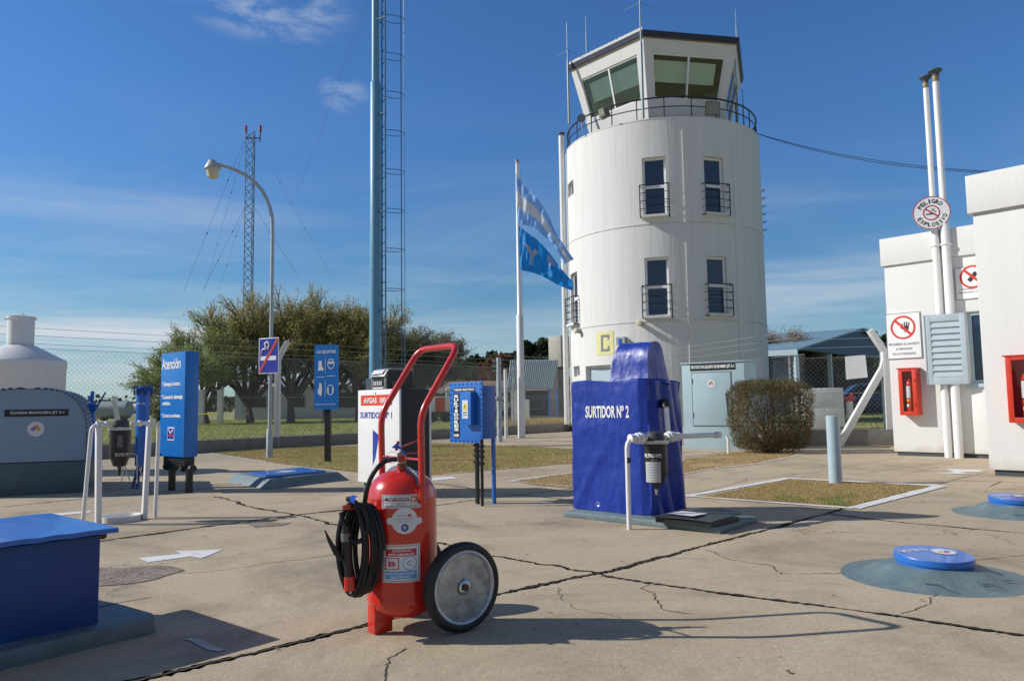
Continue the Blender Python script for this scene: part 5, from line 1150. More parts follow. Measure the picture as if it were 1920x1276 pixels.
# extinguisher cabinets
def excab(fr_, a, c, lab1, lab2, dp=.24, wfix=None):
    x0 = fr_.uv(a[0], a[1], dp)[0]; zt = fr_.uv(a[0], a[1], dp)[1]; zb = fr_.uv(a[0], c[1], dp)[1]; x1 = x0+wfix if wfix else fr_.uv(c[0], c[1], dp)[0]
    t = thing('extinguisher_cabinet', lab1, 'cabinet', fr_.A, fr_.ang, 'red extinguisher cabinets on the white walls'); w = x1-x0; e = .02; f = .075
    b = MB(); b.box(x0, -dp, zb, x0+e, -.003, zt); b.box(x1-e, -dp, zb, x1, -.003, zt); b.box(x0+e, -dp, zb, x1-e, -.003, zb+e); b.box(x0-.03, -dp-.03, zt-e, x1+.02, -.003, zt); b.box(x0+e, -.02, zb+e, x1-e, -.003, zt-e)
    b.build('case', redc, t)
    d = MB(); y0, y1 = -dp-.018, -dp-.001; d.box(x0, y0, zb, x0+f, y1, zt-e); d.box(x1-f, y0, zb, x1, y1, zt-e); d.box(x0+f, y0, zb, x1-f, y1, zb+f); d.box(x0+f, y0, zt-e-f*.7, x1-f, y1, zt-e); dd = d.build('door_frame', redc, t, bevel=.003)
    MB().box(x0+f, -dp-.011, zb+f, x1-f, -dp-.007, zt-e-f*.7).build('door_glass', gl_case, dd)
    b = MB(); b.box(x1-.035, -dp-.026, zb+.18, x1-.02, -dp-.0185, zb+.23); b.box(x1-.035, -dp-.026, zt-.28, x1-.02, -dp-.0185, zt-.23); tag(b.build('door_hinges', blackp, dd), kind='stuff')
    cx = (x0+x1)/2; r = min(.085, w*.2); z0 = zb+.035; H = (zt-zb)*.78
    xt = thing('fire_extinguisher', lab2, 'fire extinguisher', fr_.A+fr_.u*cx+fr_.n*(dp-r-.02), fr_.ang, 'extinguishers inside the red cabinets')
    MB().lathe([(0, z0), (r*.9, z0), (r, z0+.02), (r, z0+H*.78), (r*.8, z0+H*.86), (r*.35, z0+H*.91), (r*.35, z0+H*.94)], 28).build('cylinder', redp, xt, smooth=True)
    b = MB(); b.tube([(0, 0, z0+H*.94), (0, 0, z0+H)], .018, 8); b.bar((0, 0, z0+H*.97), (.10, -.0, z0+H*1.03), .02, .01); b.build('valve', blackp, xt)
    va_ = -math.pi/2-.35; fn = lambda x, y, z: ((r+.002-y)*math.cos(va_+x/r), (r+.002-y)*math.sin(va_+x/r), z)
    cylpatch(-r*.8, z0+H*.42, r*.8, z0+H*.74, slabel, 'instruction_label', xt, fn)
    for i in range(3): cylpatch(-r*.6, z0+H*(.47+i*.08), r*.5, z0+H*(.50+i*.08), kf, 'label_line', xt, fn, .002)
    cylpatch(-r*.3, z0+H*.33, r*.5, z0+H*.38, hz_cols['y'], 'yellow_tag', xt, fn)
    flatpoly(MB(), ring2d(0, z0+H*.22, r*.45, r*.45, 20)[0], -.004, fn).build('round_tag', slabel, xt, fix=False)
excab(fr, (1683.5, 690), (1722, 778), 'red glazed extinguisher cabinet under the no-entry sign', 'red extinguisher with white label inside the cabinet under the no-entry sign')
excab(fr2, (1884, 666), (1930, 792), 'red glazed extinguisher cabinet on the front block, cut by the right edge', 'red extinguisher inside the cabinet on the front block', wfix=.48)
# ================================================================ control tower
TY = 33.0; TC = Vector((P(1243, 450, TY).x, TY, 0)); TA = -math.atan2(TC.x, TC.y)
tw = thing('control_tower', 'white round concrete control tower with glazed hexagonal cab, behind the fence', 'control tower', TC, TA)
Dc = TC.xy.length
edgeL = P(1061, 500, TY).x; edgeR = P(1425, 500, TY).x; TR = (edgeR-edgeL)/2*.985
def tz(py, px=1240, d=None): d = d or (TC.y-TR*.98); return P(px, py, d).z
def tp_(phi, r, z): return (r*math.sin(phi), -r*math.cos(phi), z)
zd = tz(222)
wins = [(-3.6, 6.2, tz(402), tz(293), 1), (29.2, 6.0, tz(400), tz(294), 1), (-3.8, 6.2, tz(591), tz(481), 1), (28.8, 6.0, tz(589), tz(481), 1),
        (-64.5, 6.0, tz(602, 1080, TC.y-TR*.45), tz(505, 1080, TC.y-TR*.45), 1), (-66.4, 5.5, tz(357, 1072, TC.y-TR*.42), tz(330, 1072, TC.y-TR*.42), 0),
        (-62.5, 4.5, tz(704, 1083, TC.y-TR*.48), tz(684, 1083, TC.y-TR*.48), 0), (-41, 10, .3, tz(683, 1140, TC.y-TR*.75), 2)]
phis = set(R_(a) for a in np.arange(-180, 180, 3.75)); zs_ = {0.2, zd}
for c, hw, z0, z1, k in wins: phis |= {R_(c-hw), R_(c+hw)}; zs_ |= {z0, z1}
zs_ |= set(np.linspace(.2, zd, 9)); phis = sorted(phis); zs_ = sorted(zs_)
phis = [p for i, p in enumerate(phis) if i == 0 or p-phis[i-1] > 1e-4 ]; zs_ = [z for i, z in enumerate(zs_) if i == 0 or z-zs_[i-1] > 1e-4]
b = MB(); vid = {}
vs = []; fs = []
for i, p in enumerate(phis):
    for j, z in enumerate(zs_): vid[(i, j)] = len(vs); vs.append(tp_(p, TR, z))
for i in range(len(phis)):
    i2 = (i+1) % len(phis); pm = (phis[i]+(phis[i2] if i2 else math.pi))/2
    for j in range(len(zs_)-1):
        zm = (zs_[j]+zs_[j+1])/2
        if any(abs(pm-R_(c)) < R_(hw)-1e-4 and z0 < zm < z1 for c, hw, z0, z1, k in wins): continue
        fs.append((vid[(i, j)], vid[(i2, j)], vid[(i2, j+1)], vid[(i, j+1)]))
b.add(vs, fs)
for c, hw, z0, z1, k in wins:                        # reveals
    a0, a1 = R_(c-hw), R_(c+hw); ri = TR-.28
    for (p, q) in (((a0, z0), (a0, z1)), ((a0, z1), (a1, z1)), ((a1, z1), (a1, z0)), ((a1, z0), (a0, z0))):
        b.add([tp_(p[0], TR, p[1]), tp_(q[0], TR, q[1]), tp_(q[0], ri, q[1]), tp_(p[0], ri, p[1])], [(0, 1, 2, 3)])
towerm = mat('tower_render', (.70, .695, .68), .8, var=.045, vs=2.2, bump=.9, bs=5, stretch=(1.8, 1.8, .10), dirt=.55, dcol=(.52, .51, .49), ds=2.6)
tb_ = b.build('tower_wall', towerm, tw, smooth=True, auto=30, fix=False)
MB().lathe([(TR-.02, zd-.012), (TR+.012, zd-.01), (TR+.012, zd+.03), (TR-.35, zd+.03), (TR-.35, zd-.1)], 90, cap=False).build('parapet_rim', towerm, tw, smooth=True)
MB().lathe([(TR-.3, zd-.1), (0, zd-.1)], 48).build('deck', conc, tw)
for z in (tz(418), tz(601)): MB().lathe([(TR-.01, z-.03), (TR+.018, z-.02), (TR+.018, z+.02), (TR-.01, z+.03)], 96, cap=False).build('storey_joint', mat('storey_joint_grey', (.60, .59, .57), .8), tw, smooth=True)
MB().lathe([(TR+.012, zd-.80), (TR+.012, zd-.01)], 96, cap=False, a0=0).v
for c, w in ((44, 2.6), (13, 1.3)):                                # shallow vertical pilaster strip
    b = MB(); a0, a1 = R_(c-w), R_(c+w); z1_ = zd-.5
    v = [tp_(a0, TR-.01, .2), tp_(a0, TR+.035, .2), tp_(a1, TR+.035, .2), tp_(a1, TR-.01, .2)]; b.add(v+[(x, y, z1_) for x, y, z in v], [(0, 1, 5, 4), (1, 2, 6, 5), (2, 3, 7, 6), (4, 5, 6, 7)]); b.build('pilaster', towerm, tw)
MB().lathe([(TR-.6, .15), (TR-.6, zd-.2)], 48, cap=False).build('inner_core', darki, tw)
def local(phi): return Vector((math.cos(phi), math.sin(phi), 0)), Vector((math.sin(phi), -math.cos(phi), 0))   # tangent, outward
def lb_(mb, phi, r, x0, x1, z0, z1, d0, d1):
    t, n_ = local(phi); o = n_*r
    c = [o+t*x+n_*d for x, d in ((x0, d0), (x1, d0), (x1, d1), (x0, d1))]
    mb.add([(p.x, p.y, z0) for p in c]+[(p.x, p.y, z1) for p in c], [(0, 3, 2, 1), (4, 5, 6, 7), (0, 1, 5, 4), (1, 2, 6, 5), (2, 3, 7, 6), (3, 0, 4, 7)])
for c, hw, z0, z1, k in wins:
    phi = R_(c); hx = TR*math.sin(R_(hw))*1.01; r = (TR)*math.cos(R_(hw))-.20; f = .09
    b = MB(); lb_(b, phi, r, -hx, -hx+f, z0, z1, 0, .06); lb_(b, phi, r, hx-f, hx, z0, z1, 0, .06); lb_(b, phi, r, -hx+f, hx-f, z0, z0+f*.6, 0, .06); lb_(b, phi, r, -hx+f, hx-f, z1-f, z1, 0, .06)
    if k == 2:
        d = MB(); lb_(d, phi, r, -hx+f, hx-f, z0, z1-f, .01, .03); fd = b.build('door', white, tw); d.build('door_leaf', lblue, fd); continue
    if k == 1: lb_(b, phi, r, -hx+f, hx-f, (z0+z1)/2-.06, (z0+z1)/2+.06, 0, .06)
    w = b.build('window', wlet, tw)
    p = MB(); lb_(p, phi, r, -hx+f, hx-f, z0+f*.6, z1-f, .01, .02); p.build('pane', gl_win, w)
    if k == 1:
        b = MB(); lb_(b, phi, r, -hx-.05, hx+.05, z0-.10, z0-.005, -.02, .42); b.build('sill', towerm, w)
        b = MB(); hr = hx*1.22; zt = (z0+z1)/2+.02; zb = z0-.08; t, n_ = local(phi); o = n_*(TR*math.cos(R_(hw))+.20); oi = n_*(TR*math.cos(R_(hw))-.02)
        for i in range(5):
            z = zb+(zt-zb)*i/4*1.0
            b.tube([oi-t*hr+Vector((0, 0, z)), o-t*hr+Vector((0, 0, z)), o+t*hr+Vector((0, 0, z)), oi+t*hr+Vector((0, 0, z))], .022 if i in (0, 4) else .014, 6)
        for x in (-hr, hr): b.tube([o+t*x+Vector((0, 0, zb)), o+t*x+Vector((0, 0, zt))], .022, 6)
        b.build('guard_rail', rail, w)
# rim railing
rz1 = tz(181); b = MB(); rr = TR-.10
for z, r_ in ((rz1, .035), ((rz1+zd)/2+.05, .022)): b.tube([tp_(a, rr, z) for a in np.linspace(-math.pi, math.pi, 97)[:-1]], r_, 8, closed=True)
for i in range(24): a = 2*math.pi*i/24+.05; b.tube([tp_(a, rr, zd), tp_(a, rr, rz1)], .022, 6)
b.build('deck_railing', rail, tw)
# cab
zc0, zc1 = zd-.08, tz(66, 1220, TC.y-3.95); rb, rt = 3.02, 3.98; ph0 = -7.5
tb0 = (tz(180, 1232, TC.y-3.3)-zc0)/(zc1-zc0); tb1 = (tz(93, 1230, TC.y-3.75)-zc0)/(zc1-zc0)
def hv(k, r, z): return Vector(tp_(R_(ph0+60*k), r, z))
def q_(k, s, t, off=0):
    z = zc0+(zc1-zc0)*t; r = rb+(rt-rb)*t; a, c = hv(k, r, z), hv(k+1, r, z); p = a.lerp(c, s); n_ = (a+c); n_.z = 0; n_.normalize(); return p+n_*off
def slabq(mb, k, s0, s1, t0, t1, o0, o1):
    v = [q_(k, s, t, o) for o in (o0, o1) for s, t in ((s0, t0), (s1, t0), (s1, t1), (s0, t1))]
    mb.add(v, [(0, 3, 2, 1), (4, 5, 6, 7), (0, 1, 5, 4), (1, 2, 6, 5), (2, 3, 7, 6), (3, 0, 4, 7)])
cabw = mat('cab_white_render', (.71, .705, .69), .7, var=.03, dirt=.3, dcol=(.5, .49, .46), bump=.2, bs=12)
cb_ = MB()
for k in range(6):
    slabq(cb_, k, 0, 1, 0, tb0, -.18, 0); slabq(cb_, k, 0, 1, tb1, 1, -.18, 0); slabq(cb_, k, 0, .095, tb0, tb1, -.18, 0); slabq(cb_, k, .905, 1, tb0, tb1, -.18, 0)
cbo = cb_.build('cab_walls', cabw, tw)
for k in range(6):
    f = MB(); e = .018
    slabq(f, k, .095, .107, tb0, tb1, -.10, -.04); slabq(f, k, .893, .905, tb0, tb1, -.10, -.04); slabq(f, k, .107, .893, tb0, tb0+e, -.10, -.04); slabq(f, k, .107, .893, tb1-e, tb1, -.10, -.04); slabq(f, k, .49, .51, tb0+e, tb1-e, -.10, -.03)
    w = f.build('cab_window', wlet, cbo); g = MB(); slabq(g, k, .107, .893, tb0+e, tb1-e, -.075, -.07); g.build('cab_pane', gl_dark, w)
    if k in (-1, 0, 5, 4, 1):
        g = MB(); slabq(g, k, .15 if k == 5 else .12, .88 if k == 5 else .84, tb0+(tb1-tb0)*.42, tb0+(tb1-tb0)*.90, -.30, -.27); g.build('roller_blind', mat('pale_green_blind', (.72, .76, .69), .8, var=.04), w)
vs = [hv(k, rt+.06, zc1) for k in range(6)]; 
b = MB(); b.add(vs+[v+Vector((0, 0, .05)) for v in vs], [tuple(range(6)), tuple(reversed(range(6, 12)))]+[(i, (i+1) % 6, 6+(i+1) % 6, 6+i) for i in range(6)]); b.build('cab_ceiling', mat('cab_ceiling_brown', (.22, .16, .10), .8), tw)
vs = [hv(k, rt+.10, zc1+.05) for k in range(6)]; v2 = [hv(k, rt+.16, zc1+.26) for k in range(6)]
b = MB(); b.add(vs+v2, [tuple(range(6)), tuple(reversed(range(6, 12)))]+[(i, (i+1) % 6, 6+(i+1) % 6, 6+i) for i in range(6)]); b.build('roof', mat('roof_edge_navy', (.018, .025, .06), .45), tw)
b = MB()
for k in (5,):
    for i in range(40):
        a = hv(k, rt+.17, zc1+.24).lerp(hv(k+1, rt+.17, zc1+.24), i/40); c = hv(k, rt+.17, zc1+.24).lerp(hv(k+1, rt+.17, zc1+.24), (i+1)/40); dz = Vector((0, 0, .02+.03*noise.noise(Vector((i*.8, 1, 1)))))
        b.add([a, c, c+dz+Vector((0, 0, .10)), a+dz+Vector((0, 0, .10))], [(0, 1, 2, 3)])
b.build('roof_membrane', mat('roof_membrane_grey', (.42, .43, .44), .6, var=.3, vs=9), tw, fix=False)
MB().lathe([(rb-.25, zc0+.1), (rb-.25, zc0+.12), (0, zc0+.12)], 6, a0=R_(ph0-90), a1=R_(ph0+270)).build('cab_floor', darki, tw)
b = MB(); b.box(-1.0, -.8, zc0+.1, 1.0, 1.2, zc0+1.15); b.build('cab_console', mat('console_brown', (.07, .05, .04), .7), tw)
# drain pipe, wall lamps, meter box, cat ladder
dp_ = P(1057, 730, TY); dt = P(1052, 249, TY)
inT = Matrix.Rotation(-TA, 3, 'Z')
def TL(px, py, y): return inT @ (P(px, py, y)-TC)
a = TL(1062, 735, TY-.2); c = TL(1052.5, 254, TY-.2); c = Vector((a.x*.5+c.x*.5, a.y, c.z)); a = Vector((c.x, c.y, .3))
b = MB(); b.tube([a, c], .12, 14); dpn = b.build('drain_pipe', pipew, tw, smooth=True); MB().tube([c, c+Vector((0, 0, .10))], .155, 14).build('pipe_cap', darkc, dpn)
for px, py, dd in ((1203, 605, .99), (1092, 617, .58)):
    ph = math.asin((px-1244)/184); z = tz(py, px, TC.y-TR*math.cos(ph)); p = Vector(tp_(ph, TR+.08, z)); n_ = Vector((math.sin(ph), -math.cos(ph), 0))
    l_ = MB().tube([p-n_*.12, p+n_*.12], .10, 12).build('bulkhead_lamp', mat('lamp_body_grey', (.35, .34, .30), .5), tw, smooth=True); MB().lathe([(.11, 0), (.12, .03), (.09, .07), (0, .09)], 16, p+n_*.12, n_).build('lamp_glass', lampg, l_, smooth=True)
b = MB(); 
for i in range(6):
    z = tz(440, 1425, TY)+i*.34; p = Vector(tp_(R_(88), TR, z)); q2_ = Vector(tp_(R_(92), TR, z)); n_ = Vector((1, 0, 0)); b.tube([p, p+n_*.16+Vector((0, 0, .03)), q2_+n_*.16+Vector((0, 0, .03)), q2_], .014, 5)
b.build('cat_ladder', rail, tw)
# yellow sign with letter C
ph = math.asin((1140-1245)/184); t, n_ = local(ph); r = TR+.03; zc = tz(641, 1140, TC.y-TR*math.cos(ph)); zt = tz(619, 1140, TC.y-TR*math.cos(ph)); hwz = zt-zc; pw = Vector(tp_(ph, r, 0))
cs = thing('letter_sign', 'faded yellow square with a grey letter C painted on the tower', 'sign', TC, TA)
def cyt(x, y, z): a_ = ph+x/TR; return tp_(a_, TR+.012-y, z)
hw_ = 17.5/1440*TC.y*1.08
cylpatch(-hw_, zc-hwz, hw_, zc+hwz, yellowf, 'yellow_square', cs, cyt)
gC = mat('grey_letter', (.20, .21, .22), .6)
for (x0, z0, x1, z1) in ((-.17, -.33, -.07, .33), (-.07, .23, .22, .33), (-.07, -.33, .22, -.23), (.14, .12, .22, .23), (.14, -.23, .22, -.12)): cylpatch(x0*1.1, zc+z0, x1*1.1, zc+z1, gC, 'letter_c', cs, cyt, -.006)
mbx = thing('meter_box', 'small grey-blue electric box high on the tower beside the pump hood', 'electric box', TC, TA)
ph = math.asin((1172-1245)/184); b = MB(); z = tz(638, 1172, TC.y-TR*.92); lb_(b, ph, TR-.02, -.18, .18, z-.16, z+.16, 0, .22); b.build('box_case', mat('meter_grey', (.33, .38, .42), .5), mbx); b = MB(); lb_(b, ph, TR-.02, -.07, .03, z-.11, z+.09, .22, .25); b.build('box_knob', blue, mbx)
# floodlights, antennas, dish on the tower
def flood(px, py, s, y, lab, yaw):
    p = P(px, py, y); t = thing('floodlight', lab, 'floodlight', p, yaw, 'floodlights on the tower railing')
    b = MB(); b.add([(-s, -.05, -s*.75), (s, -.05, -s*.75), (s*.9, -.12, s*.8), (-s*.9, -.12, s*.8), (-s*.5, .30, -s*.4), (s*.5, .30, -s*.4), (s*.5, .22, s*.5), (-s*.5, .22, s*.5)], [(0, 1, 2, 3), (7, 6, 5, 4), (0, 4, 5, 1), (1, 5, 6, 2), (2, 6, 7, 3), (3, 7, 4, 0)]); o = b.build('lamp_housing', mat('flood_housing', (.14, .13, .11), .6, dirt=.3), t)
    MB().add([(-s*.88, -.062, -s*.64), (s*.88, -.062, -s*.64), (s*.78, -.130, s*.70), (-s*.78, -.130, s*.70)], [(0, 1, 2, 3)]).build('front_glass', mat('flood_glass', (.24, .25, .20), .15, var=.1), o, fix=False)
    b = MB(); b.box(-s*.35, .0, s*.5, s*.35, .22, s*1.0); b.tube([(-s*1.05, .05, 0), (-s*1.05, .1, -s*1.0), (s*1.05, .1, -s*1.0), (s*1.05, .05, 0)], .02, 6); b.build('bracket', mat('flood_housing', (.14, .13, .11), .6), t)
flood(1334, 205, .34, TC.y-TR*.85-.25, 'large square floodlight on the right of the tower railing', TA+R_(25))
flood(1131, 212, .20, TC.y-TR*.80, 'smaller pale floodlight on the left of the tower railing', TA-R_(50))
def antenna(px0, py0, px1, py1, y, lab, r=.03, arms=()):
    a = P(px0, py0, y); c = P(px1, py1, y); t = thing('antenna', lab, 'antenna', a, 0, 'whip antennas on the control tower'); c = Vector((0, 0, (c-a).z)); lean = P(px1, py1, y).x-a.x
    c.x = 0; MB().tube([(0, 0, 0), c*.6, c*.62, c], [r, r, r*.55, r*.5], 7).build('mast', mat('antenna_grey', (.24, .32, .36), .5), t, smooth=True)
    b = MB()
    for (z, L_) in arms:
        for k in range(3): an = k*2.1+.4; b.tube([(0, 0, c.z*z), (L_*math.cos(an), L_*math.sin(an), c.z*z-.12)], .008, 4)
    if arms: b.build('radials', mat('antenna_grey', (.24, .32, .36), .5), t)
antenna(1067, 232, 1061, 42, TY-1.0, 'whip antenna with thin radials at the left end of the railing', .05, ((.72, .5),))
antenna(1100, 100, 1097, 30, TY-1.5, 'short white whip antenna on the left of the cab roof', .028, ((.25, .2),))
antenna(1206, 222, 1197, -12, TC.y-TR-.05, 'tall whip antenna in front of the cab', .055, ((.93, .7),))
antenna(1382, 90, 1380, 18, TY-1.8, 'short whip antenna on the right of the cab roof', .028)
antenna(1384, 245, 1383, 110, TC.y-TR*.6, 'thin dark antenna at the right corner of the cab', .04, ((.6, .5),))
antenna(1395, 240, 1393, 168, TC.y-TR*.35, 'stub antenna at the right end of the railing', .035)
p = P(1091, 224, TY-2.4); t = thing('dish_antenna', 'small oval grey dish on the left side of the tower deck', 'dish', p, R_(30)); MB().lathe([(0, 0), (.1, .01), (.19, .06), (.20, .08), (.17, .04), (0, .02)], 24, (0, 0, 0), (-.5, -.75, .2)).build('reflector', mat('dish_grey', (.22, .24, .26), .5), t, smooth=True); MB().tube([(0, .0, 0), (.1, .1, -.6)], .03, 6).build('dish_arm', galv, t)
# power cable
a = P(1412, 248, TY-.5); c = P(2000, 325, 22); b = MB(); pts = []
for i in range(31): s = i/30; p = a.lerp(c, s); p.z -= 4*.45*s*(1-s); pts.append(p-a)
cb2 = thing('power_cable', 'dark sagging power cable from the tower to the right', 'cable', a); b.tube(pts, .012, 6); b.tube([p+Vector((0, .05, .02-.25*4*(i/30)*(1-i/30)*.3)) for i, p in enumerate(pts)], .012, 5); b.build('cable_strand', blackp, cb2)
# ================================================================ flagpole and flags
fp0 = P(978, 820, 27.0); fp0.z = 0; fy = 27.0; tpz = P(968, 305, fy)
fpo = thing('flagpole', 'tall white flagpole on the concrete left of the tower', 'flagpole', (fp0.x, fy, 0)); 
MB().tube([(0, 0, 0), (0, 0, 4.3), (0, 0, 4.35), (0, 0, tpz.z)], [.13, .12, .085, .065], 14).build('pole', pipew, fpo, smooth=True)
MB().tube([(0, 0, tpz.z), (0, 0, tpz.z+.1)], .085, 12).build('finial', galv, fpo)
b = MB(); b.tube([(.13, -.1, 1.4), (.10, -.08, tpz.z-.2)], .008, 4); b.build('halyard', galv, fpo)
def crv(pts, t):
    n = len(pts)-1; f = t*n; i = min(int(f), n-1); f -= i; g = lambda k: Vector((*pts[max(0, min(n, k))], 0))
    a, b_, c, d = g(i-1), g(i), g(i+1), g(i+2); return .5*((2*b_)+(c-a)*f+(2*a-5*b_+4*c-d)*f*f+(3*b_-a-3*c+d)*f**3)
def flag(name, lab, top, bot, mats, wave, seed, par_off=0):
    nu, nv = 60, 30
    t = thing(name, lab, 'flag', (fp0.x, fy, 0)); vs = []; fs = []; mi = []
    def pt(u_, v_, off=0):
        a = crv(top, u_); c = crv(bot, u_); p = a.lerp(c, v_); d = fy-.05+1.5*wave*math.sin(u_*11+v_*2.2+seed)*u_**.6+.5*wave*math.sin(u_*27-v_*5+seed)*u_**.5+.12*wave*math.sin(u_*61+v_*9)-off-.06
        w = P(p.x, p.y, d); return (w.x-fp0.x, w.y-fy, w.z)
    for i in range(nu+1):
        for j in range(nv+1): vs.append(pt(i/nu, j/nv))
    for i in range(nu):
        for j in range(nv): k = i*(nv+1)+j; fs.append((k, k+nv+1, k+nv+2, k+1)); mi.append(min(len(mats)-1, int(j/nv*len(mats))))
    o = MB().add(vs, fs).build('cloth', mats[0], t, fix=False, smooth=True)
    for m_ in mats[1:]: o.data.materials.append(m_)
    for p_, k in zip(o.data.polygons, mi): p_.material_index = k
    return t, pt
def clothm(name, c):
    m = bpy.data.materials.new(name); m.use_nodes = True; t = m.node_tree; n = t.nodes; l = t.links; b = n['Principled BSDF']; b.inputs['Base Color'].default_value = (*c, 1); b.inputs['Roughness'].default_value = .6
    ts = n.new('ShaderNodeBsdfTranslucent'); ts.inputs[0].default_value = (*c, 1); mi = n.new('ShaderNodeMixShader'); mi.inputs[0].default_value = .45
    l.new(b.outputs[0], mi.inputs[1]); l.new(ts.outputs[0], mi.inputs[2]); l.new(mi.outputs[0], n['Material Output'].inputs[0]); return m
sk = clothm('flag_sky_blue', (.26, .50, .95)); fw_ = clothm('flag_white', (.66, .68, .74)); ob = clothm('flag_oil_blue', (.015, .28, .75))
flag('national_flag', 'light blue and white striped flag, upper one on the pole', [(967.5, 326), (985, 350), (1008, 373), (1028, 403), (1045, 440), (1076, 486)], [(970, 418), (985, 422), (1002, 427), (1017, 440), (1040, 462), (1058, 495)], [sk, fw_, sk], .16, 1)
t, pt = flag('company_flag', 'deep blue flag with a white letter Y, lower one on the pole', [(972, 423), (990, 437), (1008, 450), (1030, 474), (1052, 503), (1074, 528)], [(976, 506), (990, 509), (1005, 513), (1025, 522), (1048, 535), (1074, 545)], [ob], .16, 2.2)
v, f = textmesh('Y', .03); xs = [p[0] for p in v]; ys = [p[1] for p in v]
for ch, u0, u1, v0, v1 in (('Y', .12, .46, .30, .80), ('P', .58, .72, .10, .45)):
    v, f = textmesh(ch, .05); xs = [p[0] for p in v]; ys = [p[1] for p in v]; bm_ = bmesh.new(); vv = [bm_.verts.new(((p[0]-min(xs))/(max(xs)-min(xs)), (p[1]-min(ys))/(max(ys)-min(ys)), 0)) for p in v]
    for q in f: bm_.faces.new([vv[i] for i in q])
    bmesh.ops.triangulate(bm_, faces=bm_.faces); bmesh.ops.subdivide_edges(bm_, edges=bm_.edges, cuts=3, use_grid_fill=True)
    V_ = [pt(u0+(u1-u0)*w.co.x, v1-(v1-v0)*w.co.y, .012) for w in bm_.verts]; bm_.verts.index_update(); F_ = [[w.index for w in q.verts] for q in bm_.faces]; bm_.free()
    MB().add(V_, F_).build('letter', fw_, t, fix=False)
# ================================================================ tall mast with caged ladder
my = 22.0; mb0 = P(704, 846, my); mst = thing('ladder_mast', 'very tall pale blue tubular mast with a caged ladder on its right side', 'mast', (mb0.x, my, 0))
lean = 0.0
zst = P(708, 153, my).z
b = MB(); b.tube([(0, 0, 0), (0, 0, 5.0), (0, 0, zst-.05), (0, 0, zst)], [.19, .165, .155, .12], 24); b.tube([(0, 0, zst), (0, 0, 16)], [.115, .10], 20)
b.build('mast_tube', poleb, mst, smooth=True)
MB().box(-.24, -.22, 1.3, -.10, -.02, 1.95).build('junction_box', lblue, mst)
MB().box(-.24, -.22, .6, -.10, -.02, 1.2).build('junction_box', lblue, mst)
r1 = Vector((.17, .12, 0)); r2 = Vector((.33, -.22, 0)); b = MB()
for r_ in (r1, r2): b.tube([r_+Vector((0, 0, .4)), r_+Vector((0, 0, 15.8))], .024, 6)
zr = .5
while zr < 15.6: b.tube([r1+Vector((0, 0, zr)), r2+Vector((0, 0, zr))], .013, 5); zr += .385
for z in np.arange(1.0, 15.6, 2.9): b.bar((0, 0, z), r1+Vector((0, 0, z)), .05, .03); b.bar((.05, -.08, z), r2+Vector((0, 0, z)), .05, .03)
b.build('ladder', ladc, mst)
cn = (r1+r2)/2; e1 = (r2-r1).normalized(); e2 = Vector((-e1.y, e1.x, 0)); e2 = e2 if e2.x > 0 else -e2
b = MB(); hw = (r2-r1).length/2
def cage(a): return cn+e1*(-math.cos(a)*hw*(1+1.0*math.sin(a)))+e2*(.62*math.sin(a))
zz = 2.2; ztops = []
while zz < 15.7: b.tube([cage(a)+Vector((0, 0, zz)) for a in np.linspace(0, math.pi, 17)], .011, 5); zz += 1.165
for a in (1.2, 1.75, 2.3): b.tube([cage(a)+Vector((0, 0, 2.2)), cage(a)+Vector((0, 0, 15.6))], .011, 5)
b.build('ladder_cage', ladc, mst)
# ================================================================ lattice masts with guy wires
def lattice(px, y, ztop, w, lab, n, r=.03, guys=(), zb=TZ, lights=True):
    x = P(px, 700, y).x; t = thing('lattice_mast', lab, 'radio mast', (x, y, zb)); b = MB(); H = ztop-zb
    c = [Vector((w*.577*math.cos(a), w*.577*math.sin(a), 0)) for a in (R_(-150), R_(-30), R_(90))]
    for q in c: b.tube([q, q+Vector((0, 0, H))], r, 5)
    for k in range(3):
        a, d = c[k], c[(k+1) % 3]
        for i in range(n):
            z0, z1 = H*i/n, H*(i+1)/n; p, q = (a, d) if i % 2 else (d, a); b.bar(p+Vector((0, 0, z0)), q+Vector((0, 0, z1)), r*1.1)
    b.build('lattice_frame', mat('mast_grey', (.13, .15, .19), .5), t)
    if lights:
        b = MB(); b.bar((-w*.6, 0, H-.5), (w*1.0, 0, H-.5), .08); b.tube([(w*1.0, 0, H-.8), (w*1.0, 0, H+.05)], .05, 5); b.build('top_bracket', mat('mast_grey', (.13, .15, .19), .5), t)
        for x_ in (-w*.62, w*1.0): MB().tube([(x_, 0, H), (x_, 0, H+.55)], .11, 8).build('warning_lamp', mat('obstruction_red', (.35, .03, .03), .4), t)
    for i, (zg, px2, py2, yy) in enumerate(guys):
        e = P(px2, py2, yy); e = Vector((e.x-x, e.y-y, e.z-zb)); s = Vector((w*.5 if e.x > 0 else -w*.5, 0, zg-zb))
        g = MB().tube([s, e], .010, 4).build('guy_wire', mat('guy_grey', (.10, .12, .15), .5), t)
        bi = MB(); [bi.tube([s.lerp(e, k-.003), s.lerp(e, k+.003)], .045, 6) for k in (.34, .68)]; tag(bi.build('insulators', blackp, g), kind='stuff')
lattice(465, 60, P(465, 248, 60).z, .72, 'tall grey guyed lattice radio mast behind the willow trees', 40, .035, guys=((P(465, 250, 60).z, 345, 545, 50), (P(465, 255, 60).z, 385, 540, 70), (P(465, 385, 60).z, 380, 545, 52), (P(465, 385, 60).z, 410, 545, 66), (P(465, 260, 60).z, 620, 515, 56), (P(465, 390, 60).z, 560, 520, 64)))
lattice(1434, 75, P(1434, 512, 75).z, .35, 'distant slim lattice mast just right of the control tower', 34, .02, lights=False)
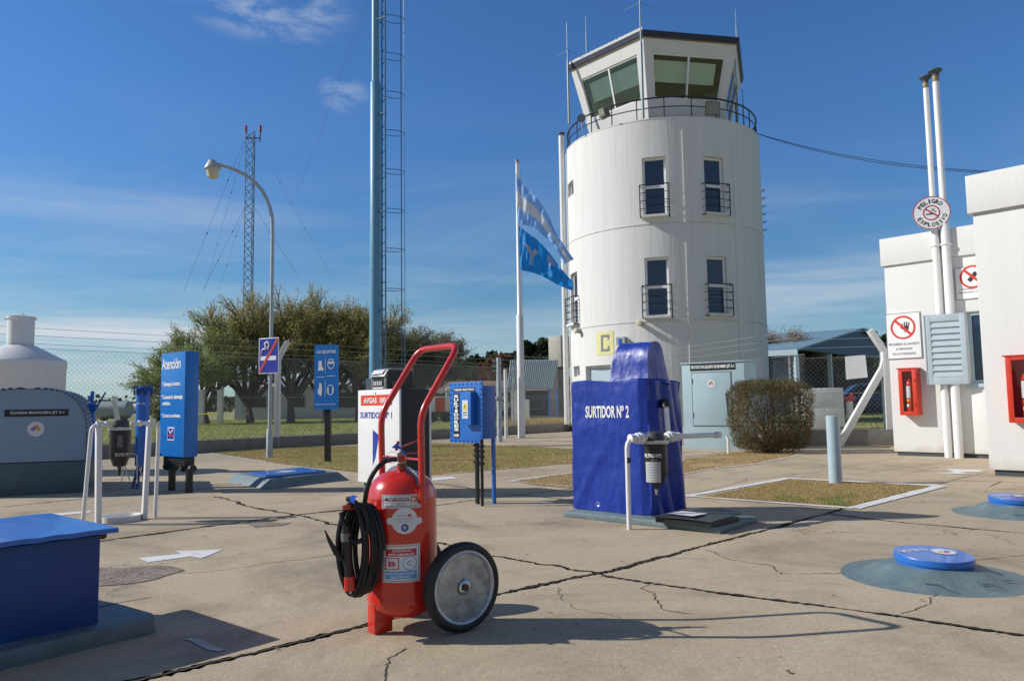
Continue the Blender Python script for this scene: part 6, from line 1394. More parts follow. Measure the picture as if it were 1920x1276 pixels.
wr = thing('overhead_wire', 'faint long aerial wire crossing the sky left of the blue mast', 'wire', P(690, -5, 40)); a = P(690, -5, 40); c = P(556, 360, 60)
MB().tube([(0, 0, 0), (c-a)*.5+Vector((0, 0, -.5)), c-a], .009, 4).build('wire', mat('guy_grey', (.10, .12, .15), .5), wr)
# ================================================================ fences
meshm = mat('fence_wire', (.33, .35, .36), .45, metal=.5)
def chain(a, c, z0, z1, pitch=.085, r=.0028):
    a = Vector(a); c = Vector(c); L_ = (c-a).xy.length; d = (c-a).xy.normalized(); H = z1-z0; vs = []; fs = []; n = Vector((-d.y, d.x))*r
    k = -H
    while k < L_:
        for sgn in (1, -1):
            s0, s1 = (k, k+H) if sgn == 1 else (k+H, k); t0, t1 = 0, 1
            lo, hi = 0.0, 1.0
            f = lambda t: s0+(s1-s0)*t
            # clip to the panel
            for bound, up in ((0, False), (L_, True)):
                if (s1-s0) != 0:
                    tb = (bound-s0)/(s1-s0)
                    if up: (lo, hi) = (lo, min(hi, tb)) if s1 > s0 else (max(lo, tb), hi)
                    else: (lo, hi) = (max(lo, tb), hi) if s1 > s0 else (lo, min(hi, tb))
            if hi-lo < .02: continue
            p = [(f(lo), z0+H*lo), (f(hi), z0+H*hi)]; o = len(vs)
            for s, z in p:
                x, y = a.x+d.x*s, a.y+d.y*s
                vs += [(x+n.x, y+n.y, z), (x-n.x, y-n.y, z+r), (x-n.x, y-n.y, z-r)]
            fs += [(o, o+1, o+4, o+3), (o+1, o+2, o+5, o+4), (o+2, o, o+3, o+5)]
        k += pitch*1.414
    b = MB().add(vs, fs)
    for z in (z0+.02, (z0+z1)/2, z1): b.tube([(a.x, a.y, z), (c.x, c.y, z)], .006, 4)
    return b
def fpost(px, base, armx, lab, top=3.1, brace=None, y=None, w=.15):
    g = base; t = thing('fence_post', lab, 'fence post', (g.x, g.y, 0), 0, 'whitewashed concrete fence posts'); zt = top-.55
    fpd = MB(); fpd.box(-w/2, -w/2, 0, w/2, w/2, zt); fpd.build('post_shaft', wpost, t, bevel=.01)
    MB().bar((0, 0, zt-.02), (armx, 0, top), w*.85, w*.95, up=(0, 1, 0)).build('post_arm', wpost, t, bevel=.01)
    if brace: 
        e = brace; MB().bar((e[0].x-g.x, e[0].y-g.y, .02), (e[1].x-g.x, e[1].y-g.y, e[1].z), .16, .14, up=(0, 1, 0)).build('brace', wpost, t, bevel=.01)
        if len(e) > 2: MB().bar((e[1].x-g.x, e[1].y-g.y, e[1].z-.02), (e[2].x-g.x, e[2].y-g.y, e[2].z), .16, .14, up=(0, 1, 0)).build('brace', wpost, t, bevel=.01)
    return t
pL = K0+LIN*2.55; q = P(521, 833, 1); s = None
def lineat(px, A, D):                                 # point of a ground line seen in that column
    r = ray(px, 780); t = (A.y*r.x-A.x*r.y)/(D.x*r.y-D.y*r.x); return A+D*t
pL = lineat(520, K0, LIN); fpost(520, pL, .28, 'whitewashed concrete fence post with bent arm beside the lamp post', 3.12)
fpost(1088, Vector((KC.x, KC.y, 0)), .2, 'whitewashed fence post with cable ties, left of the covered pump', 3.2, w=.28)
pm_ = lineat(390, K0, LIN)
gR = G(1668, 834); gR = Vector((gR.x, gR.y, 0)); br0 = P(1572, 812, gR.y+.1); br1 = P(1655, 690, gR.y); br2 = P(1660, 664, gR.y)
fpost(1668, gR, -.34, 'whitewashed fence post with long diagonal brace against the white building', 2.92, brace=(Vector((br0.x, gR.y+.1, 0)), br1, br2), w=.17)
def fence(lab, A, B, posts, z0, z1, wires):
    t = thing('chain_link_fence', lab, 'fence', (0, 0, 0)); chain(A, B, z0, z1).build('wire_mesh', meshm, t, fix=False)
    for zi, off in wires: b = MB().tube([(A.x+off, A.y-.05, zi), (B.x+off, B.y-.05, zi)], .0065, 4); b.build('barbed_wire', meshm, t)
    for s in posts: p = A.lerp(B, s); MB().tube([(p.x, p.y, z0-.2), (p.x, p.y, z1+.05)], .028, 8).build('line_post', galv, t)
    return t
fence('long chain-link fence with three barbed wires on the left kerb', KL, KC, (.70, .86), .335, 2.62, ((2.72, .1), (2.9, .18), (3.07, .25)))
fence('chain-link fence with barbed wires crossing in front of the tower', KC, WL, (.5, .8), .335, 2.35, ((2.62, -.05), (2.8, -.12), (2.96, -.2)))
rf = fence('chain-link fence panel between the bush and the white building', WL-(WR-WL).normalized()*.5, gR, (.05,), .40, 2.25, ((2.50, -.1), (2.72, -.16), (2.90, -.22)))
lpst = thing('fence_stanchion', 'pale blue square steel post at the end of the right chain-link fence', 'post', (lineat(1497, WL, (WR-WL).normalized()).x, lineat(1497, WL, (WR-WL).normalized()).y-.05, 0)); MB().box(-.045, -.045, 0, .045, .045, 2.30).build('post_tube', lblue, lpst); 
w0, w1 = lineat(1590, WL, (gR-WL).normalized()), lineat(1628, WL, (gR-WL).normalized()); plq = thing('blank_placard', 'blank white placard hanging on the right chain-link fence', 'placard', w0); dv = w1-w0
MB().add([(0, -.02, P(1590, 711, w0.y).z), (dv.x+.03, dv.y-.02, P(1630, 707, w1.y).z), (dv.x, dv.y-.02, P(1626, 665, w1.y).z), (0, -.02, P(1589, 668, w0.y).z), (0, -.008, P(1590, 711, w0.y).z), (dv.x+.03, dv.y-.008, P(1630, 707, w1.y).z), (dv.x, dv.y-.008, P(1626, 665, w1.y).z), (0, -.008, P(1589, 668, w0.y).z)], [(0, 1, 2, 3), (7, 6, 5, 4), (0, 4, 5, 1), (1, 5, 6, 2), (2, 6, 7, 3), (3, 7, 4, 0)]).build('placard_board', wlet, plq)
# pale blue pole left of flagpole
g = G(937, 828); t = thing('steel_post', 'pale blue-grey round steel post left of the flagpole', 'post', (g.x, g.y, 0)); zt = P(933, 670, g.y).z
MB().tube([(0, 0, 0), (0, 0, zt*.55), (0, 0, zt)], [.085, .08, .07], 14).build('post_tube', lpm, t, smooth=True)
b = MB(); b.lathe([(.09, -.06), (.14, -.05), (.14, .05), (.09, .06)], 12, (0, 0, zt*.52)); b.box(-.22, -.03, zt*.40, .12, .03, zt*.42)
for z in (.96, .90, .84): b.tube([(-.02, 0, zt*z), (-.22, 0, zt*z)], .025, 6)
b.build('insulator_arms', galv, t)
g2 = P(949, 800, g.y+2.5); t = thing('steel_post', 'second thin pale post just behind the steel post', 'post', (g2.x, g2.y, 0)); MB().tube([(0, 0, 0), (0, 0, 2.4)], .06, 10).build('post_tube', wpost, t, smooth=True)
# ================================================================ clipped bush
bc = G(1443, 852); bush = thing('clipped_bush', 'clipped rounded bush of green and brown leaves before the pale blue cabinet', 'bush', (bc.x+.29, bc.y+.75, 0))
rx, ry, hz_ = .85, .78, P(1440, 709, bc.y+.6).z
def bpt(s=1):
    while True:
        x, y, z = [random.uniform(-1, 1) for _ in range(3)]; r = (abs(x)**4.6+abs(y)**4.6+abs(z)**4.6)**(1/4.6)
        if r < 1e-3: continue
        k = s/r; x, y, z = x*k, y*k, z*k; lo = 1-.10*max(0, -z)
        nx = 1+.10*noise.noise(Vector((x*2.3, y*2.3, z*2.3)))
        return Vector((x*rx*lo*nx, y*ry*lo*nx, (z*.5*(1+.10*noise.noise(Vector((x*3, y*3, 4))))+.505)*hz_*.98))
b = MB()
for i in range(34):
    a = random.uniform(0, 6.28); p = Vector((.18*math.cos(a), .18*math.sin(a), 0)); e = bpt(.8); b.tube([p, p.lerp(e, .4)+Vector((0, 0, -.1*(1-e.z))), e], [.022, .014, .006], 5, cap=False)
b.build('stems', mat('bush_wood', (.10, .06, .04), .9), bush)
b = MB()
for i in range(6500):
    s = random.uniform(.72, 1.05); p = bpt(s); d = (p-Vector((0, 0, hz_*.4))).normalized()*.5+Vector((random.gauss(0, 1), random.gauss(0, 1), random.gauss(0, 1)))*.6; d = d.normalized()*random.uniform(.05, .16)
    o = d.cross(Vector((random.random(), random.random(), 1))).normalized()*random.uniform(.002, .0045); b.add([p-o-d*.5, p+o-d*.5, p+d*.5], [(0, 1, 2)])
b.build('twigs', lf_twig, bush, fix=False)
b = MB()
for i in range(38000):
    s = random.uniform(.70, .98) if i % 3 else random.uniform(.9, 1.02); p = bpt(s); dens = noise.noise(p*4.3)
    if dens < -.08 and random.random() < .5: continue
    if p.z < .02+.10*random.random(): continue
    d = Vector([random.gauss(0, 1) for _ in range(3)]).normalized()*random.uniform(.014, .026); o = d.cross(Vector([random.gauss(0, 1) for _ in range(3)])).normalized()*random.uniform(.007, .013)
    b.add([p-d, p+o, p+d, p-o], [(0, 1, 2, 3)])
b.build('foliage', lf_bush, bush, fix=False)
# ================================================================ willow trees
def willow(base, H, spread, seed, lfm, leafn=11, lean=0, nl=9, lsz=.066, dens=1, droop=.5, label='', group='willow trees beyond the left fence', low=.25):
    rnd = random.Random(seed); t = thing('willow_tree', label, 'tree', base, 0, group); tr = MB(); tw_ = MB(); lv = []; H *= 1.12
    def g(): return Vector((rnd.gauss(0, 1), rnd.gauss(0, 1), rnd.gauss(0, .6)))
    def seg(p, d, L_, r, lev):
        n = 4; pts = [p]; rs = [r]; q = p; dd = d.normalized()
        for i in range(n):
            dd = (dd+g()*.10+Vector((0, 0, .05 if lev < 3 else -.07*droop))).normalized(); q = q+dd*(L_/n); pts.append(q); rs.append(r*(1-.45*(i+1)/n))
        (tr if lev < 3 else tw_).tube(pts, rs, 6 if lev < 2 else (4 if lev < 3 else 3), cap=False)
        if lev == 4:
            for i in range(int(leafn*dens*.95)):
                k = rnd.uniform(.1, 1.15)*n; j = min(int(k), n-1); c = pts[j].lerp(pts[j+1], k-j)+g()*.13
                lv.append(c)
            return
        kids = {0: nl, 1: 6, 2: 6, 3: 8}[lev]
        for i in range(kids):
            f = rnd.uniform(.35, 1) if lev else rnd.uniform(.55, 1.0); j = min(int(f*n), n-1); c = pts[j].lerp(pts[j+1], f*n-j)
            ax = g().cross(dd).normalized(); an = rnd.uniform(.18, .50) if lev else rnd.uniform(.35, .85)
            nd = Matrix.Rotation(an, 3, ax) @ dd
            if lev == 0: a = 2*math.pi*(i+rnd.random()*.5)/kids; sp = rnd.uniform(.35, 1.0)*spread*(1.9 if i % 3 == 2 else 1); nd = Vector((math.cos(a)*sp+lean, math.sin(a)*sp*.8, .75 if i % 3 == 2 else 1)).normalized()
            nd.z = max(nd.z, (low-.2*lev*droop)*(1 if lev == 0 or rnd.random() < .5 else -.35)); seg(c, nd, L_*{0: 2.0, 1: .72, 2: .66, 3: .62}[lev]*rnd.uniform(.88, 1.08), r*(.62 if lev == 0 else .5), lev+1)
    L0_ = H*.165; seg(Vector((0, 0, 0)), Vector((lean*.3, 0, 1)), L0_, H*.030, 0)
    tr.build('trunk', bark, t, fix=False, smooth=True); tw_.build('twigs', bark2, t, fix=False)
    n = len(lv); c = np.array([tuple(v) for v in lv]); d = np.random.normal(size=(n, 3)); d[:, 2] -= .6; d /= np.linalg.norm(d, axis=1)[:, None]; o = np.cross(d, np.random.normal(size=(n, 3))); o /= np.linalg.norm(o, axis=1)[:, None]
    s = lsz*np.random.uniform(.6, 1.3, (n, 1)); v = np.stack([c-d*s, c+o*s*.36, c+d*s, c-o*s*.36], 1).reshape(-1, 3)
    me = bpy.data.meshes.new('crown'); me.vertices.add(4*n); me.vertices.foreach_set('co', v.reshape(-1)); me.loops.add(4*n); me.loops.foreach_set('vertex_index', np.arange(4*n)); me.polygons.add(n); me.polygons.foreach_set('loop_start', np.arange(n)*4); me.polygons.foreach_set('loop_total', np.full(n, 4)); me.update(); me.materials.append(lfm)
    ob_ = bpy.data.objects.new('crown', me); COL.objects.link(ob_); ob_.parent = t; return t
def TB(px, y): p = P(px, 790, y); return Vector((p.x, y, TZ))
for a in ((388, 44, 6.3, 1.1, 11, lf_green, -.35, 'leftmost willow with fresh green drooping twigs beside the attention sign', .40), (470, 46, 8.0, .75, 12, lf_willow, -.05, 'tall bare willow with yellow-green top behind the lattice mast base', .5),
          (545, 45, 8.6, .75, 13, lf_willow, .1, 'broad willow directly behind the lamp post and no-smoking sign', .45), (610, 48, 8.2, .75, 14, lf_willow, .1, 'willow behind the mandatory gear sign', .45),
          (672, 46, 7.6, .7, 15, lf_willow, .0, 'dense willow just left of the tall blue mast', .45), (735, 49, 7.4, .7, 16, lf_dull, .1, 'darker willow just right of the tall blue mast', .35), (795, 52, 6.3, .8, 17, lf_dull, .2, 'lowest dull willow at the right end of the row', .3)):
    px, y, H, sp, sd, lm_, ln, lab, low = a
    willow(TB(px, y), H, sp, sd, lm_, lean=ln, label=lab, low=low, leafn=13 if lm_ is not lf_dull else 20, dens=1)
# shrubby dark understorey and rounded far trees from leaf clumps
def clumps(name, label, cat, c, sz, n, m, leaf=.18, blobs=9, seed=1, trunk=True, kind=None, group=None):
    rnd = random.Random(seed); t = thing(name, label, cat, (c[0], c[1], TZ), 0, group) if not kind else None; cs = []
    for i in range(blobs):
        a = rnd.uniform(0, 6.28); r = rnd.uniform(0, .62)**.5; cs.append((Vector((math.cos(a)*r*sz[0], math.sin(a)*r*sz[1], sz[2]*(rnd.uniform(.30, .80) if r < .5 else rnd.uniform(.22, .60)))), rnd.uniform(.30, .50)*min(sz[0]*1.1, sz[2]*.62)))
    P0 = []
    for i in range(n):
        b_, r = cs[rnd.randrange(blobs)]; d = Vector([rnd.gauss(0, 1) for _ in range(3)]).normalized(); P0.append(b_+d*r*(rnd.uniform(.55, 1.05)))
    cc = np.array([tuple(v) for v in P0]); cc[:, 2] = np.maximum(cc[:, 2], .1); n = len(cc); d = np.random.normal(size=(n, 3)); d /= np.linalg.norm(d, axis=1)[:, None]; o = np.cross(d, np.random.normal(size=(n, 3))); o /= np.linalg.norm(o, axis=1)[:, None]; s = leaf*np.random.uniform(.6, 1.4, (n, 1))
    v = np.stack([cc-d*s, cc+o*s*.7, cc+d*s, cc-o*s*.7], 1).reshape(-1, 3).tolist(); f = [(4*i, 4*i+1, 4*i+2, 4*i+3) for i in range(n)]
    MB().add(v, f).build('crown', m, t, fix=False)
    b = MB()
    for i in range(min(5, blobs)): b.tube([(0, 0, 0), (cs[i][0]*.4)*1.0, cs[i][0]], [sz[2]*.03, sz[2]*.02, sz[2]*.01], 5, cap=False)
    b.build('trunk', bark, t, fix=False); return t
def ct(px, ytop, w, y, m, lab, seed, n=2500, leaf=.3, blobs=9, name='round_tree', group='trees beyond the airfield'):
    p = P(px, 760, y); H = P(px, ytop, y).z-TZ; W_ = w/F*y/2*1.25; blobs = int(blobs*1.5); n = int(n*1.7); clumps(name, lab, 'tree', (p.x, y), (W_, W_, H), n, m, leaf, blobs, seed, group=group)
ct(885, 648, 62, 95, lf_pine, 'dark rounded pine left of the russet tree', 1, 3500, .35, 12, 'pine_tree'); ct(930, 655, 60, 90, lf_rust, 'russet autumn tree behind the steel post', 2, 3800, .3, 14, 'autumn_tree')
ct(925, 642, 40, 105, lf_pine, 'small dark pine behind the russet tree', 3, 2200, .35, 9, 'pine_tree'); ct(1005, 622, 62, 85, lf_pine, 'tallest dark pine, just right of the flagpole', 4, 4200, .32, 14, 'pine_tree'); ct(965, 650, 45, 100, lf_pine, 'dark pine behind the flagpole', 5, 2600, .35, 9, 'pine_tree')
ct(855, 695, 90, 75, lf_dull, 'low dull scrub tree behind the extinguisher handle', 6, 4000, .28, 14, 'scrub_tree'); ct(790, 690, 120, 66, lf_dull, 'dull green scrub tree right of the willows', 7, 5000, .25, 16, 'scrub_tree'); ct(960, 678, 110, 70, lf_rust, 'low brown tree above the far low roof', 8, 3000, .25, 12, 'scrub_tree')
ct(1050, 690, 60, 60, lf_dull, 'dark shrub between the slatted shelter and the tower', 9, 3000, .16, 10, 'shrub'); ct(330, 740, 90, 62, lf_dull, 'dull shrub behind the attention sign', 10, 3000, .16, 10, 'shrub'); 
for i, (px, yt, w) in enumerate(((1580, 614, 60), (1620, 608, 70), (1660, 612, 70), (1555, 620, 40))): ct(px, yt, w, 70, lf_pine, ['dark pine crown showing over the left of the blue hangar roof', 'dark pine crown over the hangar ridge', 'dark pine crown touching the corner of the white building', 'smallest dark crown at the left over the hangar roof'][i], 20+i, 2600, .28, 10, 'pine_tree', 'pines behind the hangar')
brn = leafmat('bare_red_buds', [(.22, .13, .09), (.17, .12, .08), (.25, .17, .10)])
willow(Vector((P(1450, 640, 48).x, 48, TZ)), 6.0, .5, 31, brn, leafn=5, lsz=.06, label='reddish bare tree just right of the control tower', group='bare trees right of the tower', low=.5)
willow(Vector((P(1497, 640, 52).x, 52, TZ)), 5.6, .7, 32, brn, leafn=4, lsz=.06, label='brownish bare tree above the blue hangar roof', group='bare trees right of the tower', low=.5)
# far wood
rnd = random.Random(5); vs = []; fs = []
for i in range(16000):
    px = rnd.uniform(-900, 3000); y = rnd.uniform(230, 330); p = P(px, 760, 260); x = p.x*y/260; h = (4.2+3.6*noise.noise(Vector((x*.055, 1, 1)))+2.2*noise.noise(Vector((x*.21, 2, 1)))); z = TZ+h*rnd.uniform(0, 1)**.8; c = Vector((x, y, z))
    d = Vector([rnd.gauss(0, 1) for _ in range(3)]).normalized()*rnd.uniform(.7, 1.5); o = d.cross(Vector([rnd.gauss(0, 1) for _ in range(3)])).normalized()*rnd.uniform(.5, 1.0); k = len(vs); vs += [c-d, c+o, c+d, c-o]; fs.append((k, k+1, k+2, k+3))
tag(MB().add(vs, fs).build('far_wood', lf_far, None, fix=False), 'dark band of far woodland along the horizon', 'wood', kind='stuff')
# ================================================================ buildings and things beyond the fence
def house(name, lab, x0, x1, y, d, h, wallm, roofm, wins, rh=.6, cat='house'):
    a = P(x0, 760, y).x; c = P(x1, 760, y).x; t = thing(name, lab, cat, (a, y, TZ)); w = c-a
    MB().box(0, 0, 0, w, d, h).build('wall', wallm, t)
    b = MB(); b.add([(-.4, -.4, h), (w+.4, -.4, h), (w+.4, d+.4, h), (-.4, d+.4, h), (-.4, d/2, h+rh), (w+.4, d/2, h+rh)], [(0, 1, 5, 4), (2, 3, 4, 5), (0, 4, 3), (1, 2, 5), (0, 3, 2, 1)]); b.build('roof', roofm, t)
    for (fx, z0, fw, fh) in wins:
        o = MB().box(w*fx, -.05, z0, w*fx+fw, .0, z0+fh).build('window', mat('far_window_frame', (.35, .33, .30), .5), t); MB().box(w*fx+.06, -.08, z0+.06, w*fx+fw-.06, -.055, z0+fh-.06).build('pane', mat('far_dark_pane', (.05, .055, .06), .3), o)
wallw = mat('far_white_wall', (.46, .47, .48), .8, var=.06); roofg = mat('far_grey_roof', (.28, .28, .28), .8); roofb = mat('far_brown_roof', (.22, .14, .10), .85)
house('white_house', 'low white house seen through the willow trunks', 440, 690, 62, 7, 2.6, wallw, roofg, ((.40, .9, 1.4, 1.0), (.75, .8, 2.0, 1.3), (.12, .9, 1.3, 1.0)), .9)
house('low_shed', 'long low building with brown roof and white fascia left of the shelter', 800, 1062, 58, 6, 1.9, mat('far_dark_wall', (.06, .08, .10), .7), roofb, ((.12, .5, 1.6, .8), (.42, .5, 2.0, .8), (.7, .5, 1.5, .8)), .9, 'shed')
a = P(868, 735, 57.2); c = P(965, 735, 57.2); t = thing('white_bus', 'long white vehicle roof with dark windows behind the fence', 'vehicle', (a.x-1.2, 56.0, TZ)); L_ = c.x-a.x+2.0
MB().box(0, 0, .45, L_, 1.4, 2.25).build('vehicle_body', mat('vehicle_white', (.6, .6, .62), .4), t, bevel=.12); MB().box(.2, -.03, 1.1, L_-.2, .0, 1.75).build('side_windows', mat('far_dark_pane', (.05, .055, .06), .3), t)
for x in (.9, L_-.9): MB().lathe([(0, -.15), (.42, -.15), (.42, .15), (0, .15)], 16, (x, .1, .42), (0, 1, 0)).build('wheel', tyre, t)
a = P(818, 762, 40); t = thing('fire_pump_trailer', 'small white trailer with a red and white end board, right of the first pump', 'trailer', (a.x-.5, 40, TZ)); 
MB().box(0, 0, .55, 1.3, .8, 1.35).build('trailer_box', mat('vehicle_white', (.6, .6, .62), .4), t, bevel=.04)
b = MB(); b.box(.45, -.03, .55, .95, -.001, 1.3); b.build('red_panel', mat('board_red', (.5, .08, .03), .5), t)
b = MB(); b.tube([(-.1, .3, 1.6), (.2, .3, 1.7), (.7, .3, 1.55), (1.4, .3, 1.7)], .06, 6); b.tube([(.3, .3, 1.3), (.3, .3, 1.65)], .05, 6); b.tube([(1.1, .3, 1.3), (1.1, .3, 1.6)], .05, 6); b.build('pipe_rack', galv, t)
for x in (.3, 1.0): MB().lathe([(0, -.08), (.28, -.08), (.28, .08), (0, .08)], 14, (x, -.08, .28), (0, 1, 0)).build('wheel', tyre, t)
# corrugated shelter
y0 = 37.5; A = P(957, 675, y0+.9); B = P(1047, 674, y0+.9); C = P(1037, 728, y0); D = P(951, 727, y0)
t = thing('corrugated_shelter', 'small lean-to of tilted grey corrugated sheet on blue legs left of the tower', 'shelter', (D.x, y0, 0)); o = Vector((D.x, y0, 0)); n = 96; vs = []; fs = []
for i in range(n+1):
    s = i/n; p, q2_ = A.lerp(B, s)-o, D.lerp(C, s)-o; nn = Vector((0, -.8, .5))*.045*math.sin(i*math.pi/2*1.0); vs += [p+nn, q2_+nn]
    if i: k = 2*i; fs.append((k-2, k, k+1, k-1))
MB().add([tuple(v) for v in vs]+[tuple(Vector(v)+Vector((0, .03, -.02))) for v in vs], fs+[tuple(reversed([i+len(vs) for i in f])) for f in fs]).build('sheet_roof', mat('shelter_sheet', (.30, .38, .42), .45, metal=.2, var=.1), t, fix=False)
for px, mm, w in ((1030, blue, .10), (1044, blue, .10)): p = P(px, 760, y0+.2)-o; MB().box(p.x-w/2, .2, TZ, p.x+w/2, .2+w, P(px, 727, y0).z).build('leg', mm, t)
p = P(958, 760, y0+.3)-o; MB().box(p.x, .3, TZ, p.x+.62, .5, P(958, 728, y0).z).build('side_wall', wpost, t); p = P(985, 760, y0+.1)-o; MB().box(p.x, .1, TZ, p.x+.2, .3, 1.1+TZ).build('stub_wall', wpost, t)
# beige tower box behind
a = P(1030, 700, 46); c = P(1049, 700, 46); t = thing('beige_cabinet_tower', 'tall narrow beige box standing behind the shelter beside the tower', 'cabinet', (a.x, 46, TZ), R_(-35)); MB().box(0, 0, 0, c.x-a.x, 1.2, P(1040, 672, 46).z-TZ-.5).build('support_frame', mat('dark_frame', (.07, .065, .06), .7), t); MB().box(-.02, -.02, P(1040, 672, 46).z-TZ-.5, c.x-a.x+.25, 1.3, P(1040, 630, 46).z-TZ).build('box_case', mat('beige_sheet', (.46, .44, .38), .6), t, bevel=.03)
# small plane, tank and posts on the far left
px0 = P(262, 770, 95); t = thing('small_airplane', 'small white airplane parked far off, behind the pipe stand', 'airplane', (px0.x, 95, TZ)); ap = mat('airplane_white', (.7, .7, .72), .35)
MB().tube([(-3.2, 0, 1.5), (-2.4, 0, 1.45), (-1, 0, 1.3), (1.2, 0, 1.2), (2.4, 0, 1.1), (3.0, 0, 1.1)], [.12, .22, .42, .58, .42, .1], 14).build('fuselage', ap, t, smooth=True)
MB().box(-.4, -5, 1.05, 1.1, 5, 1.2).build('wing', ap, t, bevel=.03); b = MB(); b.add([(-3.3, -.05, 1.5), (-2.5, -.05, 1.5), (-2.9, -.05, 2.7), (-3.5, -.05, 2.7), (-3.3, .05, 1.5), (-2.5, .05, 1.5), (-2.9, .05, 2.7), (-3.5, .05, 2.7)], [(0, 1, 2, 3), (7, 6, 5, 4), (0, 4, 5, 1), (1, 5, 6, 2), (2, 6, 7, 3), (3, 7, 4, 0)]); b.build('tail_fin', ap, t); MB().box(-3.3, -1.5, 1.5, -2.7, 1.5, 1.58).build('tailplane', ap, t)
for x, y in ((.4, -1.1), (.4, 1.1), (2.3, 0)): w = MB().lathe([(0, -.08), (.25, -.08), (.25, .08), (0, .08)], 12, (x, y, .25), (0, 1, 0)).build('wheel', tyre, t); MB().tube([(x, y, .25), (x*.7, y*.4, 1.0)], .04, 5).build('gear_leg', galv, w)
px0 = P(214, 768, 70); t = thing('cylinder_tank', 'grey horizontal cylindrical tank far off behind the blue hand pump', 'tank', (px0.x, 70, TZ)); MB().tube([(-1.5, 0, .95), (-1.35, 0, .95), (1.35, 0, .95), (1.5, 0, .95)], [.6, .8, .8, .6], 20).build('tank_shell', mat('far_tank_grey', (.28, .32, .34), .5), t, smooth=True)
for x in (-.9, .9): MB().box(x-.1, -.5, 0, x+.1, .5, .4).build('saddle', conc, t)
tl = P(217, 790, 24); t = thing('leaning_post', 'short pale leaning post seen above the first filter', 'post', (tl.x, 24, 0)); a = P(222, 795, 24); c = P(214, 750, 24); MB().bar((a.x-tl.x, 0, a.z), (c.x-tl.x, 0, c.z), .12, .10).build('post_shaft', wpost, t); MB().tube([(a.x-tl.x, 0, .0), (a.x-tl.x, 0, a.z)], .05, 6).build('post_foot', wpost, t)
for px, lab in ((378, 'left whitewashed gate pier under the leftmost willow'), (413, 'right whitewashed gate pier under the willows')):
    p = P(px, 760, 43); t = thing('gate_pier', lab, 'pier', (p.x, 43, TZ), 0, 'white gate piers'); MB().box(-.14, -.14, 0, .14, .14, P(px, 733, 43).z-TZ).build('pier_shaft', wpost, t, bevel=.02); MB().box(-.17, -.17, P(px, 733, 43).z-TZ, .17, .17, P(px, 733, 43).z-TZ+.08).build('pier_cap', wpost, t)
p = P(372, 785, 40); t = thing('yellow_barrier', 'yellow tube barrier behind the fence beside the attention sign', 'barrier', (p.x-.4, 40, TZ)); b = MB(); b.tube([(0, 0, 0), (0, 0, .62), (1.5, 0, .62), (1.5, 0, 0)], .035, 8); b.tube([(-.3, 0, .08), (1.7, 0, .08)], .035, 8); b.build('barrier_frame', yellow, t)
# blue hangar on the right
hy = 42; A = P(1494, 700, hy); ua = R_(48); t = thing('blue_hangar', 'blue sheet-metal hangar with teal roof and open front behind the right fence', 'hangar', (A.x, hy, TZ), ua)
hf = Frame(A, ang=ua); he = hf.uv(1494, 655)[1]-TZ; xa, za = hf.uv(1612, 619); za -= TZ; D_ = 15
MB().add([(0, 0, he), (2*xa, 0, he), (xa, 0, za), (0, .2, he), (2*xa, .2, he), (xa, .2, za)], [(0, 1, 2), (5, 4, 3), (0, 3, 4, 1), (1, 4, 5, 2), (2, 5, 3, 0)]).build('gable', navy, t)
for sgn in (0, 1):
    x0, x1 = (-.35, xa) if not sgn else (2*xa+.35, xa); b = MB(); z0 = he-.10
    b.add([(x0, -.25, z0), (x1, -.25, za+.05), (x1, D_, za+.05), (x0, D_, z0), (x0, -.25, z0+.1), (x1, -.25, za+.15), (x1, D_, za+.15), (x0, D_, z0+.1)], [(0, 1, 2, 3), (7, 6, 5, 4), (0, 4, 5, 1), (1, 5, 6, 2), (2, 6, 7, 3), (3, 7, 4, 0)]); b.build('roof', teal, t)
MB().box(-.42, -.25, he-.32, -.352, D_, he-.02).build('gutter', lblue, t)
MB().box(1.2, 2.5, 0, 2*xa, 2.7, he).build('rear_wall', darki, t); MB().box(2.2, 2.3, 0, 4.6, 2.48, he-.4).build('sliding_door', navy, t); MB().box(1.0, 2.7, 0, 1.2, D_, he).build('side_wall', wpost, t)
for x, y, m_ in ((.05, .05, lblue), (-.2, 4, wpost), (-.2, 6.2, wpost), (5.2, .05, lblue)): MB().box(x-.11, y-.11, 0, x+.11, y+.11, he-.05).build('column', m_, t)
MB().box(-.1, 4.1, 0, .02, 6.1, he*.75).build('screen_wall', wpost, t)
# car under the hangar
cx = P(1625, 780, 33); t = thing('parked_car', 'dark blue car parked behind the right fence, mostly hidden', 'car', (cx.x, 33, TZ), R_(-10)); cm = mat('car_paint_navy', (.015, .035, .11), .2, coat=1)
prof_ = [(-2.1, .35), (-2.15, .75), (-1.9, .95), (-1.1, 1.05), (-.5, 1.5), (.9, 1.52), (1.6, 1.1), (2.1, .95), (2.15, .4), (1.75, .3), (-1.75, .3)]
MB().prism(prof_, -.85, .85, 'xz').build('car_body', cm, t, bevel=.08); MB().prism([(-.95, 1.05), (-.45, 1.44), (.85, 1.46), (1.4, 1.08)], -.87, .87, 'xz').build('side_glass', mat('car_glass', (.02, .025, .03), .08), t)
for x in (-1.35, 1.35):
    for y in (-.78, .78): w = MB().lathe([(0, -.11), (.32, -.11), (.33, 0), (.32, .11), (0, .11)], 20, (x, y, .33), (0, 1, 0)).build('wheel', tyre, t)
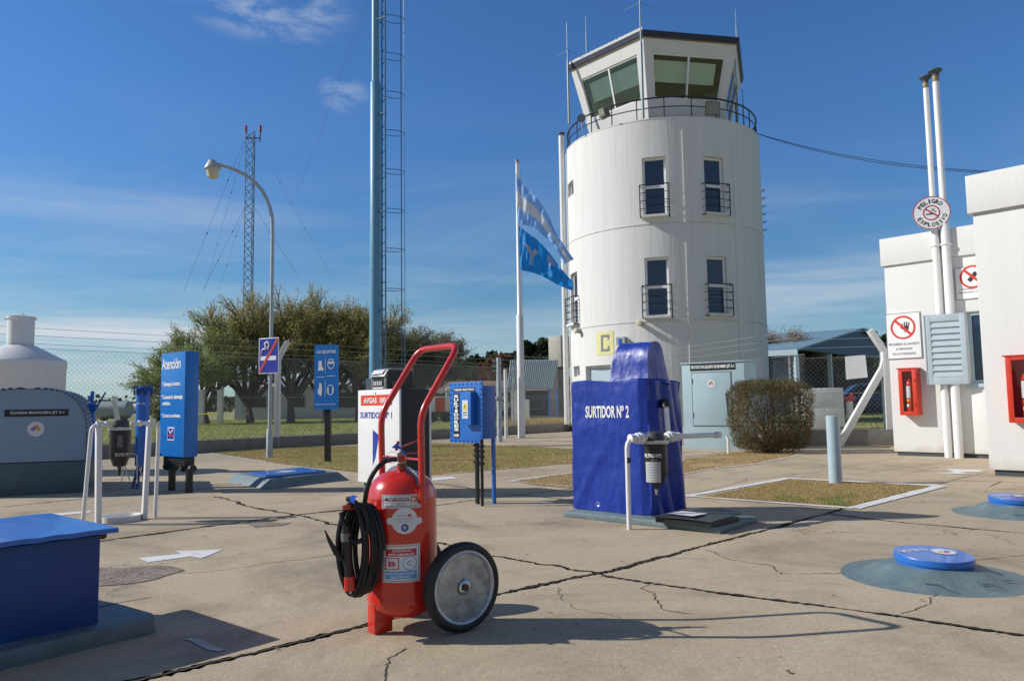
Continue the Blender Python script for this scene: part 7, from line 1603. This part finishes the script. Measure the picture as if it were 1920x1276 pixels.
# white block, hydrant behind right fence
a = P(1511, 800, 22.6); c = P(1582, 800, 22.6); t = thing('white_block', 'square whitewashed block housing behind the right fence', 'housing', (a.x, 22.6, TZ), R_(-6)); H = P(1545, 727, 22.6).z-TZ
MB().box(0, 0, 0, c.x-a.x, .9, H*.52).build('lower_block', wpost, t, bevel=.01); MB().box(.004, .004, H*.525, c.x-a.x-.004, .896, H).build('upper_block', wpost, t, bevel=.01)
p = P(1595, 800, 23); t = thing('hydrant', 'red hydrant head on a white post behind the diagonal brace', 'hydrant', (p.x, 23, TZ)); zh = P(1595, 752, 23).z-TZ
MB().tube([(0, 0, 0), (0, 0, zh)], .10, 14).build('hydrant_post', wpost, t, smooth=True); b = MB(); b.lathe([(.09, 0), (.11, .06), (.08, .13), (0, .16)], 14, (0, 0, zh)); b.tube([(-.18, 0, zh+.09), (.18, 0, zh+.09)], .045, 8); b.tube([(0, 0, zh+.1), (.1, 0, zh+.22)], .025, 6); b.build('hydrant_head', redc, t, smooth=True)
p = G(1582, 833); t = thing('small_bin', 'small dark grey case with a white plastic bag behind the bollard', 'case', (p.x, p.y-.05, 0)); MB().box(-.10, -.08, .0, .10, .08, .46).build('case_body', darkc, t, bevel=.01); MB().lathe([(0, 0), (.13, .03), (.16, .12), (.09, .22), (0, .25)], 12, (.16, -.02, .0)).build('plastic_bag', mat('bag_grey', (.45, .48, .52), .4), t, smooth=True)

# fallen leaves and grit on the paving
rnd = random.Random(11); b = MB()
for i in range(420):
    x = rnd.uniform(-5, 7); y = rnd.uniform(3.2, 14); s_ = rnd.uniform(.006, .02); a = rnd.uniform(0, 6.28); d = Vector((math.cos(a), math.sin(a), 0)); e = Vector((-d.y, d.x, 0)); c = Vector((x, y, .008))
    if rnd.random() < .6: s_ *= .5
    b.add([c-d*s_, c+e*s_*.5+Vector((0, 0, rnd.uniform(.002, .008))), c+d*s_, c-e*s_*.5], [(0, 1, 2), (0, 2, 3)])
tag(b.build('leaf_litter', leafmat('dead_leaves', [(.10, .06, .035), (.20, .13, .07), (.06, .045, .03), (.26, .19, .10)]), None, fix=False), 'scattered dead leaves and grit on the concrete', 'leaf litter', kind='stuff')
